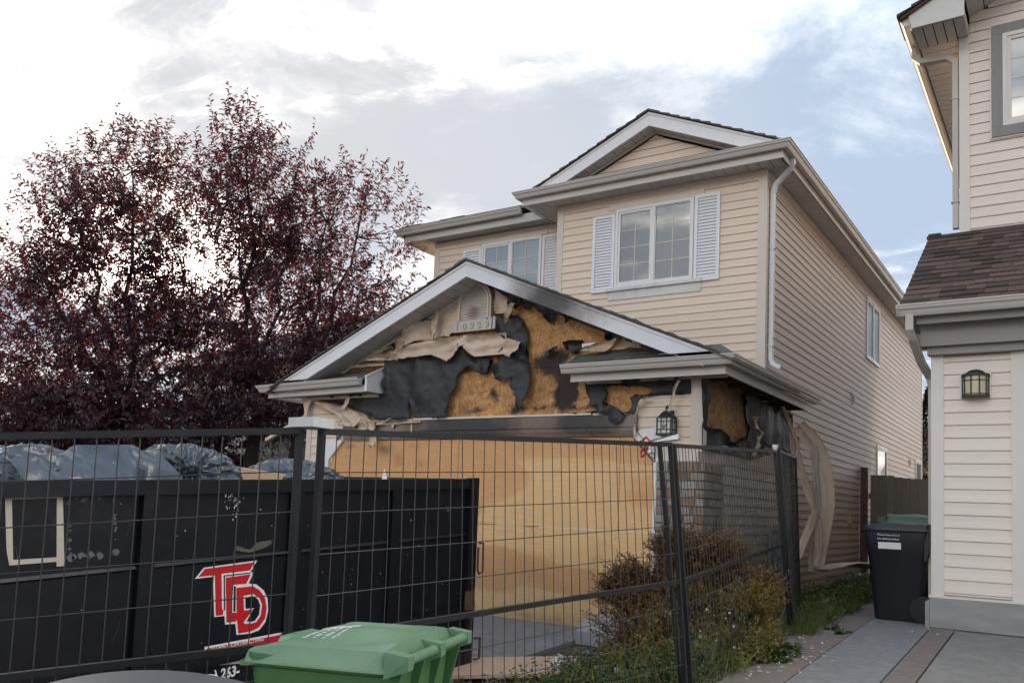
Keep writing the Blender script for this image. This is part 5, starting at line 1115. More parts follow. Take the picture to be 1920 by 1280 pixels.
tag(emit('steel_plate', MB().hexa([(-2.42, 8.30, .235), (-1.93, 8.12, .36), (-1.90, 8.20, .36), (-2.40, 8.40, .235), (-2.42, 8.30, .25), (-1.93, 8.12, .372), (-1.90, 8.20, .372), (-2.40, 8.40, .25)]), galv_m if False else mat('dull_steel_foot', (.16, .17, .18), .55, .1, 9)), 'flat grey steel foot lying beside the fence corner on the path', 'steel plate')

# ------------------------------------------------------------------ roll-off dumpster
DX = -4.95; ct = thing('dumpster', 'black steel roll-off dumpster heaped with bags, company lettering on its side', 'dumpster', (-6.15, 3.5, -.3))
def dz(y): return 1.448 + (y - 2.435) * .0530     # slopes with the drive
def hx(x0, x1, y0, y1, b0, t0):                   # box following the slope; heights below the rim line
    return [(x0, y0, dz(y0) - b0), (x1, y0, dz(y0) - b0), (x1, y1, dz(y1) - b0), (x0, y1, dz(y1) - b0), (x0, y0, dz(y0) - t0), (x1, y0, dz(y0) - t0), (x1, y1, dz(y1) - t0), (x0, y1, dz(y1) - t0)]
y0c, y1c = .6, 6.95; W0 = -7.40
emit('side_panel', MB().hexa(hx(DX - .06, DX - .035, y0c, y1c, 1.72, .04)), bin_steel, ct)
emit('far_side_panel', MB().hexa(hx(W0, W0 + .03, y0c, y1c, 1.72, .04)), bin_steel, ct)
emit('end_wall', MB().hexa(hx(W0, DX - .04, y0c, y0c + .04, 1.72, .04)), bin_steel, ct)
emit('end_door', MB().hexa(hx(W0, DX - .02, y1c - .06, y1c, 1.72, .0)), bin_steel, ct)
emit('floor', MB().hexa(hx(W0, DX - .05, y0c, y1c, 1.76, 1.70)), bin_steel, ct)
emit('top_rail', MB().hexa(hx(DX - .10, DX + .012, y0c, y1c - .02, .095, .0)), bin_steel, ct); emit('top_rail', MB().hexa(hx(W0 - .02, W0 + .08, y0c, y1c, .095, .0)), bin_steel, ct)
emit('bottom_rail', MB().hexa(hx(DX - .06, DX + .015, y0c, y1c, 1.79, 1.62)), bin_steel, ct)
emit('crease_rail', MB().hexa([(DX - .034, y0c, dz(y0c) - .585), (DX - .008, y0c, dz(y0c) - .572), (DX - .008, y1c, dz(y1c) - .545), (DX - .034, y1c, dz(y1c) - .558), (DX - .034, y0c, dz(y0c) - .548), (DX - .018, y0c, dz(y0c) - .552), (DX - .018, y1c, dz(y1c) - .525), (DX - .034, y1c, dz(y1c) - .521)]), bin_steel, ct)
for yc in (2.0, 3.37, 4.62, 5.75): emit('rib', MB().hexa(hx(DX - .034, DX + .008, yc - .055, yc + .055, 1.62, .096)), bin_steel, ct)
emit('corner_post', MB().hexa(hx(DX - .04, DX + .02, y1c - .13, y1c + .005, 1.79, -.01)), bin_steel, ct)
emit('lower_band', MB().hexa(hx(DX - .034, DX - .004, y0c, y1c, 1.275, 1.235)), bin_steel, ct)
hg = MB(); yy = y1c + .02
hg.tube([(DX + .03, yy + .02, 1.06), (DX + .03, yy + .08, 1.06), (DX + .03, yy + .09, .78), (DX + .03, yy + .03, .76), (DX + .03, yy + .0, .80), (DX + .03, yy + .0, 1.02)], .012, 6)
emit('latch_handle', hg, rust_m, ct)
for (za, zb_) in ((.14, .02),): emit('latch_handle', MB().tube([(DX + .03, yy, za), (DX + .03, yy + .09, za), (DX + .03, yy + .09, zb_ - .08), (DX + .03, yy, zb_ - .08)], .013, 6), rust_m, ct)
ch = []
for i in range(13):
    z = .55 - i * .028; a = (i % 2) * math.pi / 2; r = MB(); yb = yy - .07 + .03 * math.sin(i * .4)
    pts = [(DX + .035 + .010 * math.cos(a) * math.cos(u), yb + .010 * math.sin(a) * math.cos(u) + .012 * math.cos(u) * math.cos(a), z + .020 * math.sin(u)) for u in [2 * math.pi * k / 8 for k in range(9)]]
    emit('chain_link', r.tube(pts, .0035, 4, cap=False), rust_m, ct)
emit('lock_plate', MB().box(DX + .021, DX + .028, y1c - .16, y1c - .02, .42, .60), rust_m, ct)
FD = lambda off: (lambda p, q, h: (DX - .035 + off + h, p, q))
# the masking-tape frame and the residue of a second one
ZT = '0,780,2.56'
def decal(name, P, off, m, parent=ct, th=.0012): return emit(name, MB().prism(P, FD(off), 0, th), m, parent)
tp = root_part('tape_frame', ct)
decal('tape_strip', [(2.486,1.380),(2.806,1.402),(2.812,1.363),(2.486,1.343)], .0005, tape_m, tp); decal('tape_strip', [(2.774,1.398),(2.809,1.400),(2.856,0.966),(2.809,0.965)], .0019, tape_m, tp)
decal('tape_strip', [(2.483,1.375),(2.522,1.356),(2.559,1.008),(2.539,0.983),(2.518,1.067)], .0019, tape_m, tp); decal('tape_strip', [(2.534,1.009),(2.806,1.019),(2.812,0.993),(2.539,0.980)], .0033, tape_m, tp)
rs = root_part('tape_residue', ct)
rr9 = random.Random(4); cR_ = [(2.853,1.361),(3.143,1.379),(3.182,1.036),(2.886,1.011)]
for i in range(4):
    a_, b_ = cR_[i], cR_[(i + 1) % 4]
    for k in range(13):
        if rr9.random() < .35: continue
        t = k / 13; y = a_[0] + (b_[0] - a_[0]) * t + rr9.gauss(0, .004); z = a_[1] + (b_[1] - a_[1]) * t + rr9.gauss(0, .004); w = rr9.uniform(.004, .016) * (1.6 if i == 2 or k == 0 else 1)
        decal('residue_patch', [(y + w * math.cos(q) * rr9.uniform(.5, 1.3), z + w * math.sin(q) * rr9.uniform(.5, 1.3)) for q in [0, .9, 1.8, 2.7, 3.6, 4.5, 5.4]], .0006, faded_m, rs, th=.0006)
# logo: overlapping monogram, red with white edges
lg = root_part('company_logo', ct)
LO = '300,980,4.267'
decal('logo_edge', [(3.766,0.851),(3.832,0.924),(4.288,0.961),(4.232,0.878),(4.262,0.875),(4.223,0.798),(4.294,0.788),(4.367,0.739),(4.407,0.677),(4.419,0.590),(4.400,0.510),(4.346,0.456),(4.268,0.440),(4.144,0.442),(4.130,0.520),(4.040,0.524),(4.030,0.583),(3.944,0.583),(3.912,0.859)], .0005, decal_white, lg)
decal('logo_letter', [(3.792,0.863),(3.840,0.915),(4.261,0.947),(4.227,0.891),(3.980,0.877),(4.003,0.639),(4.017,0.620),(4.014,0.591),(3.955,0.591),(3.926,0.869)], .0018, red_m, lg)
decal('logo_letter', [(4.018,0.848),(4.236,0.863),(4.201,0.797),(4.076,0.795),(4.094,0.601),(4.127,0.598),(4.132,0.537),(4.050,0.536)], .0018, red_m, lg)
decal('logo_letter', [(4.115,0.772),(4.261,0.777),(4.327,0.743),(4.381,0.685),(4.401,0.610),(4.393,0.538),(4.342,0.479),(4.271,0.456),(4.158,0.451),(4.145,0.532),(4.127,0.560),(4.127,0.598),(4.133,0.598)], .0032, red_m, lg)
decal('logo_gap', [(4.092,0.785),(4.109,0.784),(4.119,0.607),(4.104,0.607)], .0032, bin_steel, lg); decal('logo_gap', [(4.000,0.864),(4.232,0.876),(4.231,0.869),(4.009,0.857),(4.032,0.628),(4.022,0.620)], .0032, bin_steel, lg)
decal('logo_edge', [(4.182,0.712),(4.265,0.721),(4.325,0.689),(4.354,0.640),(4.347,0.560),(4.310,0.518),(4.269,0.511),(4.206,0.515),(4.200,0.527),(4.223,0.552),(4.276,0.610),(4.194,0.609)], .0046, decal_white, lg)
decal('logo_gap', [(4.197,0.700),(4.262,0.709),(4.314,0.679),(4.337,0.637),(4.332,0.570),(4.298,0.530),(4.263,0.524),(4.222,0.531),(4.282,0.620),(4.206,0.620)], .0060, bin_steel, lg)
decal('banner_edge', [(3.881,0.387),(4.596,0.421),(4.606,0.298),(3.887,0.340)], .0005, decal_white, lg)
decal('banner', [(3.895,0.373),(4.597,0.406),(4.604,0.319),(3.898,0.339)], .0018, red_m, lg)
decal('banner_edge', [(3.890,0.279),(4.606,0.298),(4.612,0.215),(3.894,0.255)], .0005, decal_white, lg)
decal('banner', [(3.902,0.290),(4.606,0.298),(4.607,0.280),(3.904,0.267)], .0018, red_m, lg)
RX = (math.pi / 2, 0, math.pi / 2)
_a = math.atan(.053)
def dtext(body, y, z, size, m, bold=.0, xs=1.): 
    return text(body, (DX - .0295, y, z), (Matrix.Rotation(_a, 3, 'X') @ Matrix.Rotation(math.pi / 2, 3, 'Z') @ Matrix.Rotation(math.pi / 2, 3, 'X')).to_euler(), size, m, lg, 'lettering', ext=.0006, shear=.12, bold=bold, xs=xs)
p_ = [(3.924,0.346),(4.393,0.367),(3.961,0.172),(4.060,0.169),(4.194,0.170)]
dtext('TITAN CONTRACTING', p_[0][0], p_[0][1] + .007, .042, decal_white, .0004, (p_[1][0] - p_[0][0]) / .44)
dtext(') 263-', p_[3][0] - .09, p_[3][1] - .020, .10, decal_white, .003, .9)
# paint splashes and scratches on the black side
sp_ = MB()
rs_ = random.Random(11)
def splash(cx, cz, n, sx, sz, s0, s1):
    for i in range(n):
        y = rs_.gauss(cx, sx); z = rs_.gauss(cz, sz); r = rs_.uniform(s0, s1); pts = [(y + r * math.cos(a) * rs_.uniform(.5, 1.2), z + r * 1.6 * math.sin(a) * rs_.uniform(.5, 1.3)) for a in [2 * math.pi * k / 6 for k in range(6)]]
        sp_.prism(pts, FD(.0004), 0, .0008)
a1 = [(4.020,1.435),(4.063,1.348),(4.195,1.083),(4.327,1.096),(3.423,0.918),(3.228,1.158),(4.495,1.098)]
splash(a1[0][0], a1[0][1], 26, .03, .04, .002, .008); splash(a1[1][0], a1[1][1], 24, .03, .06, .001, .006); splash(4.2, .9, 50, .9, .4, .001, .004); splash(5.9, .7, 40, .6, .4, .001, .004)
so = emit('paint_splashes', sp_, decal_white, ct); so['kind'] = 'stuff'
sk_ = MB()
for i in range(70):
    y = rs_.uniform(1.6, 6.9); z = rs_.uniform(.0, 1.5); l = rs_.uniform(.02, .16); a = rs_.gauss(1.5, .35); w = rs_.uniform(.0007, .002)
    if abs(y - 3.37) < .1 or abs(y - 4.62) < .1 or abs(y - 5.75) < .1: continue
    c, s = math.cos(a) * l, math.sin(a) * l; sk_.prism([(y, z), (y + c * .5 + .004, z + s * .5), (y + c, z + s), (y + c - w, z + s), (y + c * .5 + .004 - w, z + s * .5), (y - w, z)], FD(.0003), 0, .0006)
so = emit('scratches', sk_, faded_m, ct); so['kind'] = 'stuff'
emit('scuff', MB().prism(roughen([(4.094,1.069),(4.217,1.038),(4.260,1.085),(4.404,1.108),(4.416,1.080),(4.331,1.043),(4.200,1.016),(4.088,1.040)], .015, .004, 5), FD(.0006), 0, .0008), mat('brown_scuff', (.10, .085, .065), .7, .3, 20), ct)

# bags and boards heaped in the dumpster
def bag(label, c, r, seed, knot=None, flat=1., name='garbage_bag', draped=False):
    bm = bmesh.new(); bmesh.ops.create_icosphere(bm, subdivisions=6, radius=1); rs2 = random.Random(seed); K = Vector(knot).normalized() if knot else None
    for v in bm.verts:
        d = v.co.normalized(); f = 1 + .16 * fb(d.x * 1.5, d.y * 1.5, d.z * 1.5 + seed, 3)
        w_ = fb(d.x * 2 + seed, d.y * 2, d.z * 2, 2); cr = (max(0, .22 - abs(fb(d.x * 2.6 + seed + w_, d.y * 2.6, d.z * 3.4, 2))) ** 1.0) * .55 + .14 * max(0, .2 - abs(fb(d.x * 7 + seed + w_ * 3, d.y * 7, d.z * 9, 2))); f += cr - .09
        if K is not None:
            a = d.angle(K)
            if a < 1.25:
                ph = math.atan2((d - K * d.dot(K)).dot(K.orthogonal().normalized()), (d - K * d.dot(K)).dot(K.cross(K.orthogonal()).normalized()))
                f += .055 * math.sin(ph * 13 + 3 * math.sin(ph * 2 + seed)) * sstep(1.25, .25, a); f -= .18 * sstep(.8, .2, a)
                if a < .22: f += .33 * (1 - a / .22)
        z = d.z; p = Vector((d.x * r[0], d.y * r[1], d.z * r[2])) * f
        if p.z < -r[2] * .55: p.z = -r[2] * .55
        v.co = p
    me = bpy.data.meshes.new(name); bm.to_mesh(me); bm.free(); me.materials.append(bag_m); me.polygons.foreach_set('use_smooth', [True] * len(me.polygons))
    o = bpy.data.objects.new(name, me); link(o, None); o.location = c; WORLD[o.name] = Vector(c); tag(o, label, 'garbage bag', 'black garbage bags in the dumpster'); return o
bag('longest black garbage bag sheet draped high at the dumpster left end', (-5.55, 2.88, 1.38), (.42, .62, .30), 3)
bag('low black garbage bag at the far left of the dumpster', (-5.45, 2.2, 1.33), (.40, .55, .22), 9)
bag('knotted black garbage bag with gathered folds in the dumpster middle', (-5.40, 3.95, 1.52), (.35, .40, .26), 5, knot=(.8, -.42, .35))
bag('slumped black garbage bag behind the left fence joint', (-5.45, 5.05, 1.50), (.4, .50, .24), 7)
bag('small flat garbage bag between the cardboard and the slumped bag', (-5.6, 4.50, 1.42), (.4, .35, .18), 12)
dr = MB()
def drape(name, label, P, X, amp, seed):
    s = sheet(name, P, lambda u, h, z: (X + h, u, z), bag_m, None, base=.0 + .3, amp=amp, freq=2.6, seed=seed, res=.03, rough=.004, thick=.004, shape=lambda y, z: .25 * sstep(1.75, 1.45, z)); s.parent = None; return tag(s, label, 'garbage bag', 'black garbage bags in the dumpster')
drape('garbage_bag', 'creased plastic sheet peaking above the dumpster rim left of the knotted bag', [(2.597,1.564),(2.643,1.595),(2.741,1.608),(2.784,1.605),(2.904,1.624),(3.000,1.658),(3.071,1.696),(3.145,1.708),(3.402,1.728),(3.467,1.690),(3.595,1.703),(3.616,1.493),(2.608,1.444)], -5.62, .22, 4)
tag(emit('cardboard_sheet', MB().hexa([(-5.2, 4.25, 1.49), (-5.15, 4.95, 1.53), (-5.3, 4.97, 1.53), (-5.35, 4.25, 1.49), (-5.22, 4.22, 1.63), (-5.2, 4.93, 1.585), (-5.21, 4.94, 1.59), (-5.23, 4.22, 1.64)]), card_m), 'torn brown cardboard standing between the two garbage bags', 'cardboard')
tag(emit('wood_offcut', MB().hexa([(-5.15, 3.55, 1.50), (-5.10, 3.66, 1.50), (-5.5, 3.66, 1.50), (-5.5, 3.5, 1.50), (-5.15, 3.54, 1.56), (-5.10, 3.64, 1.52), (-5.5, 3.66, 1.56), (-5.5, 3.5, 1.62)]), mat('pale_wood', (.50, .34, .24), .7, .1, 6)), 'pale wood offcut wedged between the sheet and the knotted bag', 'board')
for i, (x, y, h) in enumerate(((-5.02, 5.62, .10),)): tag(emit('plastic_scrap', MB().add([(x, y, dz(y) - .01), (x + .01, y + .06, dz(y)), (x - .02, y + .10, dz(y)), (x, y + .03, dz(y) + h), (x - .01, y + .055, dz(y) + .06)], [(0, 1, 3), (1, 4, 3), (1, 2, 4), (0, 3, 2), (3, 4, 2)]), decal_white), 'little white plastic scrap sticking up from the dumpster rim', 'scrap')
# boards on the drive behind the dumpster corner
tag(emit('loose_plywood', MB().hexa([(-4.9, 6.3, -.155), (-3.7, 6.9, -.05), (-4.1, 7.6, -.03), (-5.1, 7.2, -.12), (-4.9, 6.3, -.12), (-3.7, 6.9, -.02), (-4.1, 7.6, .0), (-5.1, 7.2, -.09)]), MAT['pale_wood']), 'pale plywood sheet lying on the drive by the dumpster corner', 'board')

# ------------------------------------------------------------------ wheeled carts
def rrect(w, d, r, n=5, off=(0, 0)):
    pts = []
    for (cx, cy, a0) in ((w / 2 - r, d / 2 - r, 0), (-w / 2 + r, d / 2 - r, 90), (-w / 2 + r, -d / 2 + r, 180), (w / 2 - r, -d / 2 + r, 270)):
        for k in range(n + 1): a = math.radians(a0 + 90 * k / n); pts.append((cx + r * math.cos(a) + off[0], cy + r * math.sin(a) + off[1]))
    return pts
def loft(mb, rings, cap0=True, cap1=True):
    n = len(rings[0]); vs = [p for r in rings for p in r]
    fs = [(i * n + k, i * n + (k + 1) % n, (i + 1) * n + (k + 1) % n, (i + 1) * n + k) for i in range(len(rings) - 1) for k in range(n)]
    if cap0: fs.append(tuple(reversed(range(n))))
    if cap1: fs.append(tuple(range(len(vs) - n, len(vs))))
    return mb.add(vs, fs)
def cart(name, label, cat, loc, rot, W, D, H, mbody, mlid, dome=.05, notch=True, lines=True, group='wheeled waste carts', hinge_ribs=True):
    """local frame: x across the hinge side, -y = hinge/handle side, +y = opening edge"""
    t = thing(name, label, cat, loc, group); t.rotation_euler = (0, 0, rot); old = WORLD[t.name]; WORLD[t.name] = Vector((0, 0, 0))
    rings = []
    for (s, z) in ((.70, .0), (.72, .03), (.86, H * .62), (.885, H * .64), (.95, H * .86), (.95, H * .90)):
        rings.append([(x, y - (1 - s) * D * .10, z) for x, y in rrect(W * s, D * s, .07)])
    emit('body', loft(MB(), rings), mbody, t, smooth=True, auto=35)
    rings = [[(x, y, z) for x, y in rrect(W * s, D * s, .075)] for s, z in ((.95, H * .868), (.99, H * .875), (1.0, H * .90), (.995, H * .915))]
    emit('rim', loft(MB(), rings), mbody, t, smooth=True, auto=35)
    # domed lid with a raised border, falling towards the opening edge
    L = MB(); nx, ny = 26, 26; vs = []
    def lz(u, v):                      # u across -1..1, v -1 hinge .. 1 opening
        e = max(abs(u), abs(v)); base = H * .945
        z = base + dome * (1 - u * u) * (1 - .55 * (v * .5 + .5) ** 2) * .8
        rr = math.hypot(u * .95, (v + .15) * .85)
        if notch: z -= .018 * sstep(.80, .70, rr) - .016 * sstep(.55, .0, rr)
        z -= .045 * sstep(.90, 1., e) ** 2; z -= .03 * sstep(.35, 1., v)
        if notch and v > .5 and .25 < abs(u) < .72: z -= .028 * sstep(.5, .62, v) * sstep(.25, .33, abs(u)) * sstep(.72, .64, abs(u))
        return z
    for j in range(ny + 1):
        for i in range(nx + 1):
            u = -1 + 2 * i / nx; v = -1 + 2 * j / ny; cu = u * math.sqrt(1 - .10 * v * v * v * v * (1 if v > 0 else .3)); cv = v * math.sqrt(1 - .10 * u ** 4)
            vs.append((cu * W * .515, cv * D * .515 + .004, lz(u, v)))
    fs = [(j * (nx + 1) + i, j * (nx + 1) + i + 1, (j + 1) * (nx + 1) + i + 1, (j + 1) * (nx + 1) + i) for j in range(ny) for i in range(nx)]
    ring = [i for i in range(nx + 1)] + [j * (nx + 1) + nx for j in range(1, ny + 1)] + [ny * (nx + 1) + i for i in range(nx - 1, -1, -1)] + [j * (nx + 1) for j in range(ny - 1, 0, -1)]
    b = len(vs); m = len(ring)
    vs += [(vs[i][0] * 1.006, vs[i][1] * 1.006, H * .885 if vs[i][1] > -D * .49 else H * .91) for i in ring]; fs += [(ring[k], ring[(k + 1) % m], b + (k + 1) % m, b + k) for k in range(m)]
    b2 = len(vs); vs += [(vs[b + k][0] * .985, vs[b + k][1] * .985, vs[b + k][2]) for k in range(m)]; fs += [(b + k, b + (k + 1) % m, b2 + (k + 1) % m, b2 + k) for k in range(m)]
    emit('lid', L.add(vs, fs), mlid, t, smooth=True, auto=38)
    yb = -D * .515 - .035
    emit('handle_bar', MB().tube([(-W * .47, yb, H * .925), (-W * .06, yb, H * .925)], .017, 10).tube([(W * .06, yb, H * .925), (W * .47, yb, H * .925)], .017, 10), mlid, t, smooth=True, auto=40)
    for x in (-W * .47, 0, W * .47): emit('hinge_lug', MB().hexa([(x - .022, yb - .020, H * .90), (x + .022, yb - .020, H * .90), (x + .03, -D * .47, H * .87), (x - .03, -D * .47, H * .87), (x - .028, yb - .020, H * .945), (x + .028, yb - .020, H * .945), (x + .028, -D * .47, H * .955), (x - .028, -D * .47, H * .955)]), mlid, t)
    if hinge_ribs:
        for x in (-W * .44, -W * .14, W * .14, W * .44): emit('handle_rib', MB().prism([(yb + .01, H * .91), (-D * .40, H * .91), (-D * .40, H * .60), (-D * .43, H * .60)], lambda p, q, h: (h, p, q), x - .008, x + .008), mbody, t)
    for sx in (-1, 1):
        w_ = MB().tube([(sx * W * .36, -D * .40, .13), (sx * (W * .36 + .05), -D * .40, .13)], .13, 20); emit('wheel', w_, black_m, t, smooth=True, auto=40)
    emit('axle', MB().tube([(-W * .36, -D * .40, .13), (W * .36, -D * .40, .13)], .012, 8), galv_m, t)
    return t, lz
def lidtext(t, lz, body, W, D, u, v, size, rot, m, off=.004, xs=1.):
    o = text(body, (u * W * .515, v * D * .515, lz(u, v) + off), (0, 0, rot), size, m, t, 'lettering', ext=.0008, xs=xs); return o
# green cart: hinge side B-C faces the lane
Bp = Vector((-1.80, 2.15)); Cp = Vector((-2.0, 2.75)); hd = (Cp - Bp).normalized(); ctr = (Bp + Cp) / 2 + Vector((-hd.y, hd.x)) * .30
rot = math.atan2(hd.y, hd.x) 
gz_ = .0
Hg = 1.0; zb = .925 - Hg * .945
tg, lzg = cart('green_cart', 'green wheeled organics cart in front of the fence at the bottom', 'waste cart', (ctr.x, ctr.y, zb), rot, .66, .54, Hg, green_m, greenlid_m)
# worn print on the lid: lines of small illegible strokes
pr9 = random.Random(6); pm_ = MB()
for k in range(4):
    x = -.16
    while x < (.16 if k < 3 else .06):
        l = pr9.uniform(.006, .016); y = .12 - k * .036; zz = lzg(x / (.66 * .515), y / (.54 * .515)) + .0015; hh = pr9.uniform(.008, .013)
        pm_.hexa([(x, y, zz), (x + l, y, zz), (x + l, y + hh, zz), (x, y + hh, zz), (x, y, zz + .001), (x + l, y, zz + .001), (x + l, y + hh, zz + .001), (x, y + hh, zz + .001)]); x += l + pr9.choice((.003, .003, .012))
old_ = WORLD[tg.name]; o = emit('lid_print', pm_, decal_white, tg); o['kind'] = 'stuff'
g2 = Vector((-2.20, 1.50))
tq, lzq = cart('charcoal_cart', 'charcoal garbage cart whose lid just shows at the bottom left', 'waste cart', (-1.765, 1.20, .985 - 1.0 * .985), math.radians(47), .50, .60, 1.0, dgrey_m, dgrey_m, dome=.07, notch=False)
lidtext(tq, lzq, 'GARBAGE', .56, .62, .55, .70, .055, math.pi, decal_white)
zB = zg(-1.5, 9.3) + .016
tb, lzb = cart('black_cart', 'tall black cart half hidden behind the neighbour pier', 'waste cart', (-1.50, 9.52, zB), math.radians(90) , .62, .64, 1.0, blackbin_m, blackbin_m, dome=.03)
lb = root_part('address_label', tb)
emit('label_plate', MB().hexa([(-.2815, .16, .70), (-.2795, .16, .70), (-.2795, -.05, .70), (-.2815, -.05, .70), (-.2915, .16, .765), (-.2895, .16, .765), (-.2895, -.05, .765), (-.2915, -.05, .765)]), decal_white, lb)
text('Please keep cart at', (-.302, .165, .83), (math.pi / 2 - .0, 0, -math.pi / 2), .027, decal_white, lb)
text('the address below', (-.300, .165, .79), (math.pi / 2, 0, -math.pi / 2), .027, decal_white, lb)
tg2, _ = cart('green_cart', 'dark green cart showing only its lid behind the black cart', 'waste cart', (-1.42, 10.35, zg(-1.4, 10.3) + .016), math.radians(-90), .62, .66, 1.06, green_m, mat('dark_green_lid', (.035, .085, .045), .45, .05), dome=.06)

# ------------------------------------------------------------------ gas meter on the side wall
gm = thing('gas_meter', 'grey gas meter and bent pipes on the side wall behind the fence', 'gas meter', (-3.45, 11.9, .5))
emit('riser_pipe', MB().tube([(-3.42, 11.55, .35), (-3.42, 11.55, 1.20), (-3.42, 11.60, 1.25), (-3.42, 12.05, 1.25)], .028, 8), pipe_m, gm, smooth=True)
emit('outlet_pipe', MB().tube([(-3.42, 12.05, 1.33), (-3.42, 12.05, 1.10)], .03, 8).tube([(-3.42, 12.05, 1.25), (-3.42, 12.5, 1.25), (-3.58, 12.55, 1.25)], .024, 8).tube([(-3.42, 11.6, .78), (-3.42, 11.65, .70), (-3.42, 11.95, .72), (-3.42, 12.0, .9)], .024, 8), pipe_m, gm, smooth=True)
emit('meter_body', MB().box(-3.53, -3.34, 12.0, 12.42, .92, 1.14).box(-3.50, -3.33, 12.02, 12.40, .72, .90), mat('meter_grey', (.22, .235, .245), .45, .06), gm)
emit('regulator', MB().tube([(-3.42, 12.05, 1.30), (-3.42, 12.05, 1.335)], .075, 14).tube([(-3.42, 12.05, 1.335), (-3.42, 12.05, 1.38)], .03, 10), galv_m, gm, smooth=True, auto=40)
tag(emit('broken_downspout', MB().tube([(-2.60, 10.0, .42), (-2.38, 10.7, .47)], .05, 10, cap=False), mat('dull_pipe', (.30, .31, .31), .5, .1), smooth=True), 'broken grey pipe lying in the weeds by the fence corner', 'pipe')
cb = MB(); vs = []
for i in range(9):
    a = math.pi * i / 8; vs.append((-4.50 - .20 * math.cos(a) * .9, .0, 0))
tag(emit('concrete_kerb_block', MB().prism([(8.6, -.06), (9.38, -.03), (9.38, .18), (9.15, .23), (8.80, .20), (8.62, .08)], lambda p, q, h: (h, p, q), -4.70, -4.22), conc_m), 'weathered concrete block at the foot of the brick pilaster', 'concrete block')
rb2 = random.Random(5)
for i, (x, y, s) in enumerate(((-4.15, 7.9, .09), (-3.9, 7.6, .07), (-2.35, 6.9, .07), (-2.2, 7.2, .05), (-2.28, 7.6, .06))):
    bm = bmesh.new(); bmesh.ops.create_icosphere(bm, subdivisions=2, radius=s)
    for v in bm.verts: v.co *= 1 + .35 * fb(v.co.x * 14, v.co.y * 14, i * 3.); v.co.z *= .6
    me = bpy.data.meshes.new('rubble'); bm.to_mesh(me); bm.free(); me.materials.append(conc_m if i < 2 else red_conc_m)
    o = bpy.data.objects.new('rubble', me); link(o, None); o.location = (x, y, zg(x, y) + .02); tag(o, 'broken bit of concrete among the weeds by the fence', 'rubble', 'bits of rubble along the fence')
sc_ = MB()
sx, sy = -4.02, 7.1
sc_.add([(sx - .10, sy, zg(sx, sy) + .05), (sx - .02, sy - .03, zg(sx, sy) + .03), (sx + .10, sy, zg(sx, sy) + .05), (sx + .11, sy + .05, zg(sx, sy) + .12), (sx + .02, sy + .04, zg(sx, sy) + .09), (sx - .10, sy + .04, zg(sx, sy) + .14), (sx - .04, sy + .02, zg(sx, sy) + .17), (sx + .05, sy + .02, zg(sx, sy) + .15)], [(0, 1, 4, 5), (1, 2, 3, 4), (5, 4, 6), (4, 3, 7), (4, 7, 6), (0, 5, 3, 2)])
tag(emit('crumpled_paper', sc_, decal_white), 'crumpled white paper lying in the grass below the fence rail', 'litter')
lt = MB()
for i in range(150):
    if i < 100: x = rb2.gauss(-1.95, .12); y = rb2.gauss(6.95, .45)
    elif i < 125: x = rb2.gauss(-2.15, .2); y = rb2.gauss(8.0, .4)
    else: x = rb2.uniform(-2.4, -.9); y = rb2.uniform(5.8, 9)
    z = zg(x, y) + .028; a = rb2.uniform(0, 6.3); l = rb2.uniform(.006, .03); w = rb2.uniform(.004, .012); c, s = math.cos(a), math.sin(a)
    lt.add([(x - l * c, y - l * s, z), (x + w * s, y - w * c, z + .002), (x + l * c, y + l * s, z + rb2.uniform(0, .012)), (x - w * s, y + w * c, z + .003)], [(0, 1, 2, 3)])
o = emit('litter_flakes', lt, litter_m); o['kind'] = 'stuff'

# ------------------------------------------------------------------ leaves as numpy quads
def leaf_mesh(name, pos, dirs, nrm, length, width, tone, m, parent=None, fold=.25, kind=None, droop=1.):
    n = len(pos); dirs = dirs / np.linalg.norm(dirs, axis=1, keepdims=True); side = np.cross(dirs, nrm); side /= (np.linalg.norm(side, axis=1, keepdims=True) + 1e-9); up = np.cross(side, dirs)
    L_ = length[:, None]; W_ = width[:, None]
    v = np.empty((n, 6, 3)); mid = pos + dirs * L_ * .42 
    v[:, 0] = pos; v[:, 1] = mid + side * W_ * .5 + up * W_ * fold; v[:, 2] = pos + dirs * L_ * .78 + side * W_ * .30 + up * W_ * fold * .5 - up * L_ * .06 * droop
    v[:, 3] = pos + dirs * L_ - up * L_ * .16 * droop; v[:, 4] = pos + dirs * L_ * .78 - side * W_ * .30 + up * W_ * fold * .5 - up * L_ * .06 * droop; v[:, 5] = mid - side * W_ * .5 + up * W_ * fold
    V = v.reshape(-1, 3) - np.array(wpos(parent)) if parent is not None else v.reshape(-1, 3)
    me = bpy.data.meshes.new(name); me.vertices.add(n * 6); me.vertices.foreach_set('co', V.astype(np.float32).ravel())
    idx = np.arange(n)[:, None] * 6 + np.array([[0, 1, 2, 3, 0, 3, 4, 5]]); me.loops.add(n * 8); me.loops.foreach_set('vertex_index', idx.astype(np.int32).ravel())
    me.polygons.add(n * 2); me.polygons.foreach_set('loop_start', np.arange(0, n * 8, 4, dtype=np.int32)); me.polygons.foreach_set('loop_total', np.full(n * 2, 4, np.int32))
    at = me.attributes.new('tone', 'FLOAT', 'POINT'); at.data.foreach_set('value', np.repeat(tone, 6).astype(np.float32)); me.materials.append(m); me.update(calc_edges=True); me.validate()
    o = bpy.data.objects.new(name, me); link(o, parent)
    if kind: o['kind'] = kind
    return o
# ------------------------------------------------------------------ the purple-leaved tree
TB = Vector((-12.98, 10.79, -.1))                        # trunk foot
tree = thing('purple_leaf_tree', 'large multi-stemmed tree with dark purple leaves rising behind the dumpster', 'tree', TB)
rt = random.Random(21)
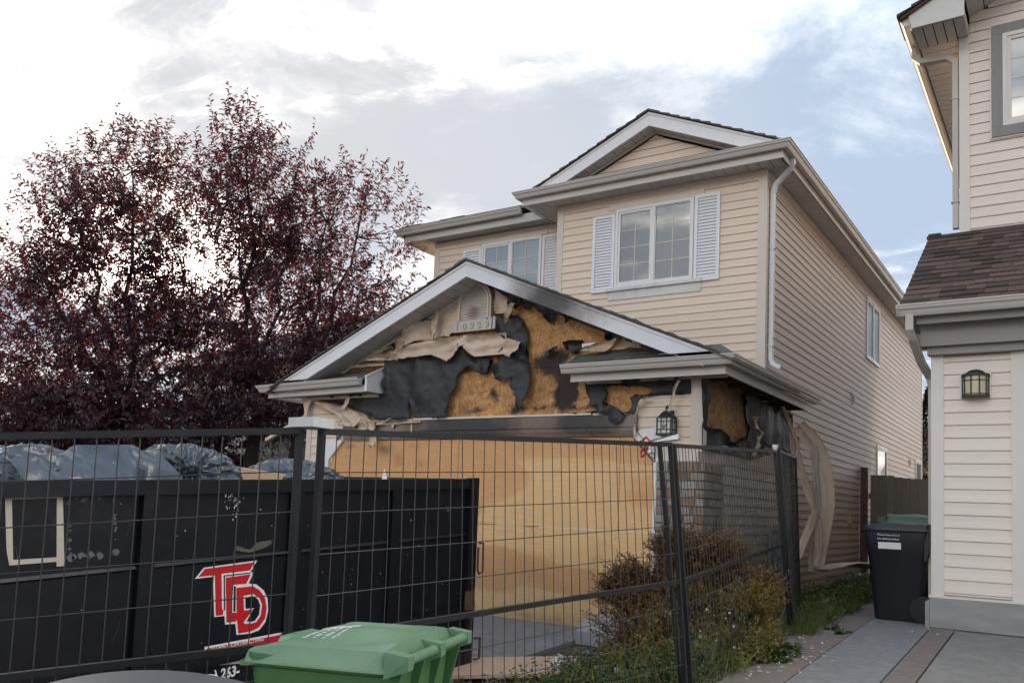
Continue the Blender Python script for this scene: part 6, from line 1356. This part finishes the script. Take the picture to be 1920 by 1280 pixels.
# crown lobes: centre, radii, density
_f = Vector((-.549, .836, 0)); _r = Vector((.836, .549, 0))
def W_(a, b, z):
    z += .95 * sstep(3.0, 6.2, z); p = Vector((-10.5, 9.2, 0)) + _r * (a - .15 - .16 * sstep(.6, 1.8, a)) + _f * b
    return Vector((p.x * 1.2, p.y * 1.2, 1.4 + (z - 1.4) * 1.2))
LOBES = [(W_(-2.9, .2, 3.6), (1.5, 1.3, 1.6), 1.25), (W_(-2.35, .0, 5.1), (1.15, 1.0, 1.45), 1.0), (W_(-.75, .1, 4.4), (1.35, 1.2, 1.7), 1.15), (W_(-.45, .0, 5.6), (.95, .9, 1.1), .85), (W_(.8, .2, 4.6), (1.15, 1.1, 1.5), .8), (W_(1.45, .1, 4.9), (1.0, .95, 1.25), .36),
         (W_(.4, -.1, 3.45), (1.5, 1.2, 1.05), 1.2), (W_(-2.2, -.2, 2.5), (1.9, 1.3, 1.05), 1.45), (W_(-3.4, 0, 2.4), (1.4, 1.2, 1.0), 1.1), (W_(-.1, 0, 2.95), (1.4, 1.0, .55), 1.0), (W_(-3.9, .1, 4.2), (1.0, 1., 1.3), .6), (W_(1.4, 0, 3.6), (.8, .8, 1.0), .6), (W_(-3.3, .1, 5.0), (.85, .8, 1.1), .9), (W_(-1.6, .1, 4.0), (.8, .9, 1.0), .7), (W_(.2, .1, 4.7), (.6, .7, .8), .5)]
wb = MB()
def curve(a, b, sag, n=6, jit=.08):
    out = []
    for i in range(n + 1):
        t = i / n; p = a.lerp(b, t); p += Vector((rt.uniform(-jit, jit), rt.uniform(-jit, jit), 0)) * math.sin(math.pi * t); p.z += sag * math.sin(math.pi * t); out.append(p)
    return out
stems = []
fork = TB + Vector((.05, 0, 1.9))
trunks = [(TB, TB + Vector((.1, .05, 2.9)), .15), (TB + Vector((-.45, -.25, 0)), TB + Vector((-.5, -.3, 2.7)), .11), (TB + Vector((-1.15, -.75, 0)), TB + Vector((-1.9, -1.2, 2.9)), .12), (TB + Vector((.15, .2, 0)), TB + Vector((.75, .5, 2.8)), .08)]
for a, b, r in trunks: wb.tube(curve(a, b, 0, 5, .07), [r * (1.25 - .5 * i / 5) for i in range(6)], 9)
ends = [b for _, b, _ in trunks]
for c, rad, den in LOBES:
    rad = tuple(q * 1.2 for q in rad); a = min(ends, key=lambda e: (e - c).length - (e.z * .2)); top = c + Vector((rt.uniform(-.2, .2), rt.uniform(-.2, .2), rad[2] * .55)); P = curve(a, top, -.1, 8, .14); stems.append(P)
    wb.tube(P, [.06 * (1 - .85 * i / 8) + .006 for i in range(9)], 7)
nodes = [p for P in stems for p in P[1:]] + ends
LP, LD, LN, LL, LW, LT = [], [], [], [], [], []
twigs = 0
def add_twig(p0, d, ln, leafn, tone):
    global twigs
    d = d.normalized(); n = 4; P = [p0]; dd = d.copy()
    for i in range(n): dd = (dd + Vector((rt.uniform(-.18, .18), rt.uniform(-.18, .18), rt.uniform(-.10, .14)))).normalized(); P.append(P[-1] + dd * ln / n)
    wb.tube(P, [.0055, .0045, .0035, .0025, .0015], 3, cap=False)
    for k in range(leafn):
        t = .12 + .88 * k / max(1, leafn - 1); i = min(n - 1, int(t * n)); q = P[i].lerp(P[i + 1], t * n - i); ax = (P[i + 1] - P[i]).normalized()
        s = ax.cross(Vector((rt.gauss(0, 1), rt.gauss(0, 1), rt.gauss(0, 1)))).normalized(); ld = (ax * rt.uniform(.3, .9) + s + Vector((0, 0, rt.uniform(-.65, .15)))).normalized()
        LP.append(q); LD.append(ld); LN.append(Vector((rt.gauss(0, .5), rt.gauss(0, .5), 1))); LL.append(rt.uniform(.07, .135)); LW.append(rt.uniform(.026, .046)); LT.append(min(1, max(0, tone + rt.gauss(0, .17))))
for c, rad, den in LOBES:
    rad = tuple(q * 1.2 for q in rad); vol = rad[0] * rad[1] * rad[2]; nt_ = int(275 * den * vol ** .8)
    for i in range(nt_):
        u = Vector((rt.gauss(0, 1), rt.gauss(0, 1), rt.gauss(0, 1))).normalized() * rt.random() ** .42
        p = c + _r * u.x * rad[0] + _f * u.y * rad[1] + Vector((0, 0, u.z * rad[2]))
        if fb(p.x * .9, p.y * .9, p.z * .9, 3) < -.11 and p.z > 3.4: continue
        out = (p - c); out = Vector((out.x, out.y, out.z * .8 + .35)).normalized()
        low = p.z < 3.4
        d = out + Vector((rt.gauss(0, .45), rt.gauss(0, .45), rt.gauss(-.5 if low else .5, .4)))
        hot = .30 + .30 * fb(p.x * 1.1, p.y * 1.1, p.z * 1.1, 2) + .10 * (p.z - 4) / 3 + (.28 if rt.random() < .05 else 0)
        add_twig(p, d, rt.uniform(.32, .62), rt.randint(10, 15), hot)
        if i % 6 == 0:
            q = min(nodes, key=lambda e: (e - p).length_squared); wb.tube(curve(q, p, -.05, 3, .06), [.013, .010, .007, .004], 4, cap=False)
# upright shoots breaking the outline
for (a, b, z, h, lf) in ((-2.5, 0, 6.1, .75, 18), (-2.9, 0, 5.9, .6, 16), (-3.1, .1, 5.7, .6, 15), (-2.15, .0, 6.2, .7, 15), (-1.8, 0, 6.0, .5, 13), (-.55, 0, 6.25, .7, 20), (-.25, 0, 6.3, .7, 18), (-.75, 0, 6.0, .6, 15), (.22, .1, 6.1, 1.05, 14), (.25, .1, 5.4, .8, 9), (1.1, 0, 6.0, .75, 12), (1.0, 0, 5.6, .7, 10), (1.35, 0, 5.7, .8, 12), (1.9, 0, 5.6, .5, 11), (2.15, .1, 5.2, .6, 12), (2.2, 0, 4.6, .5, 12), (2.3, 0, 4.0, .45, 10), (2.25, .1, 3.4, .5, 9), (2.4, 0, 5.0, .35, 7), (-3.6, 0, 5.3, .5, 13), (.6, 0, 5.9, .55, 11), (1.65, 0, 5.9, .6, 9), (-1.3, 0, 5.8, .6, 14)):
    for q in range(3):
        p = W_(a + rt.gauss(0, .10), b + rt.gauss(0, .1), z - .35 + rt.gauss(0, .1)); add_twig(p, Vector((rt.gauss(0, .14), rt.gauss(0, .14), 1)) + _r * (.25 if a > 1.2 else -.05), 1.2 * h * rt.uniform(.6, 1.15), lf, .3)
emit('trunk', wb, bark_m, tree, smooth=True)
arr = lambda l: np.array([tuple(v) for v in l], float)
leaf_mesh('crown', arr(LP), arr(LD), arr(LN), np.array(LL), np.array(LW), np.array(LT), purple_leaf, tree, kind='stuff')

# ------------------------------------------------------------------ drying bush inside the fence
BB = Vector((-3.0, 7.2, .1)); bush = thing('drying_bush', 'half-dead brown and yellow-green juniper bush behind the mesh fence', 'bush', BB)
LP, LD, LN, LL, LW, LT = [], [], [], [], [], []
bw = MB()
LB = [((-3.15, 7.3, .78), (.38, .34, .22), .15, 1.0), ((-2.75, 7.25, .92), (.34, .32, .20), .18, 1.), ((-2.45, 7.3, .72), (.36, .34, .28), .45, 1.1), ((-2.75, 7.0, .50), (.52, .36, .34), .45, 1.3), ((-2.38, 6.9, .34), (.36, .36, .32), .66, 1.0), ((-3.2, 7.1, .45), (.40, .35, .28), .18, .7), ((-2.9, 6.7, .20), (.45, .35, .24), .62, 1.), ((-2.42, 6.5, .15), (.36, .36, .24), .80, 1.), ((-3.45, 7.3, .70), (.22, .25, .14), .12, .7), ((-2.6, 7.2, 1.08), (.16, .16, .10), .3, .8), ((-3.0, 7.3, 1.08), (.12, .15, .10), .2, .8), ((-2.25, 7.0, .62), (.15, .16, .16), .7, .6)]
for (c, r, tn, den) in LB:
    for i in range(int(800 * den)):
        u = Vector((rt.gauss(0, 1), rt.gauss(0, 1), rt.gauss(0, 1))).normalized() * rt.random() ** .4; p = Vector((c[0] + u.x * r[0], c[1] + u.y * r[1], c[2] + u.z * r[2]))
        if fb(p.x * 4.5, p.y * 4.5, p.z * 4.5, 2) < -.07: continue
        d = (Vector((u.x, u.y, .45 + .4 * u.z)) + Vector((rt.gauss(0, .4), rt.gauss(0, .4), rt.gauss(0, .3)))).normalized(); ln = rt.uniform(.06, .22); tq_ = rt.gauss(0, .12)
        if i % 4 == 0: bw.tube([p - d * .08, p + d * ln], [.003, .0012], 3, cap=False)
        for k in range(13):
            q = p + d * ln * k / 12; s = d.cross(Vector((rt.gauss(0, 1), rt.gauss(0, 1), rt.gauss(0, 1)))).normalized()
            LP.append(q); LD.append(d * .9 + s); LN.append(Vector((rt.gauss(0, 1), rt.gauss(0, 1), 1))); LL.append(rt.uniform(.020, .042)); LW.append(rt.uniform(.008, .015)); LT.append(min(1, max(0, tn + .08 + tq_ + .2 * (.5 - c[2]) + rt.gauss(0, .16))))
for i in range(26):
    a = rt.uniform(0, 6.28); e = Vector((-2.85 + .75 * math.cos(a), 7.1 + .4 * math.sin(a), rt.uniform(.3, .95))); bw.tube(curve(Vector((-2.95 + rt.gauss(0, .08), 7.2, .05)), e, .05, 5, .06), [.014, .012, .010, .007, .005, .003], 5, cap=False)
for i in range(16):
    a = rt.uniform(-.5, 1.0); bw.tube(curve(Vector((-3.1 + rt.gauss(0, .1), 7.1, .5)), Vector((-3.3 + .25 * a, 6.8, .08)), .0, 4, .05), [.006, .005, .004, .003, .002], 4, cap=False)
emit('stems', bw, mat('dry_twig', (.12, .085, .065), .9, .2, 20), bush, smooth=True)
leaf_mesh('foliage', arr(LP), arr(LD), arr(LN), np.array(LL), np.array(LW), np.array(LT), juniper_leaf, bush, kind='stuff')

# ------------------------------------------------------------------ weeds, grass, small plants
def weeds(name, regions, m, seed, label=None):
    rw = random.Random(seed); LP, LD, LN, LL, LW, LT = [], [], [], [], [], []
    for (x0, x1, y0, y1, n, h, kindw, tn) in regions:
        for i in range(n):
            x = rw.uniform(x0, x1); y = rw.uniform(y0, y1); g_ = fb(x * 2.2, y * 2.2, seed, 2)
            if g_ < -.12: continue
            z = zg(x, y) - .02; hh = h * (.5 + .7 * rw.random()) * (1 + g_)
            if kindw == 'grass':
                for k in range(7):
                    a = rw.uniform(0, 6.28); l = rw.uniform(.4, 1.); LP.append(Vector((x + rw.gauss(0, .015), y + rw.gauss(0, .015), z))); LD.append(Vector((math.cos(a) * l, math.sin(a) * l, rw.uniform(.6, 1.6)))); LN.append(Vector((math.cos(a + 1.57), math.sin(a + 1.57), .2))); LL.append(hh * rw.uniform(.5, 1.2)); LW.append(rw.uniform(.004, .009)); LT.append(min(1, max(0, tn + rw.gauss(0, .2))))
            else:
                lean = Vector((rw.gauss(0, .3), rw.gauss(0, .3), 1)).normalized()
                for k in range(12):
                    t = k / 11; p = Vector((x, y, z)) + lean * hh * t; a = rw.uniform(0, 6.28); LP.append(p); LD.append(Vector((math.cos(a), math.sin(a), rw.uniform(-.2, .6)))); LN.append(Vector((rw.gauss(0, .4), rw.gauss(0, .4), 1))); LL.append(rw.uniform(.03, .08) * (1 - .4 * t)); LW.append(rw.uniform(.015, .035)); LT.append(min(1, max(0, tn + rw.gauss(0, .15))))
    o = leaf_mesh(name, arr(LP), arr(LD), arr(LN), np.array(LL), np.array(LW), np.array(LT), m, None, kind='stuff', droop=.15 if name == 'grass' else 1.); return o
weeds('weeds', [(-3.55, -1.95, 8.6, 17.8, 900, .26, 'leaf', .35), (-3.2, -2.02, 8.3, 13, 700, .16, 'leaf', .45), (-2.5, -2.1, 7.9, 10.5, 200, .10, 'leaf', .6), (-3.9, -2.1, 5.2, 7.2, 520, .24, 'leaf', .35), (-4.0, -3.2, 6.8, 9.0, 260, .22, 'leaf', .3), (-3.2, -2.0, 6.0, 7.2, 240, .2, 'leaf', .5), (-2.15, -1.88, 6.7, 7.3, 90, .09, 'leaf', .25), (-2.0, -1.75, 8.2, 8.5, 40, .06, 'leaf', .25)], weed_leaf, 3)
weeds('grass', [(-3.6, -2.0, 8.4, 17.8, 900, .24, 'grass', .5), (-2.55, -2.0, 7.9, 10.2, 420, .15, 'grass', .7), (-3.5, -2.2, 5.1, 8.4, 420, .17, 'grass', .55), (-3.3, -2.1, 5.4, 7.6, 120, .34, 'grass', .8), (-4.66, -3.9, 5.5, 8, 260, .07, 'grass', .6)], weed_leaf, 4)
fl = MB()
for i in range(20):
    x = rt.uniform(-2.75, -2.15); y = rt.uniform(6.5, 6.75); z = rt.uniform(.15, .85); r = rt.uniform(.006, .013)
    fl.add([(x + r * math.cos(a), y + .3 * r * math.sin(a * 2), z + r * math.sin(a)) for a in [k * 1.2566 for k in range(5)]], [(0, 1, 2, 3, 4)])
o = emit('small_white_flowers', fl, decal_white); o['kind'] = 'stuff'
# dandelion clock and a tall plant by the siding
dn = thing('dandelion', 'white dandelion seed head standing in the weeds before the fence', 'plant', (-2.9, 6.0, 0))
emit('stem', MB().tube([(-2.93, 6.1, -.02), (-2.95, 6.08, .20)], .003, 5), mat('stem_green', (.12, .16, .04), .7), dn)
hd_ = MB()
for i in range(60):
    u = Vector((rt.gauss(0, 1), rt.gauss(0, 1), rt.gauss(0, 1))).normalized() * .026; c = Vector((-2.95, 6.08, .215)); hd_.tube([c, c + u], [.0008, .002], 3)
emit('seed_head', hd_, mat('seed_white', (.6, .6, .58), .9), dn)

# ------------------------------------------------------------------ houses and trees behind
def back_house(label, x0, x1, y0, y1, zw, ridge, m_w, m_r, ov=.45, axis='x', windows=(), doors=(), z0=-.2, name='back_house'):
    t = thing(name, label, 'house', ((x0 + x1) / 2, (y0 + y1) / 2, z0))
    emit('wall', MB().box(x0, x1, y0, y1, z0, zw), m_w, t)
    siding(root_part('front_wall', t), FY(y0), max(z0, .0), zw - .05, lambda z: [(x0, x1)], m_w, 0, exp=.2, out=.02)
    siding(root_part('right_wall', t), FXp(x1), max(z0, .0), zw - .05, lambda z: [(y0, y1)], m_w, 0, exp=.2, out=.02)
    r = MB()
    if axis == 'x':
        ym = (y0 + y1) / 2; slabpoly(r, [(x0 - ov, y0 - ov, zw - .05), (x1 + ov, y0 - ov, zw - .05), (x1 + ov, ym, ridge), (x0 - ov, ym, ridge)], .12); slabpoly(r, [(x0 - ov, ym, ridge), (x1 + ov, ym, ridge), (x1 + ov, y1 + ov, zw - .05), (x0 - ov, y1 + ov, zw - .05)], .12)
        emit('gable_wall', MB().prism([(y0, zw), (y1, zw), (ym, ridge - .15)], lambda p, q, h: (h, p, q), x1 - .1, x1), m_w, t)
    elif axis == 'hip':
        ym = (y0 + y1) / 2; k = min(x1 - x0, y1 - y0) / 2 
        A, B, C_, D_ = (x0 - ov, y0 - ov, zw - .05), (x1 + ov, y0 - ov, zw - .05), (x1 + ov, y1 + ov, zw - .05), (x0 - ov, y1 + ov, zw - .05); e, f = (x0 + k, ym, ridge), (x1 - k, ym, ridge)
        for q in ([A, B, f, e], [B, C_, f], [C_, D_, e, f], [D_, A, e]): slabpoly(r, q, .12)
    else:
        xm = (x0 + x1) / 2; slabpoly(r, [(x0 - ov, y0 - ov, zw - .05), (xm, y0 - ov, ridge), (xm, y1 + ov, ridge), (x0 - ov, y1 + ov, zw - .05)], .12); slabpoly(r, [(xm, y0 - ov, ridge), (x1 + ov, y0 - ov, zw - .05), (x1 + ov, y1 + ov, zw - .05), (xm, y1 + ov, ridge)], .12)
        emit('gable_wall', MB().prism([(x0, zw), (x1, zw), (xm, ridge - .15)], lambda p, q, h: (p, h, q), y0, y0 + .1), m_w, t)
        rake(t, xm, ridge, x0 - ov, x1 + ov, y0 - ov + .02, .22, (ridge - zw + .05) / (xm - x0 + ov), white_m)
    emit('roof', r, m_r, t)
    emit('gutter', MB().box(x0 - ov, x1 + ov, y0 - ov - .1, y0 - ov, zw - .17, zw - .04), gutter_m, t)
    for (a, b, c, d) in windows: window(t, FY(y0 - .02), a, b, c, d, 0, 0, 2)
    return t
hb1 = back_house('tan two-storey house with a grey hip roof seen through the purple tree', -21.5, -14.6, 15.5, 24, 5.2, 7.4, siding_far, roof_far, axis='hip', windows=((-17.6, -16.4, 3.4, 4.5), (-20.4, -19, 3.4, 4.5), (-17.6, -16.2, 1.0, 2.1)))
back_house('low grey-roofed house far left behind the tree trunks', -34, -23.4, 15, 23, 2.7, 4.6, mat('grey_far_siding', (.36, .34, .31), .6, .05, 2, objvar=.04), roof_far, axis='x', windows=((-27, -25.5, 1.0, 2.1),))
back_house('small porch gable with white rakes beside the lattice', -16.0, -13.4, 13.2, 15.4, 2.55, 3.30, siding_far, roof_far, axis='y', ov=.4, name='porch')
hb4 = back_house('white-gabled garage seen under the purple branches', -19.8, -16.6, 12.6, 15.4, 2.35, 3.15, siding_far, roof_far, axis='y', ov=.35, name='back_garage')
lt_ = thing('lattice_screen', 'white diagonal lattice screen beside the porch behind the dumpster', 'lattice', (-14.5, 12.3, 0))
LX0, LX1, LZ0, LZ1, LY_ = -14.75, -13.55, 1.5, 2.55, 12.3
emit('lattice_frame', MB().box(LX0 - .06, LX0, LY_ - .03, LY_ + .03, 0, LZ1 + .06).box(LX1, LX1 + .12, LY_ - .05, LY_ + .05, 0, 3.4).box(LX0, LX1, LY_ - .03, LY_ + .03, LZ0 - .06, LZ0).box(LX0, LX1, LY_ - .03, LY_ + .03, LZ1, LZ1 + .06), lattice_m, lt_)
s = -2.6
while s < 3.6:
    for sg in (1, -1):
        pts = []
        for (u, v) in ((0, 0), (3, 3)):
            pts.append((u, v))
        # clip the diagonal x = LX0 + s + t (or mirrored), z = LZ0 + t
        t0 = max(0, -s); t1 = min(LZ1 - LZ0, (LX1 - LX0) - s)
        if t1 - t0 > .05:
            xa, xb = LX0 + s + t0, LX0 + s + t1
            if sg < 0: xa, xb = LX0 + LX1 - xa, LX0 + LX1 - xb
            emit('lattice_slat', MB().rect_tube([(xa, LY_ + sg * .006, LZ0 + t0), (xb, LY_ + sg * .006, LZ0 + t1)], .010, .045, (0, 1, 0)), lattice_m, lt_)
    s += .215
hp = thing('leafy_plant', 'green leafy plant at the foot of the white lattice', 'plant', (-13.9, 12.0, 1.2))
LP, LD, LN, LL, LW, LT = [], [], [], [], [], []
for i in range(240):
    a = rt.uniform(0, 6.28); p = Vector((-13.9 + rt.gauss(0, .22), 12.0 + rt.gauss(0, .1), 1.72 + rt.gauss(0, .10))); LP.append(p); LD.append(Vector((math.cos(a), math.sin(a), rt.uniform(.1, 1.)))); LN.append(Vector((rt.gauss(0, .4), rt.gauss(0, .4), 1))); LL.append(rt.uniform(.10, .18)); LW.append(rt.uniform(.03, .06)); LT.append(rt.uniform(.1, .45))
leaf_mesh('leaves', arr(LP), arr(LD), arr(LN), np.array(LL), np.array(LW), np.array(LT), weed_leaf, hp, kind='stuff')
emit('pot', MB().box(-14.1, -13.7, 11.9, 12.2, 0, 1.65), conc_m, hp)
# beyond the gap: brick-coloured house and dark conifer
back_house('red-brown house low in the gap between the houses', -7.5, -2.2, 31, 39, 3.2, 5.0, brickr_m, mat('red_brown_roof', (.16, .07, .05), .9, .25, 9), axis='x', z0=.3)
cn = thing('conifer', 'dark conifer in the gap beside the neighbour pier', 'tree', (-3.75, 29.2, .6))
emit('trunk', MB().tube([(-3.75, 29.2, .5), (-3.75, 29.2, 5.6)], [.12, .02], 7), bark_m, cn)
LP, LD, LN, LL, LW, LT = [], [], [], [], [], []
for i in range(9000):
    h = rt.random() ** .8; r = (1 - h) * 1.25 + .05; a = rt.uniform(0, 6.28); q = r * rt.random() ** .5; p = Vector((-3.75 + q * math.cos(a), 29.2 + q * math.sin(a), .9 + h * 4.8 - .25 * q)); LP.append(p); LD.append(Vector((math.cos(a), math.sin(a), rt.uniform(-.5, .3)))); LN.append(Vector((0, 0, 1))); LL.append(rt.uniform(.08, .16)); LW.append(rt.uniform(.02, .04)); LT.append(rt.random())
leaf_mesh('crown', arr(LP), arr(LD), arr(LN), np.array(LL), np.array(LW), np.array(LT), conifer_leaf, cn, kind='stuff')

# hairline cracks in the paving
ck = MB(); rc = random.Random(8)
for (x, y, a, n) in ((-1.7, 6.6, .5, 7), (-1.65, 7.9, .2, 6), (-1.2, 7.4, 2.8, 5), (-.8, 7.4, .1, 9), (-.6, 6.2, .9, 8), (-1.7, 9.0, .35, 5), (-6.3, 8.0, .2, 14), (-5.4, 7.0, 1.2, 9)):
    for i in range(n):
        l = rc.uniform(.05, .1); x2 = x + l * math.cos(a); y2 = y + l * math.sin(a); w = .0022; z0 = zg(x, y) + (.0255 if x > -.955 else .0175); z1 = zg(x2, y2) + (.0255 if x > -.955 else .0175)
        ck.add([(x, y - w, z0), (x2, y2 - w, z1), (x2, y2 + w, z1), (x, y + w, z0)], [(0, 1, 2, 3)]); x, y = x2, y2; a += rc.gauss(0, .35)
o = emit('paving_cracks', ck, soil_m); o['kind'] = 'stuff'
